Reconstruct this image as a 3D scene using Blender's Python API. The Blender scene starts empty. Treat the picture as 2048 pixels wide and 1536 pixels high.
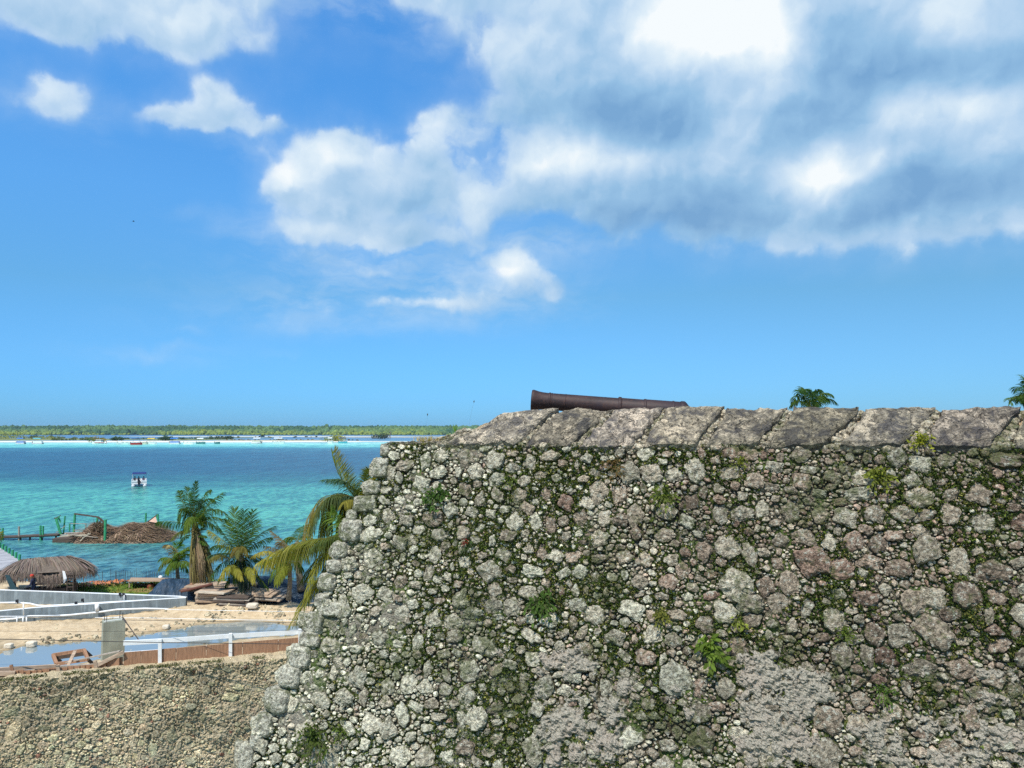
import bpy, math, random
import numpy as np
from mathutils import Vector, Matrix

# ------------------------------------------------------------------ camera, sky, sun, exposure
S = bpy.context.scene
C = S.collection
F = 1500.0                      # focal length in pixels of the 2048 wide photograph
CAMZ = 10.0
PITCH = math.atan(94.0 / F)
cam_d = bpy.data.cameras.new('camera')
cam_d.sensor_width = 36.0
cam_d.lens = 36.0 * F / 2048.0
cam_d.clip_start = 0.1
cam_d.clip_end = 20000.0
cam = bpy.data.objects.new('camera', cam_d)
C.objects.link(cam)
cam.location = (0, 0, CAMZ)
cam.rotation_euler = (math.pi / 2 + PITCH, 0, 0)
S.camera = cam
S.view_settings.view_transform = 'Standard'
S.view_settings.look = 'None'
S.view_settings.exposure = 0.15
S.view_settings.gamma = 1.0
S.view_settings.use_curve_mapping = False
S.cycles.max_bounces = 6
S.cycles.diffuse_bounces = 3
S.cycles.glossy_bounces = 3
S.cycles.transmission_bounces = 3
S.cycles.volume_bounces = 0
S.cycles.use_denoising = False

SUN_EL = math.radians(58)
SUN_AZ = math.radians(207)      # compass style, clockwise from +Y: behind the camera, to the left
sdir = Vector((math.sin(SUN_AZ) * math.cos(SUN_EL), math.cos(SUN_AZ) * math.cos(SUN_EL), math.sin(SUN_EL)))
sun_d = bpy.data.lights.new('sun', 'SUN')
sun_d.energy = 5.0
sun_d.angle = math.radians(0.5)
sun_d.color = (1.0, 0.95, 0.86)
sun = bpy.data.objects.new('sun', sun_d)
C.objects.link(sun)
sun.rotation_euler = sdir.to_track_quat('Z', 'Y').to_euler()
sun.location = (-20, -30, 60)

def ray(px, py):
    cx, cy = (px - 1024) / F, (768 - py) / F
    return Vector((cx, math.cos(PITCH) - cy * math.sin(PITCH), math.sin(PITCH) + cy * math.cos(PITCH)))
def P(px, py, Y):               # the place seen at that pixel, Y metres ahead
    d = ray(px, py)
    return Vector((0, 0, CAMZ)) + d * (Y / d.y)
def G(px, py, z=0.0):           # the place seen at that pixel, at height z
    d = ray(px, py)
    return Vector((0, 0, CAMZ)) + d * ((z - CAMZ) / d.z)

# --- node helper
class NT:
    def __init__(s, tree):
        s.t = tree; s.n = tree.nodes; s.l = tree.links
    def add(s, typ, **kw):
        n = s.n.new(typ)
        for k, v in kw.items():
            setattr(n, k, v)
        return n
    def set(s, sock, v):
        if isinstance(v, bpy.types.NodeSocket): s.l.new(v, sock)
        elif v is not None:
            if hasattr(sock.default_value, '__len__') and not hasattr(v, '__len__'): v = [v] * len(sock.default_value)
            if hasattr(sock.default_value, '__len__') and len(sock.default_value) == 4 and len(v) == 3: v = (*v, 1)
            sock.default_value = v
    def m(s, op, a, b=None, c=None, clamp=False):
        n = s.add('ShaderNodeMath', operation=op, use_clamp=clamp)
        for i, v in enumerate((a, b, c)):
            if v is not None: s.set(n.inputs[i], v)
        return n.outputs[0]
    def v(s, op, a, b=None, c=None):
        n = s.add('ShaderNodeVectorMath', operation=op)
        for i, x in enumerate((a, b, c)):
            if x is not None: s.set(n.inputs[i], x)
        return n.outputs[1] if op in ('DOT_PRODUCT', 'LENGTH', 'DISTANCE') else n.outputs[0]
    def noise(s, vec, scale, detail=4, rough=0.55, dist=0.0, dim='3D', out=0, lac=2.0):
        n = s.add('ShaderNodeTexNoise', noise_dimensions=dim)
        if vec is not None: s.l.new(vec, n.inputs['Vector'])
        n.inputs['Scale'].default_value = scale; n.inputs['Detail'].default_value = detail
        n.inputs['Roughness'].default_value = rough; n.inputs['Distortion'].default_value = dist
        n.inputs['Lacunarity'].default_value = lac
        return n.outputs[out]
    def vor(s, vec, scale, feature='F1', rand=1.0, out='Distance'):
        n = s.add('ShaderNodeTexVoronoi', feature=feature)
        if vec is not None: s.l.new(vec, n.inputs['Vector'])
        n.inputs['Scale'].default_value = scale; n.inputs['Randomness'].default_value = rand
        return n.outputs[out]
    def mix(s, f, a, b, blend='MIX'):
        n = s.add('ShaderNodeMix', data_type='RGBA', blend_type=blend)
        s.set(n.inputs['Factor'], f); s.set(n.inputs['A'], a); s.set(n.inputs['B'], b)
        return n.outputs['Result']
    def ramp(s, f, stops, interp='LINEAR'):
        n = s.add('ShaderNodeValToRGB'); n.color_ramp.interpolation = interp
        e = n.color_ramp.elements
        while len(e) < len(stops): e.new(0.5)
        for i, (p, col) in enumerate(stops):
            e[i].position = p
            e[i].color = (*col, 1) if len(col) == 3 else col
        s.l.new(f, n.inputs[0]); return n.outputs[0]
    def mr(s, v, a, b, c=0.0, d=1.0, smooth=True):
        n = s.add('ShaderNodeMapRange'); n.interpolation_type = 'SMOOTHSTEP' if smooth else 'LINEAR'
        s.set(n.inputs[0], v)
        for i, x in enumerate((a, b, c, d)): s.set(n.inputs[1 + i], x)
        return n.outputs[0]

def srgb(r, g, b):
    f = lambda c: (c / 12.92 if c <= 0.04045 else ((c + 0.055) / 1.055) ** 2.4)
    return (f(r / 255), f(g / 255), f(b / 255))

# --- world: Nishita sky with a bank of cumulus, placed by direction
W = bpy.data.worlds.new('World'); S.world = W; W.use_nodes = True
w = NT(W.node_tree); w.n.clear()
sky = w.add('ShaderNodeTexSky', sky_type='NISHITA')
sky.sun_disc = False; sky.sun_elevation = SUN_EL; sky.sun_rotation = SUN_AZ
sky.altitude = 0; sky.air_density = 1.0; sky.dust_density = 0.4; sky.ozone_density = 1.5
tc = w.add('ShaderNodeTexCoord')
D = w.v('NORMALIZE', tc.outputs['Generated'])
sx = w.add('ShaderNodeSeparateXYZ'); w.l.new(D, sx.inputs[0])
az = w.m('ARCTAN2', sx.outputs[0], sx.outputs[1])
el = w.m('ARCSINE', sx.outputs[2])
cv = w.add('ShaderNodeCombineXYZ'); w.l.new(az, cv.inputs[0]); w.l.new(el, cv.inputs[1])
Q = w.v('MULTIPLY', cv.outputs[0], (10, 10, 10))     # 1 unit = 0.1 rad, about 150 photo pixels
def sky_q(px, py):
    d = ray(px, py).normalized()
    return math.atan2(d.x, d.y) * 10, math.asin(d.z) * 10
n1 = w.noise(Q, 0.9, 3, 0.6, dim='2D', out=1)
n2 = w.noise(Q, 3.2, 5, 0.62, dim='2D', out=1)
Qw = w.v('ADD', Q, w.v('MULTIPLY', w.v('SUBTRACT', n1, (0.5,) * 3), (0.45, 0.35, 0)))
Qw = w.v('ADD', Qw, w.v('MULTIPLY', w.v('SUBTRACT', n2, (0.5,) * 3), (0.15, 0.15, 0)))
Qs = w.v('ADD', Q, w.v('MULTIPLY', w.v('SUBTRACT', n1, (0.5,) * 3), (0.3, 0.2, 0)))
Qm = w.v('ADD', Qs, w.v('MULTIPLY', w.v('SUBTRACT', n2, (0.5,) * 3), (0.07, 0.07, 0)))
def blobs(vec, lst, start=0.0):
    acc = start
    for (x, y, rx, ry, a) in lst:
        cx, cy = sky_q(x, y)
        ix, iy = 150.0 / rx, 150.0 / ry
        p = w.v('MULTIPLY_ADD', vec, (ix, iy, 0), (-cx * ix, -cy * iy, 0))
        g = w.m('POWER', 0.37, w.v('DOT_PRODUCT', p, p))
        acc = w.m('MULTIPLY_ADD', g, a, acc)
    return acc
DENS = [(240, 0, 230, 62, .95), (60, -10, 170, 50, .7), (360, 40, 60, 30, .4), (40, 195, 75, 32, .42), (105, 160, 50, 18, .35),
        (432, 214, 60, 36, .75), (405, 244, 110, 20, .55), (515, 240, 50, 18, .3), (480, 290, 45, 18, .22),
        (640, 340, 90, 55, .75), (680, 300, 50, 26, .5), (790, 370, 120, 75, .75), (880, 275, 60, 48, .75), (930, 400, 80, 60, .6),
        (1000, 245, 60, 45, .4), (640, 400, 90, 35, .5), (690, 468, 150, 24, .62), (830, 470, 110, 20, .4), (700, 540, 110, 22, .28),
        (960, 520, 70, 30, .25), (1032, 528, 34, 28, .7), (1090, 575, 60, 32, .33), (830, 608, 130, 18, .5), (680, 650, 170, 20, .24),
        (1000, 590, 90, 28, .25), (950, 640, 140, 22, .16),
        (1290, 110, 210, 120, 1.0), (1130, 175, 95, 65, .8), (1430, 10, 240, 90, 1.0), (1600, 180, 190, 120, 1.0), (1180, 310, 120, 70, .9),
        (1100, 360, 110, 50, .5), (1400, 370, 230, 90, 1.0), (1600, 370, 110, 65, .9), (1830, 290, 210, 110, 1.0), (1960, 390, 180, 65, .9),
        (1860, 80, 240, 120, 1.0), (2040, 140, 150, 140, .9), (1700, 90, 110, 70, .5), (1000, 40, 120, 60, .45), (900, -10, 200, 30, .5),
        (1696, 330, 26, 16, -.8), (600, 0, 120, 20, .25),
        (285, 708, 45, 12, .22), (375, 692, 45, 10, .22), (525, 594, 24, 7, .3), (400, 661, 22, 8, .25), (130, 210, 60, 30, .2),
        (430, 425, 40, 14, .16), (370, 425, 36, 12, .12), (290, 540, 40, 12, .1), (540, 705, 60, 10, .12)]
LITE = [(1430, 40, 110, 70, .75), (1340, 20, 90, 45, .3), (1540, 70, 60, 60, .45), (1150, 290, 90, 38, .5), (1090, 330, 60, 40, .35), (1230, 320, 70, 26, .3),
        (1620, 375, 85, 50, .85), (1660, 330, 45, 35, .35), (1850, 200, 90, 26, .5), (1950, 210, 80, 24, .4), (1890, 50, 60, 50, .35),
        (660, 300, 45, 20, .45), (590, 350, 45, 40, .4), (700, 330, 60, 16, .3), (870, 262, 55, 26, .45), (760, 300, 25, 25, .25), (960, 410, 40, 35, .3),
        (1030, 520, 30, 22, .6), (1000, 545, 40, 10, .4), (660, 460, 90, 14, .22), (430, 195, 50, 26, .16), (330, 20, 80, 40, .25), (1480, 230, 60, 40, .25),
        (1770, 225, 35, 30, .3), (820, 605, 90, 10, .3), (1760, 325, 22, 16, .5), (1720, 355, 30, 14, .4), (1290, 60, 60, 40, .25)]
DARK = [(1200, 215, 130, 42, .75), (1330, 255, 110, 28, .75), (1420, 420, 190, 52, .78), (1250, 440, 120, 30, .4), (1900, 385, 150, 40, .7), (1800, 340, 70, 30, .3),
        (1660, 60, 50, 40, .55), (1760, 130, 80, 36, .65), (1960, 155, 130, 35, .75), (1580, 245, 50, 50, .35), (1690, 250, 60, 40, .35), (1700, 430, 90, 16, .3),
        (800, 410, 140, 22, .35), (700, 350, 26, 12, .3), (850, 320, 40, 20, .25), (900, 490, 120, 30, .3), (1010, 270, 60, 40, .2), (200, 60, 160, 20, .25),
        (1060, 400, 60, 30, .3)]
dens = blobs(Qw, [(x, y, rx * 1.08, ry * 1.1, a) for x, y, rx, ry, a in DENS])
VEIL = [(760, 470, 230, 40, .35), (830, 545, 260, 60, .38), (720, 610, 260, 40, .30), (980, 600, 170, 50, .30), (640, 500, 120, 40, .25), (1060, 480, 160, 40, .25), (560, 650, 200, 28, .15), (480, 290, 60, 24, .25), (120, 215, 90, 40, .25), (950, 60, 140, 70, .30), (620, 10, 260, 30, .35), (330, 710, 140, 26, .12), (1180, 480, 200, 26, .25)]
veil = blobs(Qs, VEIL)
lite = blobs(Qm, [(x, y, rx * 1.1, ry * 1.1, a * 0.75) for x, y, rx, ry, a in LITE])
dark = blobs(Qm, [(x, y, rx * 1.4, ry * 1.4, a * 0.56) for x, y, rx, ry, a in DARK])
# outside the frame the sky goes on with clouds of the same kind
n3 = w.noise(Q, 0.42, 2, 0.5, dim='2D'); n4 = w.noise(Qw, 1.3, 5, 0.6, dim='2D')
out_m = w.m('MAXIMUM', w.mr(w.m('ABSOLUTE', az), 0.62, 0.85), w.mr(el, 0.60, 0.78))
gen = w.m('MULTIPLY', w.m('MULTIPLY', w.mr(w.m('ADD', w.m('MULTIPLY', n3, 0.7), w.m('MULTIPLY', n4, 0.3)), 0.47, 0.62), w.mr(el, 0.08, 0.25)), out_m)
dens = w.m('ADD', dens, gen)
# puffs: rounded cells at three sizes, bright where they face the sun
nw = w.noise(Q, 5.0, 4, 0.6, dim='2D', out=1)
Qv = w.v('ADD', w.v('ADD', Q, w.v('MULTIPLY', w.v('SUBTRACT', n1, (0.5,) * 3), (0.5, 0.4, 0))), w.v('MULTIPLY', w.v('SUBTRACT', nw, (0.5,) * 3), (0.20, 0.18, 0)))
def vor2(vec, sc, sm):
    n = w.add('ShaderNodeTexVoronoi', voronoi_dimensions='2D', feature='SMOOTH_F1'); w.l.new(vec, n.inputs['Vector'])
    n.inputs['Scale'].default_value = sc; n.inputs['Smoothness'].default_value = sm; return n.outputs['Distance']
def puff(vec):
    a = vor2(vec, 1.15, 0.7); b_ = vor2(vec, 2.7, 0.6); c_ = w.noise(vec, 6.5, 3, 0.6, dim='2D')
    return w.m('SUBTRACT', 1.0, w.m('ADD', w.m('MULTIPLY', a, 0.75), w.m('ADD', w.m('MULTIPLY', b_, 0.40), w.m('MULTIPLY', c_, 0.14))))
f1 = w.m('SUBTRACT', puff(Qv), 0.50)
f1s = w.m('SUBTRACT', puff(w.v('ADD', Qv, (-0.05, 0.09, 0))), 0.50)
soft = w.noise(Q, 1.3, 3, 0.5, dim='2D')
dens2 = w.m('ADD', dens, w.m('MULTIPLY', f1, w.m('MULTIPLY_ADD', dens, 1.3, 0.05, clamp=True)))
core_ = w.mr(dens2, 0.24, 0.54)
thin = w.mr(dens2, 0.03, 0.75, smooth=False)
alpha = w.m('ADD', w.m('MULTIPLY', core_, 0.60), w.m('MULTIPLY', thin, 0.40), clamp=True)
veil = w.m('MULTIPLY', veil, w.mr(w.noise(w.v('MULTIPLY', Qw, (0.6, 1.8, 1)), 1.4, 5, 0.62, dim='2D'), 0.30, 0.72), clamp=True)
alpha = w.m('SUBTRACT', 1.0, w.m('MULTIPLY', w.m('SUBTRACT', 1.0, alpha), w.m('SUBTRACT', 1.0, veil)))
rel = w.m('MULTIPLY', w.m('SUBTRACT', f1, f1s), 0.70)
sh = w.m('ADD', w.m('ADD', 0.54, rel), w.m('SUBTRACT', lite, dark))
rim = w.m('MULTIPLY', w.m('SUBTRACT', 1.0, w.mr(dens2, 0.45, 1.0)), 0.10)
sh = w.m('ADD', w.m('ADD', sh, rim), w.m('MULTIPLY', w.m('SUBTRACT', soft, 0.5), 0.30), clamp=True)
CK = 10.0
ccol = w.ramp(sh, [(0.0, srgb(122, 168, 212)), (0.30, srgb(150, 192, 228)), (0.58, srgb(186, 214, 240)), (0.84, srgb(222, 238, 250)), (1.0, srgb(246, 252, 255))])
ccol = w.v('SCALE', ccol); ccol.node.inputs[3].default_value = CK
tint = w.ramp(w.mr(el, 0.0, 0.55, smooth=False), [(0.0, (0.30, 0.80, 1.75)), (0.075, (0.335, 0.855, 1.67)), (0.32, (0.53, 1.10, 1.48)), (0.53, (0.67, 1.43, 1.95)), (0.8, (0.69, 1.63, 2.29)), (1.0, (0.70, 1.75, 2.5))])
tint = w.mix(w.mr(az, -0.25, 0.6), tint, w.mix(1.0, tint, (1.08, 0.93, 0.84), 'MULTIPLY'))
skyc = w.mix(1.0, sky.outputs[0], tint, 'MULTIPLY')
fin = w.mix(alpha, skyc, ccol)
bg = w.add('ShaderNodeBackground'); bg.inputs[1].default_value = 0.09
w.l.new(fin, bg.inputs[0])
wo = w.add('ShaderNodeOutputWorld'); w.l.new(bg.outputs[0], wo.inputs[0])
W.cycles.sampling_method = 'MANUAL'; W.cycles.sample_map_resolution = 512

# ------------------------------------------------------------------ helpers
rng = np.random.default_rng(7)
R = random.Random(11)

def _hash(ix, iy, iz, seed):
    h = (ix * 374761393 + iy * 668265263 + iz * 2147483647 + seed * 1274126177) & 0xFFFFFFFF
    h = ((h ^ (h >> 13)) * 1274126177) & 0xFFFFFFFF
    h = (h ^ (h >> 16)) & 0xFFFF
    return h / 65535.0
def vnoise(p, seed=0):
    p = np.asarray(p, dtype=np.float64)
    if p.shape[-1] == 2: p = np.concatenate([p, np.zeros(p.shape[:-1] + (1,))], -1)
    i = np.floor(p).astype(np.int64); f = p - i; f = f * f * (3 - 2 * f)
    x, y, z = i[..., 0], i[..., 1], i[..., 2]; fx, fy, fz = f[..., 0], f[..., 1], f[..., 2]
    r = 0
    for dz in (0, 1):
        wz = fz if dz else 1 - fz
        for dy in (0, 1):
            wy = fy if dy else 1 - fy
            for dx in (0, 1):
                wx = fx if dx else 1 - fx
                r = r + _hash(x + dx, y + dy, z + dz, seed) * wx * wy * wz
    return r
def fbm(p, octv=4, seed=0, gain=0.5):
    p = np.asarray(p, dtype=np.float64); a = 1.0; t = 0; s = 0
    for k in range(octv):
        t = t + a * vnoise(p * (2.03 ** k) + 17.3 * k, seed + k); s += a; a *= gain
    return t / s

def mesh_np(name, Vs, faces, col=None, smooth=False, mat=None, fval=None):
    """faces: (n,k) int array, or list of such arrays; col: per vertex colour"""
    if not isinstance(faces, (list, tuple)): faces = [faces]
    faces = [np.asarray(f, dtype=np.int32) for f in faces if len(f)]
    me = bpy.data.meshes.new(name)
    Vs = np.asarray(Vs, dtype=np.float32)
    me.vertices.add(len(Vs)); me.vertices.foreach_set('co', Vs.ravel())
    loops = np.concatenate([f.ravel() for f in faces])
    tot = np.concatenate([np.full(len(f), f.shape[1], dtype=np.int32) for f in faces])
    me.loops.add(len(loops)); me.loops.foreach_set('vertex_index', loops)
    st = np.concatenate([[0], np.cumsum(tot)[:-1]]).astype(np.int32)
    me.polygons.add(len(tot)); me.polygons.foreach_set('loop_start', st); me.polygons.foreach_set('loop_total', tot)
    me.update(calc_edges=True)
    me.polygons.foreach_set('use_smooth', np.full(len(tot), bool(smooth)))
    if col is not None:
        a = me.color_attributes.new('tone', 'FLOAT_COLOR', 'POINT')
        c = np.ones((len(Vs), 4), dtype=np.float32); c[:, :3] = col
        a.data.foreach_set('color', c.ravel())
    if mat: me.materials.append(mat)
    return me
def link(me, name, parent=None, loc=None, **props):
    o = bpy.data.objects.new(name, me); C.objects.link(o)
    if parent is not None: o.parent = parent
    if loc is not None: o.location = loc
    for k, v in props.items(): o[k] = v
    return o
def thing(name, label, cat, loc=(0, 0, 0), rz=0.0, group=None):
    o = bpy.data.objects.new(name, None); C.objects.link(o)
    o.empty_display_size = 0.2
    o.location = loc; o.rotation_euler = (0, 0, rz)
    o['label'] = label; o['category'] = cat
    if group: o['group'] = group
    return o
def tag(o, label, cat, group=None):
    o['label'] = label; o['category'] = cat
    if group: o['group'] = group
    return o

class MB:
    """collects boxes, tubes and sheets of one part"""
    def __init__(s): s.V = []; s.Q = []; s.T = []; s.n = 0
    def raw(s, v, q=(), t=()):
        v = np.asarray(v, dtype=float).reshape(-1, 3)
        if len(q): s.Q.append(np.asarray(q, dtype=int).reshape(-1, 4) + s.n)
        if len(t): s.T.append(np.asarray(t, dtype=int).reshape(-1, 3) + s.n)
        s.V.append(v); s.n += len(v); return s
    def box(s, c, d, rz=0.0, jit=0.0):
        x, y, z = [k / 2 for k in d]
        v = np.array([(-x, -y, -z), (x, -y, -z), (x, y, -z), (-x, y, -z), (-x, -y, z), (x, -y, z), (x, y, z), (-x, y, z)])
        if jit: v = v + rng.uniform(-jit, jit, v.shape)
        cc, ss = math.cos(rz), math.sin(rz)
        v = v @ np.array([[cc, ss, 0], [-ss, cc, 0], [0, 0, 1]]) + np.array(c)
        return s.raw(v, [(0, 3, 2, 1), (4, 5, 6, 7), (0, 1, 5, 4), (1, 2, 6, 5), (2, 3, 7, 6), (3, 0, 4, 7)])
    def beam(s, a, b, wd, th, up=(0, 0, 1), jit=0.0):
        a = Vector(a); b = Vector(b); d = (b - a); L = d.length; d.normalize()
        u = Vector(up); sd = d.cross(u)
        if sd.length < 1e-4: sd = d.cross(Vector((0, 1, 0)))
        sd.normalize(); u = sd.cross(d)
        v = []
        for e in (a, b):
            for i, j in ((-1, -1), (1, -1), (1, 1), (-1, 1)):
                v.append(e + sd * (i * wd / 2) + u * (j * th / 2) + Vector([R.uniform(-jit, jit) for _ in range(3)]))
        return s.raw([tuple(x) for x in v], [(0, 1, 2, 3), (4, 7, 6, 5), (0, 4, 5, 1), (1, 5, 6, 2), (2, 6, 7, 3), (3, 7, 4, 0)])
    def tube(s, pts, rad, n=8, cap=True):
        pts = [Vector(p) for p in pts]
        if not hasattr(rad, '__len__'): rad = [rad] * len(pts)
        V_ = []; ref = None
        for i, p in enumerate(pts):
            d = (pts[min(i + 1, len(pts) - 1)] - pts[max(i - 1, 0)]).normalized()
            if ref is None: ref = d.orthogonal().normalized()
            ref = (ref - d * ref.dot(d)).normalized(); b = d.cross(ref)
            for k in range(n):
                a = 2 * math.pi * k / n
                V_.append(tuple(p + (ref * math.cos(a) + b * math.sin(a)) * rad[i]))
        q = [(i * n + k, i * n + (k + 1) % n, (i + 1) * n + (k + 1) % n, (i + 1) * n + k) for i in range(len(pts) - 1) for k in range(n)]
        t = []
        if cap:
            m = len(V_); V_ += [tuple(pts[0]), tuple(pts[-1])]
            t = [(m, (k + 1) % n, k) for k in range(n)] + [(m + 1, (len(pts) - 1) * n + k, (len(pts) - 1) * n + (k + 1) % n) for k in range(n)]
        return s.raw(V_, q, t)
    def mesh(s, name, mat, smooth=False, col=None):
        f = []
        if s.Q: f.append(np.concatenate(s.Q))
        if s.T: f.append(np.concatenate(s.T))
        return mesh_np(name, np.concatenate(s.V), f, mat=mat, smooth=smooth, col=col)
    def obj(s, name, mat, parent=None, smooth=False, **props):
        return link(s.mesh(name, mat, smooth), name, parent, **props)

# ------------------------------------------------------------------ materials
def new_mat(name):
    m = bpy.data.materials.new(name); m.use_nodes = True
    t = NT(m.node_tree); b = t.n['Principled BSDF']
    return m, t, b
def bump(t, b, h, strength=0.5, dist=0.01):
    n = t.add('ShaderNodeBump'); n.inputs['Strength'].default_value = strength; n.inputs['Distance'].default_value = dist
    t.l.new(h, n.inputs['Height']); t.l.new(n.outputs[0], b.inputs['Normal'])
def plain(name, col, rough=0.7, var=0.25, scale=6.0, metal=0.0, bmp=0.0, stretch=(1, 1, 1), spec=0.3, col2=None, det=5):
    m, t, b = new_mat(name)
    g = t.add('ShaderNodeTexCoord')
    vec = t.v('MULTIPLY', g.outputs['Object'], stretch)
    n = t.noise(vec, scale, det, 0.6)
    c2 = col2 if col2 else tuple(c * (1 - var) for c in col)
    c1 = tuple(min(1, c * (1 + var * 0.6)) for c in col) if not col2 else col
    c = t.ramp(n, [(0.3, c2), (0.7, c1)])
    t.l.new(c, b.inputs['Base Color'])
    b.inputs['Roughness'].default_value = rough; b.inputs['Metallic'].default_value = metal
    b.inputs['Specular IOR Level'].default_value = spec
    if bmp: bump(t, b, n, 0.8, bmp)
    return m

def stone_mat(name, attr=True, warm=0.0, moss=1.0, grain=1.0, lich=1.0):
    """weathered limestone; the tone of each stone comes from the object colour or the point attribute"""
    m, t, b = new_mat(name)
    if attr:
        a = t.add('ShaderNodeAttribute', attribute_name='tone', attribute_type='GEOMETRY'); tone = a.outputs['Color']
    else:
        a = t.add('ShaderNodeObjectInfo'); tone = a.outputs['Color']
    g = t.add('ShaderNodeNewGeometry'); pos = g.outputs['Position']
    if not attr:
        g2 = t.add('ShaderNodeObjectInfo')
    big = t.noise(pos, 6.0, 4, 0.6); mid = t.noise(pos, 17.0, 5, 0.7); fine = t.noise(pos, 48.0, 4, 0.7)
    blot = t.noise(pos, 13.0, 4, 0.7, out=0)
    c = t.mix(t.mr(mid, 0.38, 0.66), t.mix(1.0, tone, (0.46, 0.445, 0.41), 'MULTIPLY'), t.mix(1.0, tone, (1.38, 1.36, 1.26), 'MULTIPLY'))
    c = t.mix(t.m('MULTIPLY', t.mr(fine, 0.46, 0.64), 0.40), c, t.mix(1.0, c, (1.75, 1.72, 1.66), 'MULTIPLY'))
    c = t.mix(t.m('MULTIPLY', t.mr(blot, 0.54, 0.64), 0.75 * lich), c, (0.56, 0.55, 0.45))         # pale lichen
    c = t.mix(t.m('MULTIPLY', t.mr(blot, 0.43, 0.36), 0.75), c, t.mix(1.0, c, (0.34, 0.34, 0.33), 'MULTIPLY'))  # black crust
    mo = t.noise(pos, 1.1, 3, 0.6); mo2 = t.noise(pos, 9.0, 4, 0.7)
    mm = t.m('MULTIPLY', t.mr(t.m('ADD', t.m('MULTIPLY', mo, 0.6), t.m('MULTIPLY', mo2, 0.5)), 0.555, 0.65), 0.70 * moss)
    c = t.mix(mm, c, t.mix(t.mr(fine, 0.4, 0.6), (0.05, 0.065, 0.025), (0.13, 0.15, 0.05)))
    pit = t.vor(pos, 38.0 * grain)
    dk = t.mr(pit, 0.0, 0.30)
    c = t.mix(t.m('MULTIPLY', t.m('SUBTRACT', 1.0, dk), 0.35), c, t.mix(1.0, c, (0.35, 0.34, 0.33), 'MULTIPLY'))
    t.l.new(c, b.inputs['Base Color'])
    b.inputs['Roughness'].default_value = 0.95; b.inputs['Specular IOR Level'].default_value = 0.1
    h = t.m('ADD', t.m('MULTIPLY', big, 1.0), t.m('ADD', t.m('MULTIPLY', mid, 1.1), t.m('ADD', t.m('MULTIPLY', fine, 0.55), t.m('MULTIPLY', dk, 0.35))))
    bump(t, b, h, 1.0, 0.05)
    return m

# ------------------------------------------------------------------ rubble masonry
def profiles(n, k=28, sq=0.5, jit=0.10, seed=1):
    r = np.random.default_rng(seed); out = []
    th = np.linspace(0, 2 * np.pi, k, endpoint=False)
    for i in range(n):
        # irregular polygon: intersection of half planes
        m = r.integers(4, 7); a0 = r.uniform(0, 2 * np.pi)
        an = a0 + np.sort(np.arange(m) * 2 * np.pi / m + r.uniform(-0.32, 0.32, m))
        dd = r.uniform(0.78, 1.0, m)
        cosd = np.cos(th[:, None] - an[None, :])
        rad = np.where(cosd > 0.05, dd[None, :] / np.maximum(cosd, 0.05), 9).min(1)
        rad = np.minimum(rad, 1.30)
        rad = (rad * 4 + np.roll(rad, 1) + np.roll(rad, -1)) / 6
        rad = rad * (1 + r.uniform(-jit, jit, k) * 0.5)
        out.append(rad / np.sqrt((rad ** 2).mean()))
    return th, np.array(out)

def dome(th, prof, rings, depth, seed, rough=0.10, sink=0.55, full=False):
    """stone seen from its face: rings of vertices, flat-topped with broken edges; local z is proud of the wall"""
    k = len(th); r = np.random.default_rng(seed)
    tilt = r.uniform(-0.22, 0.22, 2)
    V_ = [(0, 0, depth)]
    ts = list(rings)
    for t in ts:
        hh = depth * (1 - t ** 5) ** 0.6 if t < 1 else 0
        for a, rr in zip(th, prof):
            V_.append((math.cos(a) * rr * t, math.sin(a) * rr * t, hh))
    for a, rr in zip(th, prof): V_.append((math.cos(a) * rr * 0.90, math.sin(a) * rr * 0.90, -sink))
    V_ = np.array(V_)
    top = V_[:, 2] > 0
    V_[:, 2] += top * (V_[:, 0] * tilt[0] + V_[:, 1] * tilt[1])
    nz = fbm(V_ * 2.3 + seed * 3.1, 3, seed) - 0.5
    nz2 = fbm(V_ * 5.5 + seed * 1.7, 2, seed + 9) - 0.5
    rad = V_ / np.maximum(np.linalg.norm(V_, axis=1, keepdims=True), 0.3)
    w_ = (V_[:, 2] > -0.01)[:, None]
    V_ = V_ + rad * (nz[:, None] * rough * 3.6 + nz2[:, None] * rough * 2.6) * w_
    q = []; t = [(0, 1 + j, 1 + (j + 1) % k) for j in range(k)]
    for i in range(len(ts)):
        a = 1 + i * k; b_ = a + k
        q += [(a + j, b_ + j, b_ + (j + 1) % k, a + (j + 1) % k) for j in range(k)]
    return V_, np.array(q), np.array(t)

def boxcount(occ, r):
    """number of occupied cells in the (2r+1) square round each cell"""
    ii = np.pad(occ.astype(np.int32), ((r + 1, r), (r + 1, r)), constant_values=1).cumsum(0).cumsum(1)
    k = 2 * r + 1
    return ii[k:, k:] - ii[:-k, k:] - ii[k:, :-k] + ii[:-k, :-k]

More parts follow.
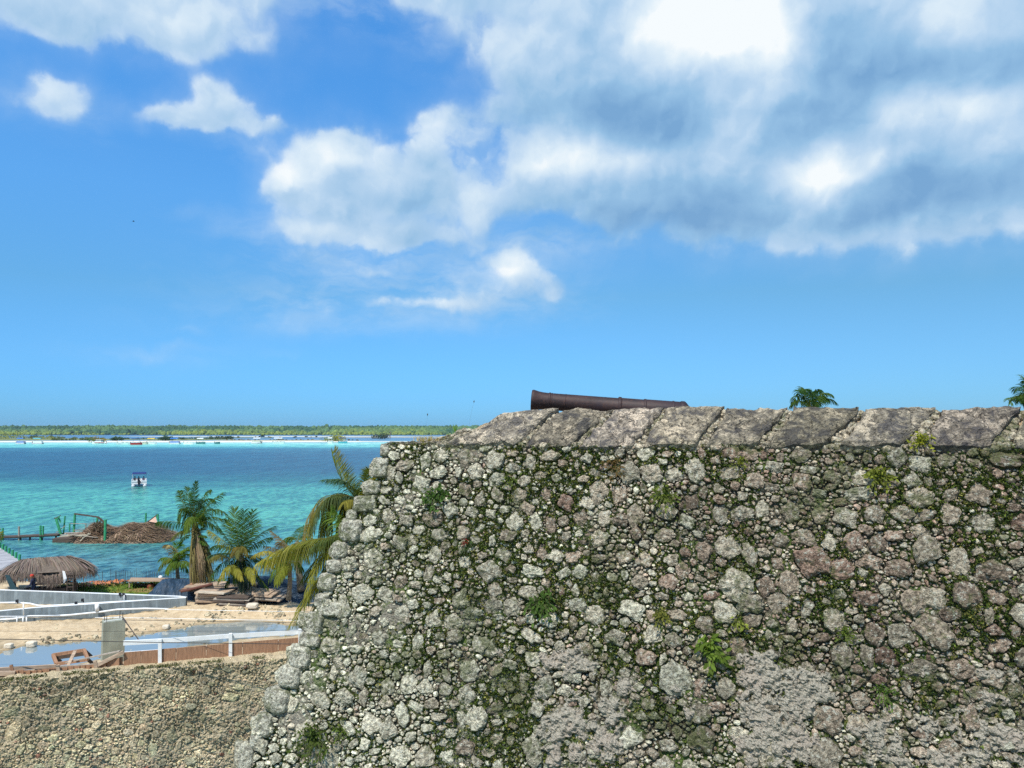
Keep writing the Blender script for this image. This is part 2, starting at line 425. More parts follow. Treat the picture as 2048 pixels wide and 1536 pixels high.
def pack(occ, res, classes, th, prof, seed, keep=None, gap=0.0):
    """classes: (half size, spread, rounds, tries per round). occ[row=w, col=u]. returns rows u,w,sx,sy,rot,variant"""
    r = np.random.default_rng(seed); H, Wd = occ.shape; out = []
    for (s0, sp, rounds, tries) in classes:
        for rd in range(rounds):
            rr = max(1, int(s0 * 0.62 / res))
            free = boxcount(occ, rr) == 0
            ys, xs = np.nonzero(free)
            if not len(ys): continue
            pick = r.permutation(len(ys))[:tries]
            for p in pick:
                cy, cx = ys[p], xs[p]
                s = s0 * r.uniform(1 - sp, 1 + sp); asp = r.uniform(1.0, 1.9)
                sx_, sy_ = s * math.sqrt(asp), s / math.sqrt(asp)
                if r.random() < 0.18: sx_, sy_ = sy_, sx_
                rot = r.normal(0, 0.30); v = r.integers(len(prof))
                if keep is not None and r.random() > keep(cx, cy, s0): continue
                e = int(max(sx_, sy_) * 1.3 / res) + 2
                y0, y1, x0, x1 = max(0, cy - e), min(H, cy + e + 1), max(0, cx - e), min(Wd, cx + e + 1)
                yy, xx = np.mgrid[y0:y1, x0:x1]
                dx, dy = (xx - cx) * res, -(yy - cy) * res
                c_, s_ = math.cos(rot), math.sin(rot)
                lx, ly = (dx * c_ + dy * s_) / sx_, (-dx * s_ + dy * c_) / sy_
                rad = np.hypot(lx, ly); idx = (np.arctan2(ly, lx) / (2 * math.pi) * len(th)).round().astype(int) % len(th)
                mk = rad < prof[v][idx] * (1 + gap)
                sub = occ[y0:y1, x0:x1]
                if (sub & mk).sum() > 0.03 * mk.sum(): continue
                sub |= mk
                out.append((cx * res, cy * res, sx_, sy_, rot, v))
    return np.array(out)

def join_stones(name, rows, bases, T, dep, cols, mat, seed):
    """rows -> one mesh; T(u,w,z) -> world positions"""
    r = np.random.default_rng(seed); Vs = []; Qs = []; Ts = []; Cs = []; n = 0
    for v in range(len(bases)):
        sel = np.nonzero((rows[:, 5].astype(int) % len(bases)) == v)[0]
        if not len(sel): continue
        bv, bq, bt = bases[v]; rw = rows[sel]
        c_, s_ = np.cos(rw[:, 4])[:, None], np.sin(rw[:, 4])[:, None]
        x = bv[None, :, 0] * rw[:, 2][:, None]; y = bv[None, :, 1] * rw[:, 3][:, None]
        z = bv[None, :, 2] * (np.sqrt(rw[:, 2] * rw[:, 3]) * r.uniform(0.75, 1.25, len(sel)))[:, None] + dep[sel][:, None]
        u = rw[:, 0][:, None] + x * c_ - y * s_
        w_ = rw[:, 1][:, None] - (x * s_ + y * c_)
        pos = T(u.ravel(), w_.ravel(), z.ravel())
        k = len(bv); off = n + np.arange(len(sel)) * k
        Vs.append(pos); Qs.append((bq[None] + off[:, None, None]).reshape(-1, 4)); Ts.append((bt[None] + off[:, None, None]).reshape(-1, 3))
        Cs.append(np.repeat(cols[sel], k, axis=0)); n += k * len(sel)
    return mesh_np(name, np.concatenate(Vs), [np.concatenate(Qs), np.concatenate(Ts)], col=np.concatenate(Cs), mat=mat, smooth=False)

th28, prof28 = profiles(36, 28, seed=3)
BIG = [dome(th28, prof28[i], (0.34, 0.60, 0.80, 0.93, 1.0), 0.40, 50 + i, 0.13, sink=0.5) for i in range(36)]
th12 = np.linspace(0, 2 * np.pi, 12, endpoint=False)
prof12 = prof28[:18, (np.arange(12) * 28 / 12).astype(int)]
SMALL = [dome(th12, prof12[i], (0.5, 0.85, 1.0), 0.75, 150 + i, 0.10, sink=0.8) for i in range(18)]
th8 = np.linspace(0, 2 * np.pi, 8, endpoint=False)
prof8 = prof28[:12, (np.arange(8) * 28 / 8).astype(int)]
TINY = [dome(th8, prof8[i], (0.6, 1.0), 0.8, 250 + i, 0.12, sink=0.8) for i in range(12)]

M_stone_o = stone_mat('limestone_block', attr=False)
M_stone_a = stone_mat('limestone_rubble', attr=True)
M_tan_o = stone_mat('tan_limestone_block', attr=False, moss=0.35, lich=0.5)
M_tan_a = stone_mat('tan_limestone_rubble', attr=True, moss=0.35, lich=0.5)

class Face:
    """a battered wall face: top edge from A to B (same height), leaning back by batter"""
    def __init__(s, A, B, batter):
        s.A = np.array(A); e = np.array(B) - np.array(A); s.L = np.linalg.norm(e); s.e1 = e / s.L
        out = np.cross(s.e1, (0, 0, 1)); out /= np.linalg.norm(out)      # towards the viewer (-Y side)
        if out[1] > 0: out = -out
        s.out = out
        d = np.array([0, 0, -1.0]) + out * batter; s.e2 = d / np.linalg.norm(d)
        n = np.cross(s.e1, s.e2); n /= np.linalg.norm(n)
        s.n = n if n[1] < 0 else -n
    def T(s, u, w, z):
        u = np.asarray(u)[..., None]; w = np.asarray(w)[..., None]; z = np.asarray(z)[..., None]
        return s.A + s.e1 * u + s.e2 * w + s.n * z
    def hit(s, px, py):
        o = np.array([0, 0, CAMZ]); d = np.array(ray(px, py))
        t = ((s.A - o) @ s.n) / (d @ s.n); p = o + d * t - s.A
        return float(p @ s.e1), float(p @ s.e2)
    def px(s, u, w):            # world to photo pixels, for choosing colours by place
        p = s.T(u, w, 0 * np.asarray(u)) - np.array([0, 0, CAMZ])
        cp, sp = math.cos(PITCH), math.sin(PITCH)
        dep = p[..., 1] * cp + p[..., 2] * sp; up = -p[..., 1] * sp + p[..., 2] * cp
        return 1024 + F * p[..., 0] / dep, 768 - F * up / dep
    def mat(s, u, w, z, rot, sx_, sy_, sz_):
        c_, s_ = math.cos(rot), math.sin(rot)
        X = s.e1 * c_ - s.e2 * s_; Y = -s.e1 * s_ - s.e2 * c_
        p = s.T(u, w, z)
        M = Matrix.Identity(4)
        for i in range(3):
            M[i][0] = X[i] * sx_; M[i][1] = Y[i] * sy_; M[i][2] = s.n[i] * sz_; M[i][3] = p[i]
        return M

def inside(px, py, poly):
    r = np.zeros(np.shape(px), dtype=bool); n = len(poly)
    for i in range(n):
        x0, y0 = poly[i]; x1, y1 = poly[(i + 1) % n]
        c = ((y0 > py) != (y1 > py)) & (px < (x1 - x0) * (py - y0) / (y1 - y0 + 1e-12) + x0)
        r ^= c
    return r

# ---- bastion
A3 = P(770, 886, 14.5); B3 = P(2048, 889, 12.0)
ZT = (A3.z + B3.z) / 2
BF = Face((A3.x, A3.y, ZT), (B3.x, B3.y, ZT), 0.20)
BAST = thing('bastion_wall', 'battered fort wall of rough mossy limestone rubble under a sloping stone parapet', 'fort wall', tuple(BF.T(5, 7, 0)))
def to_child(o, par):            # parent without moving
    o.parent = par; o.matrix_parent_inverse = par.matrix_world.inverted() if False else Matrix.Translation(-Vector(par.location)) if par.rotation_euler.z == 0 else (Matrix.Translation(par.location) @ par.rotation_euler.to_matrix().to_4x4()).inverted()
EDGE = [(770, 884), (762, 905), (752, 950), (735, 985), (712, 1035), (690, 1070), (668, 1110), (645, 1150), (632, 1195), (616, 1235), (603, 1268),
        (585, 1310), (560, 1350), (540, 1395), (520, 1430), (500, 1480), (480, 1520), (455, 1580), (425, 1660), (400, 1730)]
EU = np.array([BF.hit(*p) for p in EDGE])
RES = 0.0125
U0, U1, W1 = EU[:, 0].min() - 0.3, BF.L + 1.6, 7.6
nU, nW = int((U1 - U0) / RES), int(W1 / RES)
gu = U0 + (np.arange(nU) + 0.5) * RES; gw = (np.arange(nW) + 0.5) * RES
edge_u = np.interp(gw, EU[:, 1], EU[:, 0])
GU, GW = np.meshgrid(gu, gw)
PX, PY = BF.px(GU, GW)
occ = GU < edge_u[:, None] + 0.06
occ |= GW < 0.03
PL = [(1165, 1450, 100, 140, 1), (1120, 1340, 65, 50, 1), (1235, 1350, 70, 40, .8), (1560, 1440, 95, 120, 1), (1530, 1350, 60, 50, .8), (1650, 1385, 60, 45, .8), (1960, 1500, 150, 95, 1),
      (1990, 1390, 65, 60, .9), (1760, 1490, 80, 60, .9), (1370, 1400, 55, 45, .7), (1300, 1330, 60, 25, .6), (1820, 1340, 50, 28, .6), (1010, 1310, 60, 30, .55), (1250, 1530, 60, 50, .7), (1180, 1640, 200, 70, 1), (1800, 1640, 300, 80, 1)]
def plaster(px, py, u, w_):
    v = 0
    for x, y, a, b_, s_ in PL: v = np.maximum(v, s_ * np.exp(-(((px - x) / a) ** 4 + ((py - y) / b_) ** 4) * 0.7))
    n = fbm(np.stack([u, w_], -1) * 3.2, 5, 41, 0.7)
    return np.clip((v - 0.60 + (n - 0.5) * 2.2) * 2.2, 0, 1)
PLM = plaster(PX, PY, GU, GW)
def keep_b(cx, cy, s0):
    p = PLM[min(cy, nW - 1), min(cx, nU - 1)]
    if p > 0.5: return 0.35 if s0 > 0.06 else 0.12
    return 1.0
# the larger stones that the photograph shows singly: x, y, half width, half height in photo pixels, tilt, warm (0 grey .. 1 red brown)
KEY = [(1622, 1122, 34, 29, -.2, 1), (1680, 1140, 27, 20, -.1, .9), (1475, 1170, 30, 33, .5, .35), (1578, 1165, 19, 22, .1, .6), (1530, 1172, 17, 20, 0, .8), (1740, 1125, 22, 15, 0, .8),
       (1797, 1137, 24, 17, .1, .8), (1855, 1098, 27, 25, .1, .5), (1918, 1125, 20, 26, .1, .45), (1985, 1143, 30, 20, -.2, .8), (1708, 1083, 20, 18, .4, .8), (1757, 1088, 17, 16, 0, .7),
       (1500, 1208, 28, 18, 0, .4), (1450, 1225, 25, 22, 0, .2), (1495, 1225, 19, 26, 0, .5), (1557, 1205, 24, 18, 0, .5), (1670, 1240, 22, 25, .1, .4), (1735, 1195, 24, 16, 0, .9), (1830, 1205, 25, 24, .2, .6),
       (1865, 1195, 22, 20, 0, .4), (1935, 1190, 26, 26, 0, .8), (1870, 1265, 36, 26, -.6, .6), (1800, 1270, 26, 20, -.3, .4), (1750, 1270, 18, 20, .2, .7), (1255, 945, 23, 24, 0, .3), (1302, 948, 26, 20, -.1, .3), (1390, 942, 22, 25, .2, .25),
       (1350, 950, 19, 15, 0, .3), (1197, 983, 22, 23, 0, .45), (1238, 988, 17, 20, 0, .6), (1036, 991, 19, 16, 0, .4), (1060, 925, 14, 19, .2, .2), (990, 922, 19, 22, .1, .2), (884, 912, 17, 13, 0, .2), (930, 915, 17, 19, 0, .3),
       (950, 943, 18, 17, 0, .2), (1024, 936, 18, 11, .1, .15), (1056, 934, 15, 15, 0, .3), (1090, 987, 14, 14, 0, .7), (977, 1142, 25, 22, 0, .15), (857, 1145, 12, 19, -.2, .15), (1015, 1072, 18, 14, 0, .4), (1175, 1006, 22, 14, 0, .3),
       (1200, 1075, 20, 18, 0, .5), (1145, 1115, 18, 13, .2, .8), (1113, 1112, 20, 14, -.1, .2), (1085, 1105, 14, 17, 0, .6), (1290, 1120, 20, 15, 0, .7), (1250, 1115, 18, 14, .2, .6), (1337, 1165, 20, 15, 0, .8), (1365, 1140, 16, 15, 0, .7),
       (1462, 945, 22, 16, 0, .4), (1510, 962, 20, 17, 0, .6), (1467, 907, 22, 14, -.1, .9), (1500, 908, 18, 14, 0, .8), (1602, 962, 19, 18, 0, .7), (1550, 933, 18, 12, 0, .2), (1536, 975, 22, 10, 0, .5), (1667, 955, 17, 14, 0, .6),
       (1730, 957, 24, 17, -.1, .4), (1718, 988, 28, 13, .1, .2), (1825, 960, 17, 14, 0, .1), (1836, 995, 28, 19, .1, .35), (1842, 928, 20, 18, .1, .1), (1795, 915, 18, 20, 0, .1), (1960, 990, 22, 20, 0, .6), (1965, 1045, 22, 18, 0, .3), (1900, 1030, 16, 22, 0, .5),
       (1693, 1035, 22, 20, .1, .3), (1750, 1030, 20, 17, 0, .5), (1806, 1028, 22, 14, -.05, .6), (1640, 1030, 18, 14, 0, .7), (1580, 1025, 18, 20, .1, .5), (1483, 1028, 24, 16, 0, .4), (1440, 1030, 15, 20, .1, .3), (1524, 1020, 15, 17, 0, .3),
       (1455, 1095, 26, 22, .1, .4), (1500, 1110, 15, 25, .35, .4), (1790, 1070, 18, 11, 0, .8), (1840, 1062, 14, 12, 0, .5), (1610, 1075, 26, 15, -.3, .6), (1660, 1085, 14, 18, 0, .3),
       (865, 1240, 18, 18, 0, .1), (770, 1190, 18, 17, 0, .1), (725, 1185, 25, 17, 0, .15), (685, 1215, 18, 22, .1, .15), (650, 1240, 28, 16, 0, .15), (612, 1245, 22, 20, 0, .1), (660, 1290, 22, 16, 0, .1), (590, 1312, 22, 22, 0, .1),
       (905, 1245, 20, 17, 0, .1), (910, 1245, 20, 16, 0, .1), (960, 1290, 18, 18, 0, .15), (835, 1285, 13, 19, 0, .1), (760, 1275, 16, 16, 0, .1), (800, 1225, 20, 14, 0, .1), (982, 1300, 15, 18, .2, .1), (1025, 1215, 18, 20, 0, .2),
       (775, 1375, 14, 17, .1, .2), (815, 1368, 17, 19, -.2, .15), (850, 1375, 18, 13, 0, .1), (932, 1390, 20, 18, 0, .15), (1088, 1375, 20, 22, 0, .1), (1075, 1418, 16, 15, 0, .2), (952, 1435, 20, 24, .3, .15), (925, 1440, 13, 18, .2, .1),
       (740, 1450, 20, 19, -.3, .1), (775, 1460, 17, 20, .3, .1), (800, 1512, 22, 20, 0, .1), (850, 1515, 22, 18, 0, .25), (660, 1520, 20, 18, 0, .1), (612, 1465, 22, 28, .3, .2), (545, 1405, 26, 24, 0, .05), (580, 1410, 14, 18, 0, .1),
       (515, 1450, 16, 20, 0, .05), (482, 1510, 16, 26, .1, .05), (570, 1350, 24, 18, .2, .1), (715, 1355, 20, 22, 0, .1), (640, 1400, 22, 14, -.5, .15), (686, 1395, 20, 16, 0, .1), (1065, 1505, 20, 28, .2, .2), (1398, 1425, 20, 20, 0, .3), (1425, 1430, 23, 16, 0, .3),
       (1500, 1440, 16, 14, 0, .5), (1405, 1480, 24, 26, 0, .5), (1480, 1470, 18, 18, 0, .3), (1655, 1440, 30, 24, -.3, .6), (1720, 1450, 22, 20, 0, .5), (1650, 1510, 28, 30, .2, .4), (1540, 1510, 24, 26, 0, .4), (1685, 1310, 20, 24, 0, .4), (1735, 1310, 12, 20, 0, .5),
       (1842, 1340, 28, 20, 0, .5), (1920, 1340, 24, 16, 0, .7), (1720, 1400, 18, 14, 0, .6), (1640, 1375, 20, 18, 0, .4), (1350, 1360, 32, 34, 0, .1), (1345, 1280, 18, 14, 0, .4), (1305, 1270, 22, 18, 0, .2), (1265, 1220, 26, 20, 0, .1), (1230, 1275, 22, 17, 0, .2),
       (1280, 1165, 18, 14, 0, .4), (1240, 1040, 20, 14, 0, .5), (1270, 1030, 19, 22, 0, .6), (1160, 1035, 16, 18, 0, .6), (1210, 1035, 14, 18, .1, .3), (1070, 1045, 16, 18, .3, .1), (1030, 1045, 18, 20, 0, .2), (1100, 1050, 12, 20, 0, .7), (960, 1000, 12, 17, 0, .3),
       (930, 980, 14, 18, .2, .5), (900, 1020, 16, 16, 0, .2), (945, 1025, 16, 14, 0, .2), (880, 1070, 20, 15, 0, .2), (870, 1110, 14, 18, .1, .2), (925, 1065, 14, 16, 0, .4), (1008, 1110, 18, 16, 0, .2), (820, 1080, 16, 13, 0, .2), (835, 1060, 15, 12, 0, .1),
       (750, 935, 16, 20, 0, .1), (777, 945, 15, 17, 0, .2), (737, 975, 18, 16, 0, .1), (732, 1005, 24, 16, .2, .1), (700, 1055, 26, 22, .2, .1), (675, 1100, 18, 18, 0, .1), (740, 1070, 26, 16, .3, .1), (800, 1085, 18, 16, 0, .1), (745, 1115, 22, 18, 0, .1),
       (655, 1160, 20, 16, 0, .1), (700, 1130, 18, 16, 0, .1), (775, 1030, 14, 14, 0, .2), (800, 1000, 14, 10, 0, .1), (930, 1125, 16, 14, 0, .1), (985, 1210, 20, 14, 0, .2), (920, 1200, 18, 20, 0, .1), (1100, 1240, 22, 16, 0, .2), (1190, 1230, 22, 20, 0, .2), (1155, 1210, 20, 14, 0, .1)]
ROWS = []; WARM = []
def stamp(u, w_, sx_, sy_, rot, v):
    e = int(max(sx_, sy_) * 1.3 / RES) + 2; cx, cy = int((u - U0) / RES), int(w_ / RES)
    y0, y1, x0, x1 = max(0, cy - e), min(nW, cy + e + 1), max(0, cx - e), min(nU, cx + e + 1)
    if y1 <= y0 or x1 <= x0: return None
    yy, xx = np.mgrid[y0:y1, x0:x1]; dx, dy = (xx - cx) * RES, -(yy - cy) * RES
    c_, s_ = math.cos(rot), math.sin(rot); lx, ly = (dx * c_ + dy * s_) / sx_, (-dx * s_ + dy * c_) / sy_
    idx = (np.arctan2(ly, lx) / (2 * math.pi) * 28).round().astype(int) % 28
    return (y0, y1, x0, x1), np.hypot(lx, ly) < prof28[v][idx]
OCC_EDGE = GU < edge_u[:, None] - 0.10
blk = np.zeros_like(occ)
for (x, y, hw, hh, rot, wm) in KEY:
    u, w_ = BF.hit(x, y); k = float(np.linalg.norm(BF.T(u, w_, 0) - np.array([0, 0, CAMZ]))) / F
    sx_, sy_ = hw * k * 0.93, hh * k * 0.93
    best = None
    for v in R.sample(range(36), 8):
        st = stamp(u, w_, sx_, sy_, rot, v)
        if st is None: continue
        (y0, y1, x0, x1), mk = st; ov = (blk[y0:y1, x0:x1] & mk).sum() / max(1, mk.sum())
        if best is None or ov < best[0]: best = (ov, v, st)
    if best is None or best[0] > 0.22: continue
    (y0, y1, x0, x1), mk = best[2]; blk[y0:y1, x0:x1] |= mk
    ROWS.append((u - U0, w_, sx_, sy_, rot, best[1])); WARM.append(wm)
occ |= blk
nkey = len(ROWS)
cl = [(0.15, .25, 1, 60), (0.13, .25, 1, 120), (0.11, .25, 2, 150), (0.09, .25, 2, 260), (0.072, .25, 2, 420)]
more = pack(occ, RES, cl, th28, prof28, 5, keep_b, gap=0.14)
big_all = np.concatenate([np.array(ROWS), more]); warm_all = np.concatenate([np.array(WARM), np.full(len(more), -1.0)])
cl2 = [(0.056, .3, 2, 1100), (0.043, .3, 3, 2600), (0.032, .3, 3, 8000)]
mids = pack(occ, RES, cl2, th28, prof28, 6, keep_b, gap=0.12)
tiny = pack(occ, RES, [(0.024, .25, 4, 9000)], th28, prof28, 8, keep_b, gap=0.1)

def shade(u, w_, wm, r):
    """base colour of a stone: grey white towards the corner, warmer and browner along the wall"""
    px, py = BF.px(u, w_)
    n = len(np.atleast_1d(u))
    side = np.clip((px - 620) / 900.0, 0, 1) * np.clip(1.25 - np.maximum(0, py - 1250) / 500, 0.4, 1)
    warm = np.where(wm < 0, np.clip(side * 0.60 + r.normal(0, 0.24, n), 0, 1), np.clip(wm + r.normal(0, 0.06, n), 0, 1))
    grey = np.array([0.50, 0.485, 0.395]); brown = np.array([0.37, 0.315, 0.25]); red = np.array([0.29, 0.20, 0.16])
    c = np.where(warm[:, None] < 0.5, grey + (brown - grey) * (warm[:, None] * 2), brown + (red - brown) * (warm[:, None] * 2 - 1))
    lum = r.uniform(0.82, 1.32, n) * (1.08 - 0.16 * side)
    top = np.clip(1 - (py - 885) / 70, 0, 1) * np.clip((px - 1250) / 700, 0, 1)      # darker under the parapet, growing to one side
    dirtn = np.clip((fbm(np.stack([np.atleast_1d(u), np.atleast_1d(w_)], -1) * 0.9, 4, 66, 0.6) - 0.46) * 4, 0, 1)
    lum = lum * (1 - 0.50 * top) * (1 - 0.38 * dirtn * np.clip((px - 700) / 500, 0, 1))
    return c * lum[:, None]
r5 = np.random.default_rng(5)
cols_big = shade(big_all[:, 0] + U0, big_all[:, 1], warm_all, r5)
PXb, PYb = BF.px(big_all[:, 0] + U0, big_all[:, 1])
area = big_all[:, 2] * big_all[:, 3] * ((PXb > 380) & (PXb < 2090) & (PYb < 1570))
order = np.argsort(-area); solo = order[:300]; rest = np.sort(order[300:])
big_me = [mesh_np('stone', b_[0], [b_[1], b_[2]], mat=M_stone_o) for b_ in BIG]
for i in solo:
    u, w_, sx_, sy_, rot, v = big_all[i]; v = int(v)
    o = bpy.data.objects.new('stone', big_me[v]); C.objects.link(o)
    z = r5.uniform(-0.055, 0.01)
    pl = PLM[min(int(w_ / RES), nW - 1), min(int(u / RES), nU - 1)]
    o.matrix_world = BF.mat(u + U0, w_, z - 0.02 * (pl > .5), rot, sx_, sy_, math.sqrt(sx_ * sy_) * r5.uniform(0.65, 1.0))
    M0 = o.matrix_world.copy(); o.parent = BAST; o.matrix_parent_inverse = Matrix.Translation(-Vector(BAST.location))
    o.color = (*cols_big[i], 1)
def T_b(u, w_, z): return BF.T(u + U0, w_, z)
rb = big_all[rest]; me = join_stones('rubble_stones', rb, BIG, T_b, r5.uniform(-0.04, 0.02, len(rb)), cols_big[rest], M_stone_a, 1)
BASTM = Matrix.Translation(-Vector(BAST.location))
def under(me, name, par=None, **props):
    par = par or BAST
    o = link(me, name, par, **props); o.matrix_parent_inverse = Matrix.Translation(-Vector(par.location)); return o
under(me, 'rubble', kind='stuff')
for arr, base, seed, dz in ((mids, SMALL, 2, 0.045), (tiny, TINY, 3, 0.05)):
    cc = shade(arr[:, 0] + U0, arr[:, 1], np.full(len(arr), -1.0), r5) * r5.uniform(1.0, 1.75, len(arr))[:, None]
    me = join_stones('pebbles', arr, base, T_b, r5.uniform(-0.045, 0.005, len(arr)) - dz * 0.3, cc, M_stone_a, seed)
    under(me, 'pebble_packing', kind='stuff')

# corner blocks standing proud along the arris, each a whole block
def block_mesh(seed, n=8, pw=4.5, rough=0.10):
    g_ = np.linspace(-1, 1, n + 1); V_ = []; Q_ = []; idx = {}
    def vid(p):
        k = tuple(np.round(p, 5))
        if k not in idx: idx[k] = len(V_); V_.append(k)
        return idx[k]
    for ax in range(3):
        for sg in (-1, 1):
            for i in range(n):
                for j in range(n):
                    q = []
                    for a, b_ in ((0, 0), (1, 0), (1, 1), (0, 1)):
                        p = [0, 0, 0]; p[ax] = sg; p[(ax + 1) % 3] = g_[i + a]; p[(ax + 2) % 3] = g_[j + b_]; q.append(vid(p))
                    Q_.append(q if sg > 0 else q[::-1])
    V_ = np.array(V_); l = (np.abs(V_) ** pw).sum(1) ** (1 / pw); V_ = V_ / l[:, None]
    d = V_ / np.linalg.norm(V_, axis=1, keepdims=True)
    nn = fbm(V_ * 1.5 + seed * 7.7, 4, seed, 0.6) - 0.5
    V_ = V_ + d * nn[:, None] * rough * 4
    return V_, np.array(Q_)
BLK = [block_mesh(400 + i) for i in range(8)]
blk_me = [mesh_np('stone', b_[0], b_[1], mat=M_stone_o) for b_ in BLK]
for i, (x, y, a, b_) in enumerate([(767, 900, 10, 14), (757, 935, 17, 22), (740, 975, 18, 15), (722, 1008, 26, 18), (700, 1030, 12, 12), (696, 1060, 24, 25), (676, 1100, 17, 17), (664, 1132, 18, 14),
        (648, 1165, 18, 17), (640, 1200, 16, 14), (652, 1218, 28, 15), (622, 1246, 22, 21), (614, 1278, 22, 16), (596, 1312, 22, 24), (575, 1352, 22, 22), (548, 1400, 26, 24), (524, 1448, 16, 22), (510, 1480, 13, 15), (488, 1518, 15, 28), (470, 1570, 24, 26), (440, 1640, 26, 30)]):
    u, w_ = BF.hit(x, y); k = float(np.linalg.norm(BF.T(u, w_, 0) - np.array([0, 0, CAMZ]))) / F
    o = bpy.data.objects.new('stone', blk_me[i % 8]); C.objects.link(o)
    d_ = min(a, b_) * k
    o.matrix_world = BF.mat(u + a * k * .25, w_, -d_ * 0.72, R.uniform(-.12, .12), a * k * .95, b_ * k * .92, d_ * 1.2)
    o.parent = BAST; o.matrix_parent_inverse = BASTM; g0 = R.uniform(.9, 1.15); o.color = (0.45 * g0, 0.435 * g0, 0.37 * g0, 1)

# the body of the wall: a height field of mortar, moss and old render
def wall_core():
    st = 2
    u = U0 + np.arange(0, nU + 1, st) * RES; w_ = np.arange(-2, nW + 1, st) * RES
    UU, WW = np.meshgrid(u, w_)
    px, py = BF.px(UU, WW)
    pm = plaster(px, py, UU, WW)
    n = fbm(np.stack([UU, WW], -1) * 5, 4, 3) - 0.5; nf = fbm(np.stack([UU, WW], -1) * 28, 3, 9, 0.7) - 0.5
    lump = fbm(np.stack([UU, WW], -1) * 15, 2, 19, 0.6) - 0.5
    mf = np.clip((fbm(np.stack([UU, WW], -1) * 1.7, 4, 55, 0.6) - 0.47) * 6, 0, 1) * np.clip(1.15 - (px - 500) / 1100, 0.25, 1)
    z = -0.064 + mf * 0.05 + n * 0.06 + nf * 0.04 * (1 + pm * 1.2) + pm * (0.105 + lump * 0.10)
    eu = np.interp(WW, EU[:, 1], EU[:, 0])
    wrap = np.clip(eu + 0.10 - UU, 0, 9)
    z = z - wrap * 1.2 - 0.0
    UUc = np.maximum(UU, eu - 0.02 - 0.0)
    Vv = BF.T(UUc, WW, z); H_, W_ = UU.shape
    # past the corner the surface turns back as the other flank of the bastion
    back = np.array([0.42, 0.90, 0.0])
    m = (UU < eu - 0.02)
    Vv = np.where(m[..., None], BF.T(eu - 0.02, WW, np.full_like(WW, -0.12)) + back * ((eu - 0.02 - UU) * 3.0)[..., None], Vv)
    idx = np.arange(H_ * W_).reshape(H_, W_)
    q = np.stack([idx[:-1, :-1], idx[1:, :-1], idx[1:, 1:], idx[:-1, 1:]], -1).reshape(-1, 4)
    col = np.stack([pm, mf, np.zeros_like(pm)], -1).reshape(-1, 3)
    return mesh_np('core', Vv.reshape(-1, 3), q, col=col, mat=M_core)
def core_mat(name, dirt=(0.035, 0.03, 0.02), mossc=(0.045, 0.07, 0.015), plc=(0.45, 0.41, 0.325), mossy=1.0):
    m, t, b = new_mat(name)
    a = t.add('ShaderNodeAttribute', attribute_name='tone'); sp = t.add('ShaderNodeSeparateColor'); t.l.new(a.outputs['Color'], sp.inputs[0]); pm = sp.outputs[0]
    g = t.add('ShaderNodeNewGeometry'); pos = g.outputs['Position']
    big = t.noise(pos, 1.6, 4, 0.6); mid = t.noise(pos, 9.0, 5, 0.65); fine = t.noise(pos, 42.0, 5, 0.75); grit = t.vor(pos, 45.0)
    base = t.mix(t.mr(fine, 0.35, 0.7), dirt, tuple(min(1, c * 3.6) for c in dirt))
    base = t.mix(t.m('MULTIPLY', sp.outputs[1], 0.8), base, t.mix(t.mr(fine, 0.32, 0.62), tuple(c * 0.4 for c in plc), tuple(c * 0.85 for c in plc)))
    mo = t.mr(t.m('ADD', t.m('MULTIPLY', big, 0.6), t.m('MULTIPLY', mid, 0.4)), 0.50 - 0.06 * mossy, 0.60)
    mcol = t.mix(t.mr(fine, 0.35, 0.65), mossc, tuple(min(1, c * 2.6) for c in mossc))
    base = t.mix(t.m('MULTIPLY', mo, 0.9 * mossy), base, mcol)
    pc = t.mix(t.mr(fine, 0.30, 0.62), tuple(c * 0.36 for c in plc), plc)
    pc = t.mix(t.mr(grit, 0.0, 0.35), tuple(c * 0.35 for c in plc), pc)
    pc = t.mix(t.m('MULTIPLY', t.mr(big, 0.45, 0.62), 0.35), pc, (0.40, 0.32, 0.26))
    c = t.mix(t.mr(t.m('ADD', pm, t.m('MULTIPLY', t.m('SUBTRACT', mid, 0.5), 1.0)), 0.35, 0.6), base, pc)
    t.l.new(c, b.inputs['Base Color']); b.inputs['Roughness'].default_value = 1.0; b.inputs['Specular IOR Level'].default_value = 0.05
    bump(t, b, t.m('ADD', t.m('ADD', fine, t.m('MULTIPLY', mid, 0.8)), t.m('MULTIPLY', grit, 0.5)), 1.0, 0.03)
    return m
M_core = core_mat('mossy_mortar')
under(wall_core(), 'wall_core')

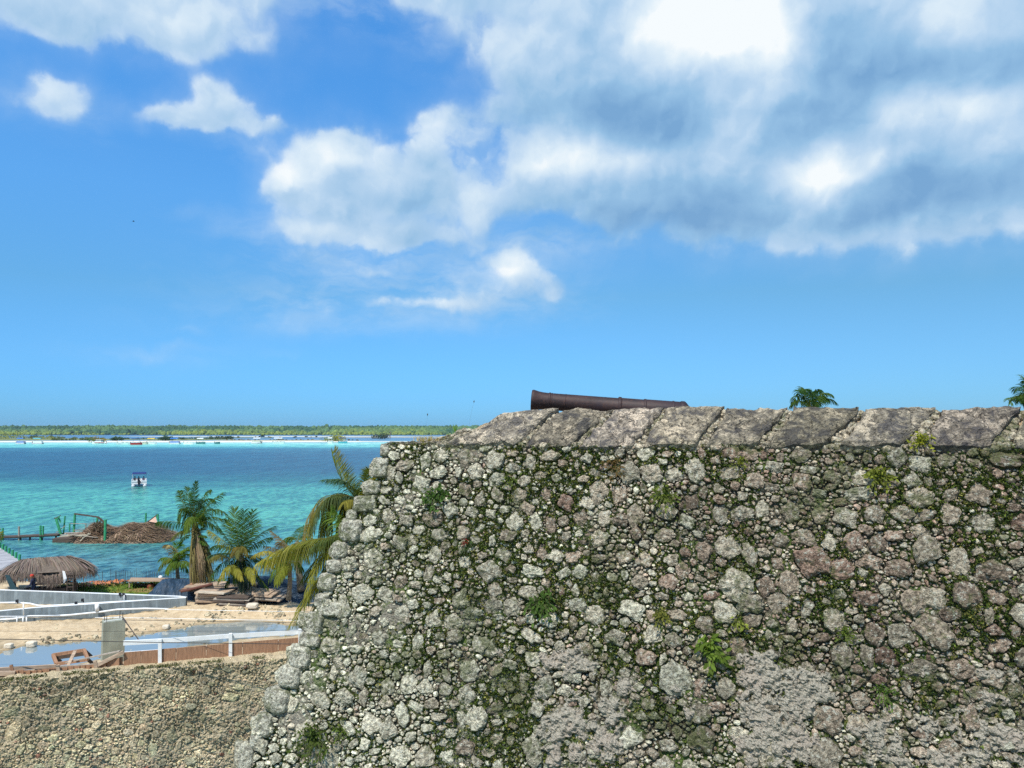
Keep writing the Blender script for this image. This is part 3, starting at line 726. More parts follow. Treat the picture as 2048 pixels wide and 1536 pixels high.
# ---- moss tufts in the joints of the bastion
def tufts(name, pts, nrm, size, cols, mat, par, per=6, seed=1, up=0.3, blade=0.35):
    """many small leaf faces round each point"""
    r = np.random.default_rng(seed); n = len(pts)
    P_ = np.repeat(pts, per, 0) + r.normal(0, 1, (n * per, 3)) * np.repeat(size, per)[:, None] * 0.55
    d = r.normal(0, 1, (n * per, 3)) + np.repeat(nrm[None], n * per, 0) * 0.9; d[:, 2] += up
    d /= np.linalg.norm(d, axis=1, keepdims=True)
    s_ = np.cross(d, r.normal(0, 1, (n * per, 3))); s_ /= np.linalg.norm(s_, axis=1, keepdims=True)
    L = (np.repeat(size, per) * r.uniform(0.6, 1.4, n * per))[:, None]
    a = P_ - s_ * L * blade * 0.5; b_ = P_ + s_ * L * blade * 0.5; mid1 = P_ + d * L * 0.55 + s_ * L * blade * 0.5; mid0 = P_ + d * L * 0.55 - s_ * L * blade * 0.5
    tip = P_ + d * L + np.array([0, 0, -0.25]) * L
    V_ = np.stack([a, b_, mid1, tip, mid0], 1).reshape(-1, 3)
    k = np.arange(n * per)[:, None] * 5
    q = k + np.array([[0, 1, 2, 4]]); t = k + np.array([[4, 2, 3]])
    c = np.repeat(np.repeat(cols, per, 0) * r.uniform(0.65, 1.45, n * per)[:, None], 5, 0)
    me = mesh_np(name, V_, [q, t], col=c, mat=mat)
    return me
def leaf_mat(name, trans=0.42, rough=0.7, obj_col=False):
    m, t, b = new_mat(name)
    if obj_col: c = t.add('ShaderNodeObjectInfo').outputs['Color']
    else: c = t.add('ShaderNodeAttribute', attribute_name='tone').outputs['Color']
    t.l.new(c, b.inputs['Base Color']); b.inputs['Roughness'].default_value = rough; b.inputs['Specular IOR Level'].default_value = 0.10
    tr = t.add('ShaderNodeBsdfTranslucent'); t.l.new(t.mix(1.0, c, (1.5, 1.6, 0.7), 'MULTIPLY'), tr.inputs[0])
    mx = t.add('ShaderNodeMixShader'); mx.inputs[0].default_value = trans
    t.l.new(b.outputs[0], mx.inputs[1]); t.l.new(tr.outputs[0], mx.inputs[2])
    t.l.new(mx.outputs[0], t.n['Material Output'].inputs['Surface'])
    return m
M_leaf = leaf_mat('leaf')
M_moss = leaf_mat('moss', 0.15, 0.9)
def bast_moss():
    r = np.random.default_rng(31)
    free = (~occ) & (PLM < 0.55) & (GU > edge_u[:, None] + 0.05) & (PY < 1600) & (PX < 2150)
    ys, xs = np.nonzero(free)
    u, w_ = gu[xs], gw[ys]
    f = fbm(np.stack([u, w_], -1) * 1.1, 4, 77, 0.6)
    px, py = BF.px(u, w_)
    pr = np.clip((f - 0.47) * 8, 0.05, 1) * np.clip((px - 560) / 450, 0.10, 1)
    pick = r.random(len(u)) < pr * 0.62
    u, w_, f = u[pick], w_[pick], f[pick]
    pts = BF.T(u, w_, r.uniform(-0.045, 0.02, len(u)))
    g1, g2, g3 = np.array([0.085, 0.115, 0.022]), np.array([0.04, 0.06, 0.015]), np.array([0.18, 0.17, 0.045])
    k = r.random(len(u))[:, None]
    cols = np.where(k < 0.5, g2, np.where(k < 0.85, g1, g3)) * r.uniform(0.6, 1.3, (len(u), 1))
    me = tufts('moss', pts, BF.n, r.uniform(0.014, 0.038, len(u)), cols, M_moss, BAST, per=7, seed=3, up=0.5, blade=0.6)
    under(me, 'moss', kind='stuff')
    print('moss', len(u))
bast_moss()

# ---- wall plants
def wall_plant(name, label, cat, x, y, rad_px, n, leaf, col, face=BF, flat=0.6, droop=0.5, group='plants rooted in the fort wall', seed=0):
    r = np.random.default_rng(seed + int(x))
    u, w_ = face.hit(x, y); base = face.T(u, w_, 0.0); k = float(np.linalg.norm(base - np.array([0, 0, CAMZ]))) / F
    Rr = rad_px * k * 1.15; n = int(n * 1.5)
    th = thing(name, label, cat, tuple(base), group=group)
    root = Vector(base)
    st = MB(); Vl = []; Fl = []; Tl = []; Cl = []; c0 = 0
    for i in range(n):
        a = r.uniform(0, 2 * math.pi); d = face.e1 * math.cos(a) - face.e2 * (math.sin(a) + 0.25) + face.n * r.uniform(0.3, 0.9)
        d = d / np.linalg.norm(d); L = Rr * r.uniform(0.55, 1.15)
        p0 = base - base; mid = d * L * 0.55; tip = d * L + np.array([0, 0, -droop * L * 0.5])
        st.tube([tuple(p0 - face.n * 0.03), tuple(mid), tuple(tip)], [0.004, 0.003, 0.0015], 4, cap=False)
        for j in range(4):
            q = p0 + (mid - p0) * min(1, 0.35 + j * 0.35) if j < 2 else mid + (tip - mid) * (j - 1) / 2
            ld = d * 0.6 + r.normal(0, 0.7, 3); ld[2] -= droop; ld /= np.linalg.norm(ld)
            sd = np.cross(ld, face.n + r.normal(0, 0.3, 3)); sd /= np.linalg.norm(sd); l_ = leaf * r.uniform(0.7, 1.3); wd = l_ * 0.42
            nn = np.cross(sd, ld)
            v = [q, q + ld * l_ * 0.35 + sd * wd * 0.5 + nn * 0.1 * wd, q + ld * l_ * 0.7 + sd * wd * 0.4, q + ld * l_, q + ld * l_ * 0.7 - sd * wd * 0.4, q + ld * l_ * 0.35 - sd * wd * 0.5 + nn * 0.1 * wd]
            Vl += v; Fl += [(c0, c0 + 1, c0 + 4, c0 + 5), (c0 + 1, c0 + 2, c0 + 3, c0 + 4)]; c0 += 6
            Cl += [np.array(col) * r.uniform(0.6, 1.5)] * 6
    link(st.mesh('stem', M_leafstem), 'stem', th)
    link(mesh_np('foliage', np.array(Vl), np.array(Fl), col=np.array(Cl), mat=M_leaf), 'foliage', th)
    return th
M_leafstem = plain('green_stem', (0.10, 0.11, 0.04))
wall_plant('fern', 'dark green fern high on the wall, nearest to the sloping corner', 'fern', 872, 990, 24, 26, 0.09, (0.07, 0.13, 0.03))
wall_plant('leafy_weed', 'yellow green leafy weed hanging in a tall clump below the parapet', 'weed', 1757, 955, 24, 30, 0.075, (0.17, 0.19, 0.03), seed=2)
wall_plant('leafy_weed', 'short yellow green weed hanging from under the edge of the parapet slab', 'weed', 1842, 885, 18, 18, 0.065, (0.24, 0.25, 0.03), seed=3)
wall_plant('fern', 'olive green fern in the middle of the wall above the pinkish stones', 'fern', 1330, 992, 24, 30, 0.07, (0.12, 0.15, 0.03), seed=4)
wall_plant('reddish_weed', 'reddish brown withered weed in the second row of stones', 'weed', 1226, 932, 22, 22, 0.06, (0.14, 0.09, 0.035), seed=5)
wall_plant('fern', 'dense mid green fern below the centre of the wall', 'fern', 1085, 1205, 27, 30, 0.085, (0.07, 0.12, 0.025), seed=6)
wall_plant('broadleaf_weed', 'bright green weed with broad pointed leaves above the bare render', 'weed', 1415, 1300, 26, 22, 0.13, (0.13, 0.19, 0.03), seed=7)
wall_plant('leafy_weed', 'small olive weed beside the grey boulder, over the broadleaf weed', 'weed', 1324, 1232, 17, 16, 0.075, (0.17, 0.17, 0.04), seed=8)
wall_plant('leafy_weed', 'tiny bright weed between two stones, right of the broadleaf weed', 'weed', 1477, 1242, 12, 9, 0.07, (0.20, 0.23, 0.04), seed=9)
wall_plant('round_shrub', 'round dark green shrub low on the wall near the corner blocks', 'shrub', 630, 1480, 32, 60, 0.07, (0.07, 0.10, 0.02), seed=10)
wall_plant('leafy_weed', 'small green tuft beside the round dark shrub', 'weed', 682, 1462, 15, 16, 0.05, (0.12, 0.17, 0.03), seed=11)
fl = wall_plant('flowering_weed', 'small dark weed with red flowers growing from a joint', 'weed', 934, 1092, 15, 16, 0.05, (0.06, 0.10, 0.03), seed=12)
fr = np.random.default_rng(4); fp = fr.normal(0, 0.03, (22, 3)) + BF.n * 0.06 + np.array([-0.03, 0, 0.07])
link(tufts('flower', fp, BF.n, np.full(22, 0.018), np.tile([[0.30, 0.05, 0.04]], (22, 1)), M_leaf, fl, per=3, blade=0.7), 'flower', fl).data.materials[0] = M_leaf
wall_plant('leafy_weed', 'green tufted weed on the pebbles above the red flowering one', 'weed', 1022, 820 + 140, 14, 12, 0.05, (0.11, 0.15, 0.03), seed=13)
wall_plant('leafy_weed', 'low mossy weed between pinkish stones near the top of the wall', 'weed', 1480, 925, 15, 16, 0.045, (0.17, 0.19, 0.03), seed=14)
wall_plant('leafy_weed', 'green weed in the brown mossy hollow of the bare render', 'weed', 1765, 1385, 20, 24, 0.05, (0.10, 0.16, 0.03), seed=15)
wall_plant('leafy_weed', 'small green weed under the large oblong pinkish stone', 'weed', 1690, 1268, 17, 18, 0.05, (0.12, 0.16, 0.03), seed=16)

# ---- sloping parapet of big slabs
bk = -BF.out
def u_at(px, sb=0.0):
    t_ = (px - 1024) / F; o = BF.A + bk * sb
    return float((t_ * o[1] - o[0]) / (BF.e1[0] - t_ * BF.e1[1]))
SIL = [(700, 884), (770, 884), (830, 878), (880, 867), (920, 853), (960, 838), (1010, 820), (1060, 814), (1400, 813), (1720, 813), (2048, 811), (2400, 811)]
SBK = [0.03, 0.05, 0.16, 0.28, 0.38, 0.46, 0.55, 0.60, 0.60, 0.60, 0.60, 0.60]
cu = []; cz = []
for (x, y), sb in zip(SIL, SBK):
    u = u_at(x, sb); Yc = (BF.A + BF.e1 * u + bk * sb)[1]; cu.append(u); cz.append(P(x, y, Yc).z)
cu, cz = np.array(cu), np.array(cz)
def slope_pt(u, t_, h=0.0):
    """t 0 at the wall edge, 1 on the crest; h above the slope"""
    u = np.asarray(u, float); t_ = np.asarray(t_, float); h = np.asarray(h, float)
    sb = np.interp(u, cu, SBK); zc = np.interp(u, cu, cz) - 0.06
    z0 = ZT - 0.02
    tt = np.clip(t_, -1, 1)
    over = np.maximum(t_ - 1, 0)
    p = BF.A + BF.e1 * u[..., None] + bk * (sb * tt + over * 0.9)[..., None]
    p[..., 2] = z0 + (zc - z0) * tt - np.minimum(over, 0.45) * 0.75
    nn = np.array([BF.out[0] * 0.6, BF.out[1] * 0.6, 0.8])
    return p + nn * h[..., None]
def slope_inv(px, py):          # rough: u for a pixel on the slope
    t_ = np.clip((889 - py) / 75.0, 0, 1); return u_at(px, 0.6 * t_), t_
M_slab = None
def slab_mat():
    m, t, b = new_mat('weathered_slab')
    g = t.add('ShaderNodeNewGeometry'); pos = g.outputs['Position']; oi = t.add('ShaderNodeObjectInfo')
    vec = t.v('ADD', pos, (3, 7, 1))
    big = t.noise(vec, 3.2, 5, 0.65, 0.6); mid = t.noise(vec, 12.0, 5, 0.7, 0.4); fine = t.noise(vec, 42.0, 5, 0.75)
    crack = t.vor(t.v('ADD', t.v('MULTIPLY', vec, (1, 1, 1.6)), t.v('MULTIPLY', t.noise(vec, 6, 4, 0.6, out=1), (0.35, 0.35, 0.35))), 2.3, 'DISTANCE_TO_EDGE')
    c = t.mix(t.mr(mid, 0.36, 0.62), (0.15, 0.13, 0.10), (0.36, 0.315, 0.235))
    c = t.mix(t.mr(t.m('ADD', t.m('MULTIPLY', big, 0.7), t.m('MULTIPLY', mid, 0.35)), 0.55, 0.62), c, t.mix(t.mr(fine, .35, .6), (0.34, 0.28, 0.20), (0.62, 0.53, 0.39)))
    c = t.mix(t.m('MULTIPLY', t.mr(t.m('SUBTRACT', big, t.m('MULTIPLY', mid, 0.3)), 0.33, 0.27), 0.75), c, (0.055, 0.055, 0.062))
    c = t.mix(t.mr(fine, 0.44, 0.34), c, t.mix(1.0, c, (0.45, 0.45, 0.46), 'MULTIPLY'))
    c = t.mix(t.m('MULTIPLY', t.mr(crack, 0.03, 0.0), t.mr(big, 0.46, 0.56)), c, (0.05, 0.045, 0.04))
    c = t.mix(1.0, c, oi.outputs['Color'], 'MULTIPLY')
    t.l.new(c, b.inputs['Base Color']); b.inputs['Roughness'].default_value = 0.95; b.inputs['Specular IOR Level'].default_value = 0.15
    bump(t, b, t.m('ADD', t.m('ADD', t.m('MULTIPLY', mid, 1.3), t.m('MULTIPLY', fine, 0.7)), t.mr(crack, 0.0, 0.05, 0.0, 0.4)), 1.0, 0.045)
    return m
M_slab = slab_mat()
SL = [(1030, 1118), (1140, 1224), (1262, 1330), (1386, 1448), (1502, 1577), (1646, 1720), (1798, 1873), (1973, 2041), (2165, 2235), (2380, 2440)]
prev = (900, 1000)
for i, (br, tr) in enumerate(SL):
    gapb = 8 if i == 0 else [16, 18, 20, 26, 28, 34, 44, 46, 46][i - 1]
    bl, tl = (892, 1003) if i == 0 else (prev[0] + gapb, prev[1] + 8 + (i > 4) * 5)
    n1_, n2_ = 46, 26
    a_, t_ = np.meshgrid(np.linspace(0, 1, n1_), np.linspace(0, 1, n2_))
    ub0, ub1, ut0, ut1 = u_at(bl, 0), u_at(br, 0), u_at(tl, 0.6), u_at(tr, 0.6)
    rag = (fbm(np.stack([t_ * 7 + i * 9, a_ * 0], -1), 4, 5, .65) - 0.5) * 0.14
    u = (ub0 + (ub1 - ub0) * a_) * (1 - t_) + (ut0 + (ut1 - ut0) * a_) * t_ + rag * (np.abs(a_ - 0.5) * 2) ** 3
    tt = -0.055 + t_ * R.uniform(1.03, 1.10) + (fbm(np.stack([u * 3.5, a_ * 0], -1), 3, 15) - 0.5) * 0.11 * (1 - t_) + (fbm(np.stack([u * 4, a_ * 0 + 5], -1), 3, 25) - 0.5) * 0.05 * t_
    q2 = np.stack([u, tt * 0.8], -1)
    h = 0.085 + (fbm(q2 * 2.2, 4, 8) - 0.5) * 0.10 + (fbm(q2 * np.array([7, 11]), 4, 18, 0.65) - 0.5) * 0.075 + a_ ** 2 * 0.035
    ter = fbm(q2 * np.array([2.4, 4.5]) + 40, 3, 28); h += (np.round(ter * 9) / 9 - 0.5) * 0.10
    edge = np.minimum(np.minimum(a_, 1 - a_) * 14, np.minimum(t_, (1 - t_)) * 10); h -= np.exp(-edge * 1.6) * (0.035 + 0.07 * fbm(q2 * 6 + 9, 3, 38))
    h += R.uniform(-0.015, 0.03)
    top = slope_pt(u, tt, h); bot = slope_pt(u, tt, np.full_like(h, -0.10))
    idx = np.arange(n1_ * n2_).reshape(n2_, n1_); n_ = n1_ * n2_
    q = [np.stack([idx[:-1, :-1], idx[:-1, 1:], idx[1:, 1:], idx[1:, :-1]], -1).reshape(-1, 4)]
    ring = np.concatenate([idx[0, :], idx[1:, -1], idx[-1, -2::-1], idx[-2:0:-1, 0]])
    q.append(np.stack([ring, ring + n_, np.roll(ring, -1) + n_, np.roll(ring, -1)], -1))
    me = mesh_np('parapet_slab', np.concatenate([top.reshape(-1, 3), bot.reshape(-1, 3)]), [np.concatenate(q)], mat=M_slab)
    o = under(me, 'parapet_slab'); g0 = R.uniform(0.78, 1.22) * (1.18 - 0.035 * i); o.color = (g0, g0 * R.uniform(.96, 1), g0 * R.uniform(.92, 1), 1)
    prev = (br, tr)
# rough bed under and between the slabs, running back to the platform
uu, tt = np.meshgrid(np.linspace(u_at(768, 0), u_at(2500, 0.6), 520), np.concatenate([np.linspace(-0.03, 1, 34), [1.15, 1.4, 1.9, 4, 8]]))
hh = (fbm(np.stack([uu * 6, tt * 4], -1), 4, 61, 0.65) - 0.5) * 0.10 + (fbm(np.stack([uu * 22, tt * 14], -1), 2, 62) - 0.5) * 0.05 - 0.10
hh = np.where(tt > 1.3, hh * 0.4, hh)
vv = slope_pt(uu, tt, hh); idx = np.arange(uu.size).reshape(uu.shape)
M_bed = core_mat('parapet_bed', dirt=(0.22, 0.17, 0.115), mossc=(0.10, 0.09, 0.045), mossy=0.3)
under(mesh_np('parapet_bed', vv.reshape(-1, 3), np.stack([idx[:-1, :-1], idx[:-1, 1:], idx[1:, 1:], idx[1:, :-1]], -1).reshape(-1, 4), col=np.zeros((uu.size, 3)), mat=M_bed), 'parapet_bed')
# broken stone packed between the slabs and along the low corner
rr = np.random.default_rng(21); rows = []
prev = None
for i, (br, tr) in enumerate(SL[:-1]):
    for _ in range(70):
        t_ = rr.random() ** 1.3
        g_ = 34 if i > 3 else 20
        px_ = br + (tr - br) * t_ + rr.uniform(-4, g_ * (1.15 - t_ * 0.9)); s = rr.uniform(0.025, 0.075)
        rows.append((u_at(px_, 0.6 * t_), t_, s, s * rr.uniform(.6, 1), rr.uniform(-1, 1), rr.integers(18)))
for _ in range(420):
    px_ = rr.uniform(775, 1050); t_ = rr.random() ** 1.6; s = rr.uniform(0.03, 0.10)
    rows.append((u_at(px_, 0.3 * t_), t_ * 0.9, s, s * rr.uniform(.6, 1), rr.uniform(-1, 1), rr.integers(18)))
for _ in range(300):
    px_ = rr.uniform(900, 2200); s = rr.uniform(0.03, 0.09)
    rows.append((u_at(px_, 0), rr.uniform(-0.04, 0.06), s, s * rr.uniform(.4, .7), rr.uniform(-.3, .3), rr.integers(18)))
rows = np.array(rows)
def T_s(u, w_, z):
    # join_stones gives w in metres downwards from the row's t; fold it back to t
    return slope_pt(u, w_, z - 0.055)
rows_m = rows.copy(); rows_m[:, 3] = rows[:, 3] / 0.85
me = join_stones('packing', rows_m, SMALL, T_s, rr.uniform(-0.03, 0.03, len(rows)), np.array([[0.52, 0.45, 0.35]]) * rr.uniform(0.6, 1.15, (len(rows), 1)), M_stone_a, 5)
under(me, 'parapet_packing', kind='stuff')

# grass and a few dry stalks on the crest of the low corner
def grass_clump(name, label, cat, base, n, h, col, spread, group=None, wd=0.006, lean=0.5, seed=1):
    r = np.random.default_rng(seed); th = thing(name, label, cat, tuple(base), group=group)
    V_ = []; F_ = []; T_ = []; C_ = []; k = 0
    for i in range(n):
        p = np.append(r.normal(0, spread, 2), -0.03); d = np.array([r.normal(0, lean), r.normal(0, lean), 1.0]); d /= np.linalg.norm(d); L = h * r.uniform(0.5, 1.2)
        s_ = np.array([math.cos(i), math.sin(i) * 0.3, 0]) * wd
        m_ = p + d * L * 0.6; e = p + d * L + np.array([d[0], d[1], -0.5]) * L * 0.2
        V_ += [p - s_, p + s_, m_ + s_ * .8, m_ - s_ * .8, e]; F_.append((k, k + 1, k + 2, k + 3)); T_.append((k + 3, k + 2, k + 4)); k += 5
        C_ += [np.array(col) * r.uniform(.7, 1.4)] * 5
    link(mesh_np('blades', np.array(V_), [np.array(F_), np.array(T_)], col=np.array(C_), mat=M_leaf), 'blades', th)
    return th
grass_clump('grass_tuft', 'bright green tuft of grass standing alone on the wall corner', 'grass tuft', slope_pt(u_at(912, .36), 1.0), 14, 0.19, (0.12, 0.22, 0.03), 0.02, lean=0.25)
grass_clump('dry_grass', 'straw coloured dry grass along the low end of the wall corner', 'dry grass', slope_pt(u_at(855, .2), 1.0), 110, 0.13, (0.42, 0.30, 0.10), 0.14, seed=2)
for i, (x, y0, y1, sb, lab) in enumerate([(938, 846, 803, .42, 'tall thin seed stalk with a dark head, nearest to the cannon'), (853, 874, 829, .22, 'thin seed stalk with a dark head above the dry grass')]):
    b0 = slope_pt(u_at(x, sb), 1.0); tp = P(x + 8 * (i == 0) + 2, y1, b0[1])
    st = thing('seed_stalk', lab, 'stalk', tuple(b0), group='seed stalks on the wall corner')
    m_ = MB(); m_.tube([(0, 0, -0.03), tuple((Vector(tp) - Vector(b0)) * 0.5 + Vector((-0.01, 0, 0))), tuple(Vector(tp) - Vector(b0))], 0.0012, 4); m_.obj('stem', M_leafstem, st)
    m_ = MB(); e = Vector(tp) - Vector(b0); m_.tube([tuple(e - Vector((0, 0, .02))), tuple(e), tuple(e + Vector((0.004, 0, .022)))], [0.006, 0.012, 0.004], 6); m_.obj('seed_head', plain('dry_seed', (0.06, 0.05, 0.03)), st)

# ---- cannon
def lathe(prof, n=48):
    V_ = []; Q_ = []
    for (s, r_) in prof:
        for k in range(n):
            a = 2 * math.pi * k / n; V_.append((s, r_ * math.cos(a), r_ * math.sin(a)))
    for i in range(len(prof) - 1):
        for k in range(n): Q_.append((i * n + k, i * n + (k + 1) % n, (i + 1) * n + (k + 1) % n, (i + 1) * n + k))
    return np.array(V_), np.array(Q_)
def iron():
    m, t, b = new_mat('rusted_iron')
    g = t.add('ShaderNodeTexCoord'); v = g.outputs['Object']
    st = t.noise(t.v('MULTIPLY', v, (0.6, 3, 3)), 3.0, 5, 0.65); sp = t.noise(v, 22.0, 5, 0.7); big = t.noise(v, 1.8, 3, 0.5)
    c = t.mix(t.mr(st, 0.36, 0.62), (0.020, 0.013, 0.014), (0.045, 0.024, 0.022))
    c = t.mix(t.m('MULTIPLY', t.mr(sp, 0.52, 0.66), 0.5), c, (0.09, 0.042, 0.028))
    c = t.mix(t.m('MULTIPLY', t.mr(big, 0.5, 0.35), 0.5), c, (0.02, 0.014, 0.022))
    t.l.new(c, b.inputs['Base Color']); b.inputs['Roughness'].default_value = 0.6; b.inputs['Metallic'].default_value = 0.0; b.inputs['Specular IOR Level'].default_value = 0.3
    bump(t, b, t.m('ADD', sp, t.m('MULTIPLY', st, .6)), 0.6, 0.006)
    return m
M_iron = iron()
CA = P(1063, 800, 14.72); CB = P(1396, 827, 14.45)
ax = (CB - CA); CL = ax.length; axn = ax.normalized()
cn = bpy.data.objects.new('cannon', None); C.objects.link(cn)
tag(cn, 'long rusty iron cannon barrel lying on the parapet crest with flared muzzle', 'cannon')
rotq = axn.to_track_quat('X', 'Z'); cn.rotation_mode = 'QUATERNION'; cn.rotation_quaternion = rotq; cn.location = CA
sc_ = CL / 3.0
prof = [(0.55, 0.06), (0.0, 0.065), (-0.005, 0.10), (0.0, 0.195), (0.015, 0.205), (0.04, 0.205), (0.07, 0.197), (0.12, 0.183), (0.19, 0.172), (0.27, 0.167), (0.33, 0.166), (0.60, 0.168), (1.08, 0.172), (1.60, 0.176), (1.62, 0.184), (2.05, 0.186), (2.07, 0.194), (2.72, 0.20), (2.78, 0.19), (2.83, 0.13), (2.86, 0.06), (2.89, 0.05)]
v_, q_ = lathe([(s * sc_, r_) for s, r_ in prof]); link(mesh_np('barrel', v_, q_, smooth=True, mat=M_iron), 'barrel', cn)
for s, r_, wd in [(0.33, 0.178, 0.022), (0.37, 0.173, 0.012), (0.62, 0.174, 0.012), (1.60, 0.200, 0.035), (2.05, 0.200, 0.03), (2.55, 0.207, 0.025), (2.72, 0.215, 0.05)]:
    pr = [(s * sc_ - wd, r_ - 0.012), (s * sc_ - wd * .6, r_ - 0.001), (s * sc_, r_), (s * sc_ + wd * .6, r_ - 0.001), (s * sc_ + wd, r_ - 0.012)]
    v_, q_ = lathe(pr); link(mesh_np('ring', v_, q_, smooth=True, mat=M_iron), 'ring', cn)
v_, q_ = lathe([(2.87 * sc_, 0.04), (2.90 * sc_, 0.055), (2.94 * sc_, 0.075), (2.99 * sc_, 0.075), (3.03 * sc_, 0.05), (3.045 * sc_, 0.002)], 24)
link(mesh_np('cascabel', v_, q_, smooth=True, mat=M_iron), 'cascabel', cn)

# ---- retaining wall of the moat, at the foot of the building site
M_tcore = core_mat('sandy_mortar', dirt=(0.24, 0.195, 0.125), mossc=(0.13, 0.12, 0.06), plc=(0.60, 0.50, 0.34), mossy=0.15)
q0 = G(0, 1366, 3.0); q1 = G(565, 1317, 3.0); dv = (q1 - q0)
MA = q0 - dv * 1.0; MBp = q1 + dv * 0.75
MF = Face(tuple(MA), tuple(MBp), 0.10)
MOAT = thing('moat_wall', 'sandy coloured low rubble wall below the wooden fence, dark along its top', 'retaining wall', tuple(MF.T(4, 2, 0)))
MRES = 0.015; mU, mW = int(MF.L / MRES), int(3.3 / MRES)
mocc = np.zeros((mW, mU), dtype=bool)
mgu, mgw = np.meshgrid((np.arange(mU) + .5) * MRES, (np.arange(mW) + .5) * MRES)
bare = fbm(np.stack([mgu, mgw], -1) * 1.3, 4, 91, 0.6)
def keep_m(cx, cy, s0):
    return 1.0 if bare[min(cy, mW - 1), min(cx, mU - 1)] < 0.52 else (0.25 if s0 > 0.08 else 0.45)
mb = pack(mocc, MRES, [(0.19, .3, 1, 14), (0.14, .3, 1, 60), (0.10, .25, 2, 200), (0.075, .25, 2, 420)], th28, prof28, 15, keep_m, gap=0.1)
mm_ = pack(mocc, MRES, [(0.05, .3, 2, 900), (0.036, .3, 2, 2400), (0.026, .3, 2, 4500)], th28, prof28, 16, keep_m, gap=0.05)
def mshade(a, r):
    n = len(a); c = np.array([[0.70, 0.58, 0.39]]) * r.uniform(0.7, 1.2, (n, 1)) * r.uniform(0.95, 1.05, (n, 3))
    g_ = (r.random(n) < 0.28)[:, None]; c = np.where(g_, c * np.array([[0.82, 0.88, 0.90]]), c)
    red = (r.random(n) < 0.02)[:, None]; c = np.where(red, np.array([[0.40, 0.20, 0.14]]), c)
    pat = fbm(a[:, :2] * 1.1, 4, 131, .6)[:, None]; c = c * np.clip(1.25 - np.clip((pat - .45) * 5, 0, 1) * .65, .5, 1.25)
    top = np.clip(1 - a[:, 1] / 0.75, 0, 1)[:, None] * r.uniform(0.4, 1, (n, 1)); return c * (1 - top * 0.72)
def T_m(u, w_, z): return MF.T(u, w_, z)
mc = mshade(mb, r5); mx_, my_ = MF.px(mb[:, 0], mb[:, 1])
vis = (mx_ > -20) & (mx_ < 575) & (my_ < 1560); od = np.argsort(-(mb[:, 2] * mb[:, 3] * vis)); solo = od[:min(300, int(vis.sum()))]; rest = np.array(sorted(set(range(len(mb))) - set(solo.tolist())))
tan_me = [mesh_np('stone', b_[0], [b_[1], b_[2]], mat=M_tan_o) for b_ in BIG]
for i in solo:
    u, w_, sx_, sy_, rot, v = mb[i]; o = bpy.data.objects.new('stone', tan_me[int(v)]); C.objects.link(o)
    o.matrix_world = MF.mat(u, w_, r5.uniform(-0.04, 0.0), rot, sx_, sy_, math.sqrt(sx_ * sy_) * r5.uniform(0.4, .65))
    o.parent = MOAT; o.matrix_parent_inverse = Matrix.Translation(-Vector(MOAT.location)); o.color = (*mc[i], 1)
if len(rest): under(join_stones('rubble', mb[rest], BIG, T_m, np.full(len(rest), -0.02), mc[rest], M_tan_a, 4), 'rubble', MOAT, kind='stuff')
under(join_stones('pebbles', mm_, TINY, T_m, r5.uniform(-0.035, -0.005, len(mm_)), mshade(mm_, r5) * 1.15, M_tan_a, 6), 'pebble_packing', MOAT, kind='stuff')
uu, ww = np.meshgrid(np.arange(0, MF.L, 0.03), np.concatenate([[-0.9, -0.6, -0.35, -0.2, -0.1, -0.04], np.arange(0, 4.2, 0.03)]))
q2 = np.stack([uu, ww], -1); z = -0.028 + (fbm(q2 * 3, 4, 71) - .5) * 0.12 + (fbm(q2 * 14, 4, 72, .7) - .5) * 0.15
vv = MF.T(uu, np.maximum(ww, 0), z)
tp = ww < 0
topv = MF.T(uu, np.zeros_like(uu), z * 0.4) + (-MF.out) * (-ww)[..., None] + np.array([0, 0, 1.0]) * ((fbm(q2 * 5, 3, 73) - .5) * 0.10 + 0.02)[..., None]
vv = np.where(tp[..., None], topv, vv); idx = np.arange(uu.size).reshape(uu.shape)
mfm = np.clip((fbm(q2 * 0.9, 4, 75, .6) - .36) * 5, 0, 1) * np.clip(ww / .55 + .05, 0, 1)
under(mesh_np('wall_core', vv.reshape(-1, 3), np.stack([idx[:-1, :-1], idx[1:, :-1], idx[1:, 1:], idx[:-1, 1:]], -1).reshape(-1, 4), col=np.stack([mfm * 0, mfm, mfm * 0], -1).reshape(-1, 3), mat=M_tcore), 'wall_core', MOAT)
rm = np.random.default_rng(8); n_ = 2600
tu, tw = rm.uniform(0, MF.L, n_), np.abs(rm.normal(0, 0.16, n_)) - 0.25
okm = fbm(np.stack([tu, tw], -1) * 1.6, 3, 99) > 0.5; tu, tw = tu[okm], tw[okm]
pt = np.where((tw < 0)[:, None], MF.T(tu, 0 * tw, 0 * tw) + (-MF.out) * (-tw)[:, None] + np.array([0, 0, .05]), MF.T(tu, np.maximum(tw, 0), 0 * tw))
under(tufts('moss', pt, MF.n, rm.uniform(.02, .05, len(pt)), np.array([[0.12, 0.125, 0.05]]) * rm.uniform(.5, 1.2, (len(pt), 1)), M_moss, MOAT, per=4, blade=0.6), 'moss', MOAT, kind='stuff')

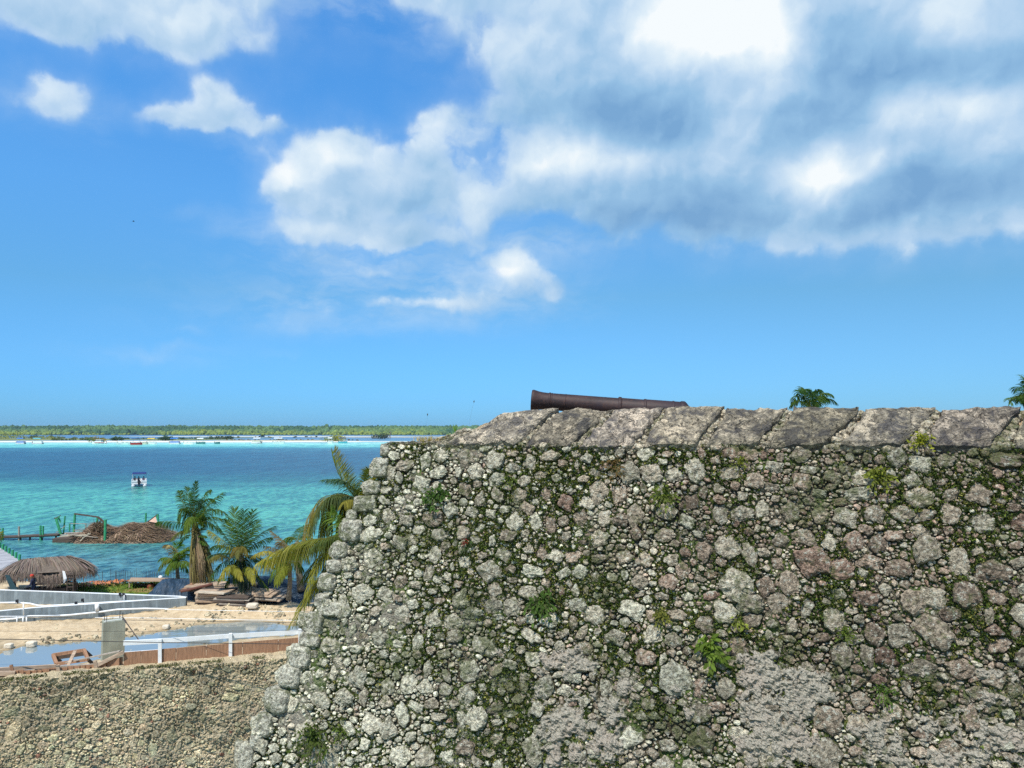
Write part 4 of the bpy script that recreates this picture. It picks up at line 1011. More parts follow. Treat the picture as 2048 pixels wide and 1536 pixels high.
# ------------------------------------------------------------------ water, land, far shore
def poly_sd(x, y, poly):
    """signed distance to a polygon, positive inside"""
    d = np.full(np.shape(x), 1e9); n = len(poly)
    for i in range(n):
        x0, y0 = poly[i]; x1, y1 = poly[(i + 1) % n]
        ex, ey = x1 - x0, y1 - y0; t_ = np.clip(((x - x0) * ex + (y - y0) * ey) / (ex * ex + ey * ey + 1e-9), 0, 1)
        d = np.minimum(d, np.hypot(x - x0 - ex * t_, y - y0 - ey * t_))
    return np.where(inside(x, y, poly), d, -d)
def gpoly(pts, z): return [tuple(G(x, y, z))[:2] for x, y in pts]

def water_mat():
    m, t, b = new_mat('lagoon_water')
    g = t.add('ShaderNodeNewGeometry'); pos = g.outputs['Position']; s3 = t.add('ShaderNodeSeparateXYZ'); t.l.new(pos, s3.inputs[0])
    wob = t.noise(pos, 0.02, 4, 0.6); wob2 = t.noise(t.v('MULTIPLY', pos, (0.3, 1, 1)), 0.09, 3, 0.6)
    # the lagoon floor: shelf by the shore, pale sand, the deep channel, the sand bank beyond; laid out along its own axis
    ly = t.m('LOGARITHM', t.m('MAXIMUM', s3.outputs[1], 20.0), 10.0)
    ly = t.m('ADD', ly, t.m('MULTIPLY', t.m('SUBTRACT', wob, 0.5), 0.10)); ly = t.m('ADD', ly, t.m('MULTIPLY', t.m('SUBTRACT', wob2, 0.5), 0.10))
    lg = lambda v: math.log10(v)
    def st(Y): return (lg(Y) - 1.5) / 2.0
    c = t.ramp(t.mr(ly, 1.5, 3.5, smooth=False), [
        (st(48), (0.050, 0.155, 0.19)), (st(62), (0.052, 0.18, 0.20)), (st(70), (0.055, 0.23, 0.20)), (st(86), (0.06, 0.285, 0.205)), (st(125), (0.05, 0.265, 0.20)),
        (st(155), (0.012, 0.10, 0.10)), (st(190), (0.004, 0.046, 0.075)), (st(330), (0.004, 0.046, 0.08)), (st(430), (0.02, 0.12, 0.15)), (st(455), (0.04, 0.25, 0.25)),
        (st(480), (0.10, 0.42, 0.34)), (st(560), (0.22, 0.62, 0.48)), (st(620), (0.34, 0.68, 0.56)), (st(700), (0.12, 0.28, 0.30)), (st(900), (0.07, 0.15, 0.24)), (st(1900), (0.07, 0.14, 0.22))])
    # light and shade of wind ripples painted as colour streaks, longer farther out
    r1 = t.noise(t.v('MULTIPLY', pos, (1.0, 0.6, 1)), 1.3, 3, 0.6)
    r2 = t.noise(t.v('MULTIPLY', pos, (1.0, 0.26, 1)), 0.62, 3, 0.6)
    r3 = t.noise(t.v('MULTIPLY', pos, (1.0, 0.13, 1)), 0.26, 3, 0.6)
    r4 = t.noise(t.v('MULTIPLY', pos, (0.7, 1, 1)), 0.06, 4, 0.7)
    far = t.mr(s3.outputs[1], 90, 260)
    rip = t.m('ADD', t.mix(far, t.m('ADD', t.m('MULTIPLY', r1, 0.5), t.m('MULTIPLY', r2, 0.35)), t.m('ADD', t.m('MULTIPLY', r2, 0.35), t.m('MULTIPLY', r3, 0.5))), t.m('MULTIPLY', r4, 0.25))
    c = t.mix(t.mr(rip, 0.46, 0.63), t.mix(1.0, c, (0.34, 0.52, 0.64), 'MULTIPLY'), t.mix(1.0, c, (1.65, 1.38, 1.30), 'MULTIPLY'))
    rd = t.noise(t.v('MULTIPLY', pos, (0.75, 1.0, 1)), 1.5, 3, 0.65)
    c = t.mix(t.m('MULTIPLY', t.mr(rd, 0.46, 0.36), t.m('SUBTRACT', 0.85, t.m('MULTIPLY', t.mr(s3.outputs[1], 60, 110), 0.6))), c, t.mix(1.0, c, (0.10, 0.34, 0.45), 'MULTIPLY'))  # dark sides of the near waves, painted into the colour as dashes
    t.l.new(c, b.inputs['Base Color']); b.inputs['Roughness'].default_value = 0.22; b.inputs['IOR'].default_value = 1.33
    b.inputs['Specular IOR Level'].default_value = 0.25
    r0 = t.noise(t.v('MULTIPLY', pos, (0.8, 1, 1)), 2.6, 3, 0.6)
    hgt = t.m('ADD', t.m('MULTIPLY', r2, 1.6), t.m('ADD', t.m('MULTIPLY', r1, 0.55), t.m('MULTIPLY', r0, 0.12)))
    bump(t, b, hgt, 1.0, 0.55)
    return m
M_water = water_mat()
def sheet(name, x0, x1, y0, y1, z, mat, nx=1, ny=1, **p):
    xs, ys = np.meshgrid(np.linspace(x0, x1, nx + 1), np.linspace(y0, y1, ny + 1)); idx = np.arange(xs.size).reshape(xs.shape)
    me = mesh_np(name, np.stack([xs, ys, np.full_like(xs, z)], -1).reshape(-1, 3), np.stack([idx[:-1, :-1], idx[:-1, 1:], idx[1:, 1:], idx[1:, :-1]], -1).reshape(-1, 4), mat=mat)
    return link(me, name, None, **p)
sheet('lagoon_water', -6000, 6000, 20, 9000, 0.0, M_water, kind='structure')
M_bed_l = plain('lagoon_floor', (0.30, 0.27, 0.20)); sheet('ground', -7000, 7000, -4000, 9500, -1.5, M_bed_l, kind='structure')

# puddle on the building site and the ground around it
PUD = gpoly([(-60, 1345), (-20, 1318), (14, 1302), (60, 1291), (130, 1286), (205, 1281), (290, 1269), (380, 1253), (420, 1246), (452, 1243), (470, 1236), (500, 1232), (540, 1236), (556, 1243), (575, 1250), (640, 1252), (640, 1262), (590, 1272), (540, 1272), (480, 1276), (440, 1287), (380, 1293), (320, 1298), (250, 1306), (180, 1322), (100, 1350), (0, 1400), (-60, 1400)], 0.5)
SHORE = 50.5
def ground_z(x, y):
    p2 = np.stack([x, y], -1)
    z = 0.60 + (fbm(p2 * 0.35, 4, 201) - 0.5) * 0.30 + (fbm(p2 * 1.8, 4, 202) - 0.5) * 0.16 + (fbm(p2 * 7, 3, 205, .65) - 0.5) * 0.07
    sd = poly_sd(x, y, PUD) + (fbm(p2 * 0.9, 3, 203) - 0.5) * 0.5
    z = np.where(sd > -0.9, np.minimum(z, 0.50 - np.clip(sd, -0.9, 1.5) * 0.16 + (fbm(p2 * 6, 3, 204) - .5) * 0.05), z)
    # bank of spoil by the tank, the slope up to the moat wall, the fall to the lagoon
    mx, my = tuple(G(480, 1222, 0.7))[:2]
    z = z + 0.38 * np.exp(-(((x - mx) / 3.2) ** 2 + ((y - my) / 1.2) ** 2))
    mx, my = tuple(G(120, 1258, 0.6))[:2]; z = z + 0.16 * np.exp(-(((x - mx) / 5.0) ** 2 + ((y - my) / 1.3) ** 2)) * (sd < -0.3)
    wallx = MF.A[1] + (x - MF.A[0]) * MF.e1[1] / MF.e1[0]
    dd = y - wallx
    z = np.where(dd < 6, np.maximum(z, 2.75 - np.clip(dd - 2.2, 0, 9) * 0.72), z)
    sh = SHORE + (fbm(np.stack([x * 0.12, x * 0], -1), 3, 207) - .5) * 3
    z = np.where(y > sh - 3, np.minimum(z, 0.62 - (y - sh + 3) * 0.22), z)
    return np.maximum(z, -1.2)
xs = np.concatenate([np.linspace(-70, -32, 40), np.arange(-31.9, 0, 0.14), np.linspace(0.3, 75, 120)])
ys = np.concatenate([np.linspace(14, 27, 60), np.arange(27.1, 52, 0.12), np.linspace(52.2, 60, 14)])
XX, YY = np.meshgrid(xs, ys); ZZ = ground_z(XX, YY)
wl = MF.A[1] + (XX - MF.A[0]) * MF.e1[1] / MF.e1[0]
YY = np.maximum(YY, wl + 0.75)
ZZ = np.where(YY < wl + 1.2, np.minimum(ZZ, 2.78), ZZ)
def ground_mat():
    m, t, b = new_mat('site_sand')
    g = t.add('ShaderNodeNewGeometry'); pos = g.outputs['Position']; s3 = t.add('ShaderNodeSeparateXYZ'); t.l.new(pos, s3.inputs[0])
    a = t.noise(pos, 0.5, 4, 0.6); m_ = t.noise(pos, 3.5, 5, 0.65); f = t.noise(pos, 16, 4, 0.7)
    c = t.mix(t.mr(m_, 0.3, 0.7), (0.42, 0.31, 0.185), (0.57, 0.445, 0.285))
    c = t.mix(t.m('MULTIPLY', t.mr(f, 0.5, 0.68), 0.5), c, (0.66, 0.55, 0.39))
    c = t.mix(t.m('MULTIPLY', t.mr(f, 0.42, 0.32), 0.5), c, (0.30, 0.22, 0.14))
    wet = t.mr(s3.outputs[2], 0.60, 0.50); c = t.mix(t.m('MULTIPLY', wet, 0.75), c, (0.24, 0.19, 0.115))
    at = t.add('ShaderNodeAttribute', attribute_name='tone'); sp = t.add('ShaderNodeSeparateColor'); t.l.new(at.outputs['Color'], sp.inputs[0])
    gr = t.mix(t.mr(m_, .35, .65), (0.055, 0.10, 0.015), (0.15, 0.19, 0.03)); gr = t.mix(t.mr(a, 0.5, 0.62), gr, (0.22, 0.15, 0.06))
    c = t.mix(t.mr(t.m('ADD', sp.outputs[0], t.m('MULTIPLY', t.m('SUBTRACT', m_, .5), .8)), .4, .6), c, gr)
    t.l.new(c, b.inputs['Base Color']); b.inputs['Roughness'].default_value = 0.95; b.inputs['Specular IOR Level'].default_value = 0.1
    bump(t, b, t.m('ADD', m_, t.m('MULTIPLY', f, 0.5)), 0.8, 0.08)
    return m
LAWN = gpoly([(100, 1175), (160, 1168), (200, 1163), (260, 1160), (420, 1157), (700, 1155), (900, 1160), (900, 1178), (560, 1178), (420, 1176), (330, 1192), (250, 1194), (150, 1188)], 0.6)
lawn = np.clip(0.5 + poly_sd(XX, YY, LAWN) * 0.6, 0, 1)
idx = np.arange(XX.size).reshape(XX.shape)
gm = mesh_np('site_ground', np.stack([XX, YY, ZZ], -1).reshape(-1, 3), np.stack([idx[:-1, :-1], idx[:-1, 1:], idx[1:, 1:], idx[1:, :-1]], -1).reshape(-1, 4),
             col=np.stack([lawn] * 3, -1).reshape(-1, 3), mat=ground_mat(), smooth=True)
link(gm, 'terrain', None, kind='structure')
def puddle_mat():
    m, t, b = new_mat('puddle_water')
    g = t.add('ShaderNodeNewGeometry'); pos = g.outputs['Position']
    n = t.noise(pos, 0.35, 3, 0.5)
    t.l.new(t.mix(n, (0.24, 0.25, 0.21), (0.20, 0.26, 0.29)), b.inputs['Base Color'])
    b.inputs['Roughness'].default_value = 0.06; b.inputs['Specular IOR Level'].default_value = 1.0; b.inputs['IOR'].default_value = 1.9
    bump(t, b, t.noise(t.v('MULTIPLY', pos, (0.6, 1, 1)), 2.0, 3, 0.5), 0.15, 0.05)
    return m
xs_ = [p[0] for p in PUD]; ys_ = [p[1] for p in PUD]
sheet('puddle_water', min(xs_) - 1, max(xs_) + 1, min(ys_) - 0.5, max(ys_) + 1, 0.5, puddle_mat(), kind='structure')
M_moatg = plain('moat_grass', (0.10, 0.13, 0.04), 0.95, 0.4, 3, bmp=0.05)
sheet('moat_ground', -40, 30, -5, 24, -0.6, M_moatg, kind='structure')
# loose stones on the sand
def scatter_rocks():
    r = np.random.default_rng(55); rows = []
    shore = [PUD[i] for i in range(3, 15)]
    for _ in range(420):
        if r.random() < 0.6:
            i = r.integers(len(shore) - 1); t_ = r.random(); x = shore[i][0] * (1 - t_) + shore[i + 1][0] * t_ + r.normal(0, .25); y = shore[i][1] * (1 - t_) + shore[i + 1][1] * t_ + abs(r.normal(0, 0.5))
        else: x, y = r.uniform(-26, -8), r.uniform(31, 44)
        s = r.uniform(0.03, 0.10) * (1.8 if r.random() < .08 else 1)
        rows.append((x, y, s, s * r.uniform(.6, 1), r.uniform(-3, 3), r.integers(18)))
    rows = np.array(rows); z0 = ground_z(rows[:, 0], rows[:, 1])
    keep = z0 > 0.42; rows, z0 = rows[keep], z0[keep]
    zz = {}
    k = 0
    def T_g(u, w_, z): return np.stack([u, w_, z], -1)
    cc = np.array([[0.62, 0.53, 0.38]]) * r.uniform(0.6, 1.2, (len(rows), 1)); dk = r.random(len(rows)) < .2; cc[dk] *= 0.35
    # order as join_stones does: by variant
    return link(join_stones('stones', rows, SMALL, T_g, z0, cc, M_tan_a, 9), 'loose_stones', None, kind='stuff', label='pale stones strewn over the sand by the puddle')
scatter_rocks()

# grass blades over the strip of lawn
def lawn_grass():
    r = np.random.default_rng(66); n = 9000
    x = r.uniform(-36, 10, n); y = r.uniform(42, 51, n); sd = poly_sd(x, y, LAWN); k = sd > -0.2 * r.random(n)
    x, y = x[k], y[k]; z = ground_z(x, y); p = np.stack([x, y, z], -1)[z > 0.05]
    c = np.where(r.random((len(p), 1)) < .75, np.array([[0.11, 0.19, 0.03]]), np.array([[0.25, 0.22, 0.05]]))
    me = tufts('grass', p, np.array([0, 0, 1.0]), r.uniform(.06, .16, len(p)), c, M_moss, None, per=4, seed=4, up=1.2, blade=0.3)
    link(me, 'grass', None, kind='stuff')
lawn_grass()

# ---- sand bank, scrub and far forest
def blob_land(name, cx, cy, rx, ry, h, mat, seed=1, pts=64, **p):
    r = np.random.default_rng(seed); rings = [1.0, 0.9, 0.75, 0.4]; hs = [-0.3, 0.10, 0.7, 1.0]
    th_ = np.linspace(0, 2 * np.pi, pts, endpoint=False); n_ = 1 + (fbm(np.stack([np.cos(th_) * 3 + seed * 5, np.sin(th_) * 3], -1), 4, seed, .6) - .5) * 0.7
    V_ = []
    for q, hh in zip(rings, hs): V_ += [(cx + math.cos(a) * rx * q * k, cy + math.sin(a) * ry * q * k, h * hh) for a, k in zip(th_, n_)]
    V_.append((cx, cy, h)); Q_ = [(i * pts + j, i * pts + (j + 1) % pts, (i + 1) * pts + (j + 1) % pts, (i + 1) * pts + j) for i in range(3) for j in range(pts)]
    T_ = [(3 * pts + j, 3 * pts + (j + 1) % pts, 4 * pts) for j in range(pts)]
    return link(mesh_np(name, np.array(V_), [np.array(Q_), np.array(T_)], mat=mat, smooth=True), name, None, **p)
M_white = plain('white_sand', (0.62, 0.59, 0.49), 0.9, 0.08, 0.05)
M_marsh = plain('marsh_ground', (0.20, 0.21, 0.07), 0.95, 0.4, 0.03, col2=(0.10, 0.13, 0.05))
M_mud = plain('marsh_flat', (0.36, 0.34, 0.24), 0.9, 0.3, 0.03)
def land_px(x0, x1, y0, y1, h, mat, seed, name='sandbar'):
    a = G((x0 + x1) / 2, y1, 0); b_ = G((x0 + x1) / 2, y0, 0); cy = (a.y + b_.y) / 2
    L_, R_ = P(x0, 862, cy).x, P(x1, 862, cy).x
    return blob_land(name, (L_ + R_) / 2, cy, (R_ - L_) / 2, abs(b_.y - a.y) / 2 * 1.1, h, mat, seed, kind='structure')
land_px(-260, 860, 881.8, 884.6, 0.35, M_white, 3)
land_px(-300, 180, 877, 882.5, 0.8, M_marsh, 5, 'marsh')
land_px(130, 330, 877.5, 880.5, 0.5, M_marsh, 6, 'marsh')
land_px(300, 460, 878, 881, 0.5, M_marsh, 7, 'marsh')
land_px(420, 720, 880.2, 881.8, 0.4, M_mud, 8, 'marsh')
land_px(250, 900, 872.6, 873.4, 0.6, M_white, 9, 'sandbar')
land_px(330, 560, 875.2, 876.4, 0.5, M_marsh, 10, 'marsh')
land_px(560, 1200, 874.6, 875.4, 0.5, M_mud, 12, 'marsh')
blob_land('far_shore', 300, 3100, 4200, 1320, 1.2, M_marsh, 11, pts=128, kind='structure')

def leaf_cloud(r, n, c, rad, size, cols, flat=0.8):
    """n leaf faces through an uneven ellipsoid"""
    d = r.normal(0, 1, (n, 3)); d /= np.linalg.norm(d, axis=1, keepdims=True)
    lump = 0.72 + 0.5 * fbm(d * 1.9 + r.uniform(0, 50), 3, 7)
    q = d * (r.random(n) ** 0.4)[:, None] * lump[:, None] * np.array(rad); q[:, 2] = np.maximum(q[:, 2], -rad[2] * flat)
    p = q + np.array(c)
    a = r.normal(0, 1, (n, 3)); a /= np.linalg.norm(a, axis=1, keepdims=True); b_ = np.cross(a, r.normal(0, 1, (n, 3))); b_ /= np.linalg.norm(b_, axis=1, keepdims=True)
    s_ = size * r.uniform(.6, 1.4, (n, 1)); v = np.stack([p - a * s_, p - b_ * s_ * .6, p + a * s_, p + b_ * s_ * .6], 1)
    cc = np.repeat(cols * r.uniform(.65, 1.35, (n, 1)), 4, 0)
    return v.reshape(-1, 3), cc
def forest():
    r = np.random.default_rng(77); V_ = []; C_ = []
    # crowns as lumpy domes, from the pale low scrub in front to the tall dark wood behind
    n = 6500
    t_ = r.random(n) ** 0.8; y = 1840 + t_ * 620; x = r.uniform(-1, 1, n) * (1400 + (y - 1840) * 0.9) + 50
    hgt = 3.5 + 18.0 * np.clip((t_ - 0.10) / 0.5, 0, 1) + r.normal(0, 1.2, n) + 3.0 * (fbm(np.stack([x, y], -1) * 0.006, 3, 5) - .5); hgt = np.maximum(hgt, 2.2)
    hgt = hgt * (1.10 - 0.10 * (x > 0))
    rad = np.clip(hgt * r.uniform(.55, .85, n), 3, 10)
    dth = fbm(np.stack([x, y], -1) * 0.008, 4, 12)
    light = np.array([0.20, 0.25, 0.055]); dark = np.array([0.05, 0.115, 0.06]); mid = np.array([0.10, 0.18, 0.075])
    f = np.clip((t_ - .10) * 4.5 + (dth - .5) * 3, 0, 1)[:, None]
    col = light * (1 - f) + np.where(dth[:, None] > 0.53, dark, mid) * f
    k = 5; a = np.linspace(0, 2 * np.pi, 9, endpoint=False)
    base = [(0, 0, 1.0)]
    for rr_, zz_ in ((0.45, .92), (0.85, .62), (1.0, .25), (0.8, 0.0)): base += [(math.cos(q) * rr_, math.sin(q) * rr_, zz_) for q in a]
    base = np.array(base); m = len(base)
    jit = 1 + (r.random((n, m, 1)) - .5) * 0.34
    V_ = base[None] * jit * np.stack([rad, rad, hgt], -1)[:, None, :] + np.stack([x, y, 0 * x], -1)[:, None, :]
    T_ = [(0, 1 + j, 1 + (j + 1) % 9) for j in range(9)]; Q_ = [(1 + i * 9 + j, 10 + i * 9 + j, 10 + i * 9 + (j + 1) % 9, 1 + i * 9 + (j + 1) % 9) for i in range(3) for j in range(9)]
    off = (np.arange(n) * m)[:, None, None]
    cc = col[:, None, :] * r.uniform(.7, 1.35, (n, m, 1))
    me = mesh_np('forest', V_.reshape(-1, 3), [(np.array(Q_)[None] + off).reshape(-1, 4), (np.array(T_)[None] + off).reshape(-1, 3)], col=cc.reshape(-1, 3), mat=M_moss)
    link(me, 'forest', None, kind='stuff')
forest()
def scrub_mass():
    r = np.random.default_rng(88); V_ = []; C_ = []
    def add(x0, x1, y, hpx, n, col, sz=0.55, dense=70):
        for i in range(n):
            px_ = r.uniform(x0, x1); p = G(px_, y + r.uniform(-.8, .4), 0); k = p.y / F; h = hpx * k * r.uniform(.5, 1.1)
            v, c = leaf_cloud(r, dense, (p.x, p.y, h * .35), (h * r.uniform(.7, 1.6), h * .8, h * .65), sz * k * 1.6, np.array([col]) * r.uniform(.7, 1.2)); V_.append(v); C_.append(c)
    add(-120, 40, 876, 14, 26, (0.24, 0.25, 0.04)); add(-120, 110, 879, 8, 34, (0.27, 0.27, 0.05)); add(40, 120, 877, 6, 14, (0.17, 0.20, 0.05))
    add(100, 180, 880.5, 5, 22, (0.10, 0.14, 0.05)); add(100, 250, 878, 4, 20, (0.14, 0.16, 0.06)); add(230, 300, 879, 5, 10, (0.07, 0.11, 0.06)); add(320, 450, 879.5, 6, 30, (0.08, 0.12, 0.055)); add(420, 480, 876.5, 5, 12, (0.06, 0.10, 0.055))
    add(450, 720, 880.8, 2.2, 40, (0.22, 0.19, 0.10)); add(60, 110, 874, 4, 6, (0.04, 0.08, 0.05)); add(500, 700, 875, 2.5, 16, (0.08, 0.11, 0.06))
    V2 = np.concatenate(V_); q = np.arange(len(V2)).reshape(-1, 4)
    link(mesh_np('scrub', V2, q, col=np.concatenate(C_), mat=M_moss), 'scrub', None, kind='stuff')
scrub_mass()
M_bark = plain('bark', (0.10, 0.085, 0.06), 0.9, 0.4, 8)
def bush(label, x, ybase, w_px, h_px, col, n=900, seed=1, col2=None, stems=4):
    r = np.random.default_rng(seed); p = G(x, ybase, 0); p.z = 0.1; k = p.y / F; W_, H_ = w_px * k, h_px * k
    th = thing('mangrove_bush', label, 'mangrove bush', tuple(p), group='mangrove bushes on the sand bank'); V_ = []; C_ = []
    for i in range(6):
        ox = r.uniform(-.36, .36) * W_; hh = H_ * r.uniform(.65, 1.0) * (1 - abs(ox / W_) * .6)
        cc = np.array([col if (col2 is None or r.random() < .55) else col2])
        v, c = leaf_cloud(r, n // 6, (ox, r.uniform(-.1, .1) * W_, hh * .52), (W_ * .26, W_ * .26, hh * .55), 0.8 * k * 1.3, cc); V_.append(v); C_.append(c)
    V2 = np.concatenate(V_); link(mesh_np('crown', V2, np.arange(len(V2)).reshape(-1, 4), col=np.concatenate(C_), mat=M_moss), 'crown', th)
    m_ = MB()
    for i in range(stems): m_.tube([(r.uniform(-.15, .15) * W_, 0, -.4), (r.uniform(-.3, .3) * W_, r.uniform(-.1, .1) * W_, H_ * .6)], [k * .8, k * .4], 5)
    m_.obj('trunk', M_bark, th)
bush('orange and green mangrove bush beside the white cruiser', 190, 885.5, 34, 13, (0.34, 0.22, 0.03), seed=1, col2=(0.12, 0.17, 0.04))
bush('low dark green mangrove behind the boats, next to the orange green bush', 233, 881.5, 26, 9, (0.06, 0.11, 0.05), seed=2)
bush('dark grey green mangrove clump behind the blue canopied boat', 330, 881.5, 30, 12, (0.05, 0.10, 0.05), seed=3)
bush('low dark mangrove patch on the flat beyond the teal boat', 447, 878.5, 34, 7, (0.05, 0.09, 0.05), seed=4)
bush('bright yellow green mangrove bush standing alone on the sand bank', 668, 883, 50, 16, (0.30, 0.30, 0.03), seed=5, col2=(0.17, 0.20, 0.03))
bush('dark green mangrove island closest to the fort wall', 764, 877.5, 42, 13, (0.04, 0.10, 0.05), seed=6, col2=(0.09, 0.09, 0.05))
bush('tiny dark mangrove on the far flat, past the white canopied boat', 524, 873.5, 9, 4, (0.05, 0.09, 0.06), seed=7, n=300)
dt = G(780, 876, 0); dt.z = 0.1; th = thing('dead_tree', 'bare dead tree trunk above the dark mangrove island', 'dead tree', tuple(dt)); k = dt.y / F; m_ = MB()
m_.tube([(0, 0, -.3), (.3 * k, 0, 8 * k), (-.5 * k, 0, 16 * k)], [.9 * k, .7 * k, .25 * k], 6); m_.tube([(.2 * k, 0, 9 * k), (3 * k, 0, 13 * k)], [.5 * k, .2 * k], 5); m_.obj('trunk', plain('dead_wood', (0.20, 0.13, 0.09)), th)

# ------------------------------------------------------------------ boats
COL = {}
def pm(name, col, rough=0.5, **k):
    if name not in COL: COL[name] = plain(name, col, rough, 0.12, 2.0, **k)
    return COL[name]
def hull_mesh(L, W_, H_, bow=0.35, flare=0.75, n=10):
    V_ = []; T_ = []
    for i in range(n + 1):
        s = i / n; x = -L / 2 + L * s; wd = W_ / 2 * (1 if s < 1 - bow else max(0.03, math.cos((s - 1 + bow) / bow * math.pi / 2) ** 0.7)); zt = H_ * (1 + 0.25 * max(0, (s - 1 + bow) / bow))
        V_ += [(x, -wd, zt), (x, -wd * flare, -0.15), (x, wd * flare, -0.15), (x, wd, zt), (x, wd * .85, zt - 0.05), (x, wd * .8, H_ * .35), (x, -wd * .8, H_ * .35), (x, -wd * .85, zt - .05)]
    Q_ = [(i * 8 + j, i * 8 + (j + 1) % 8, (i + 1) * 8 + (j + 1) % 8, (i + 1) * 8 + j) for i in range(n) for j in range(8)]
    for e in (0, n * 8): Q_ += [(e, e + 1, e + 6, e + 7), (e + 1, e + 2, e + 5, e + 6), (e + 2, e + 3, e + 4, e + 5)]
    return np.array(V_), np.array(Q_)
BG = 'boats moored along the sand bank'
def boat(label, x, y, w_px, hull, canopy=None, kind='launch', rz=0.0, people=0, seed=0, stripe=None):
    r = random.Random(seed + int(x)); p = G(x, y, 0); p.z = 0.05; k = p.y / F; L = w_px * k
    th = thing('moored_boat', label, 'boat', tuple(p), rz, BG); th.scale = (1.25, 1.5, 1.8)
    Wd = max(1.8, L * .30); H_ = 0.75
    if kind == 'pontoon':
        for sy in (-1, 1): MB().tube([(-L / 2, sy * Wd * .4, .2), (L * .42, sy * Wd * .4, .2), (L / 2, sy * Wd * .4, .35)], [.28, .28, .08], 8).obj('pontoon', pm('aluminium', (.55, .57, .6), .35), th, smooth=True)
        MB().box((0, 0, .5), (L * .92, Wd, .12)).obj('deck', pm('white_paint', (.8, .8, .78)), th)
        for sy in (-1, 1): MB().box((0, sy * Wd * .48, .85), (L * .8, .06, .55)).obj('side_panel', hull, th)
        MB().box((-L * .40, 0, .85), (.06, Wd * .9, .55)).obj('side_panel', hull, th)
    else:
        v_, q_ = hull_mesh(L, Wd, H_); link(mesh_np('hull', v_, q_, mat=hull), 'hull', th)
        if stripe: [MB().box((-L * .1, sy * Wd * .503, .45), (L * .7, .03, .22)).obj('stripe', stripe, th) for sy in (-1, 1)]
        if kind == 'cruiser':
            m_ = MB(); m_.box((-L * .02, 0, 1.25), (L * .42, Wd * .75, .95)); m_.box((L * .12, 0, .95), (L * .3, Wd * .65, .35)); m_.obj('cabin', hull, th)
            m_ = MB(); m_.box((-L * .02, 0, 1.38), (L * .425, Wd * .76, .32)); m_.obj('window', pm('dark_glass', (.02, .03, .05), .1), th)
    if canopy:
        cz = 2.35
        for sx_ in (-.32, .22):
            for sy in (-1, 1): MB().tube([(L * sx_, sy * Wd * .42, .6), (L * sx_, sy * Wd * .42, cz)], .05, 5).obj('canopy_pole', pm('aluminium', (.55, .57, .6), .35), th)
        m_ = MB(); m_.raw([(L * x_, Wd * .5 * y_, cz + z_) for x_, y_, z_ in ((-.42, -1, 0), (.30, -1, 0), (.30, 0, .22), (-.42, 0, .22), (-.42, 1, 0), (.30, 1, 0), (-.42, -1, -.14), (.30, -1, -.14), (-.42, 1, -.14), (.30, 1, -.14))],
              [(0, 1, 2, 3), (3, 2, 5, 4), (6, 7, 1, 0), (4, 5, 9, 8)]); m_.raw([(L * -.42, 0, cz), (L * .3, 0, cz), (L * .3, Wd * .5, cz - .12), (L * -.42, Wd * .5, cz - .12), (L * -.42, -Wd * .5, cz - .12), (L * .3, -Wd * .5, cz - .12)], [(0, 1, 2, 3), (4, 5, 1, 0)])
        m_.obj('canopy', canopy, th)
    m_ = MB(); m_.box((-L / 2 - .2, 0, .75), (.35, .35, .6)); m_.box((-L / 2 - .15, 0, .1), (.15, .15, .9)); m_.obj('outboard_motor', pm('black_plastic', (.03, .03, .035)), th)
    for s_ in (-.15, .12): MB().box((L * s_, 0, .72), (.45, Wd * .6, .35)).obj('seat', pm('seat_vinyl', (.25, .22, .2)), th)
    return th
wh, bl, tl, yl, dk_, rd, cr, nv = (pm('white_paint', (.8, .8, .78)), pm('blue_canvas', (.03, .16, .5)), pm('teal_canvas', (.10, .42, .5)), pm('yellow_canvas', (.75, .5, .05)), pm('dark_canvas', (.03, .05, .09)), pm('red_paint', (.45, .03, .03)), pm('cream_paint', (.62, .58, .46)), pm('navy_canvas', (.02, .03, .13)))
boat('pontoon boat with a blue canopy, first boat from the yellow scrub', 42, 888, 14, bl, bl, 'pontoon')
boat('pale pontoon boat with a light teal canopy on the white sand', 76, 888, 16, wh, tl, 'pontoon', .1)
boat('white cabin cruiser with a red stripe in front of the orange green bush', 198, 887.5, 22, wh, None, 'cruiser', math.pi, stripe=rd)
boat('long low white motor boat with no canopy', 250, 888.5, 24, wh, None, 'launch', stripe=None)
boat('boat with a dark canopy and red hull crowded between two white ones', 273, 889.5, 17, rd, dk_, 'launch', .2)
boat('small cream open boat beside the dark canopied one', 289, 888.5, 12, cr, None, 'launch')
boat('white boat under a yellow canopy', 304, 888, 16, wh, yl, 'launch')
boat('large pontoon boat with a bright blue canopy', 350, 888, 17, bl, bl, 'pontoon')
boat('low white launch with a black motor, between blue and teal boats', 378, 888.5, 16, wh, None, 'launch')
boat('dark teal hulled boat with a white canopy', 402, 888, 14, pm('teal_paint', (.05, .2, .22)), wh, 'launch')
boat('smallest boat, a dark teal dinghy near the shallow edge', 435, 888, 8, pm('teal_paint', (.05, .2, .22)), None, 'launch')
boat('pontoon boat with a broad white canopy and dark stern', 513, 887, 16, cr, wh, 'pontoon', math.pi)
boat('long boat with a white canopy, alone on the bank', 558, 887, 18, wh, wh, 'launch', .1)
boat('small white skiff in front of the yellow green bush', 661, 886.5, 9, wh, wh, 'launch')
boat('boat with a violet blue canopy beside the yellow green bush', 686, 886.5, 14, tl, nv, 'launch')

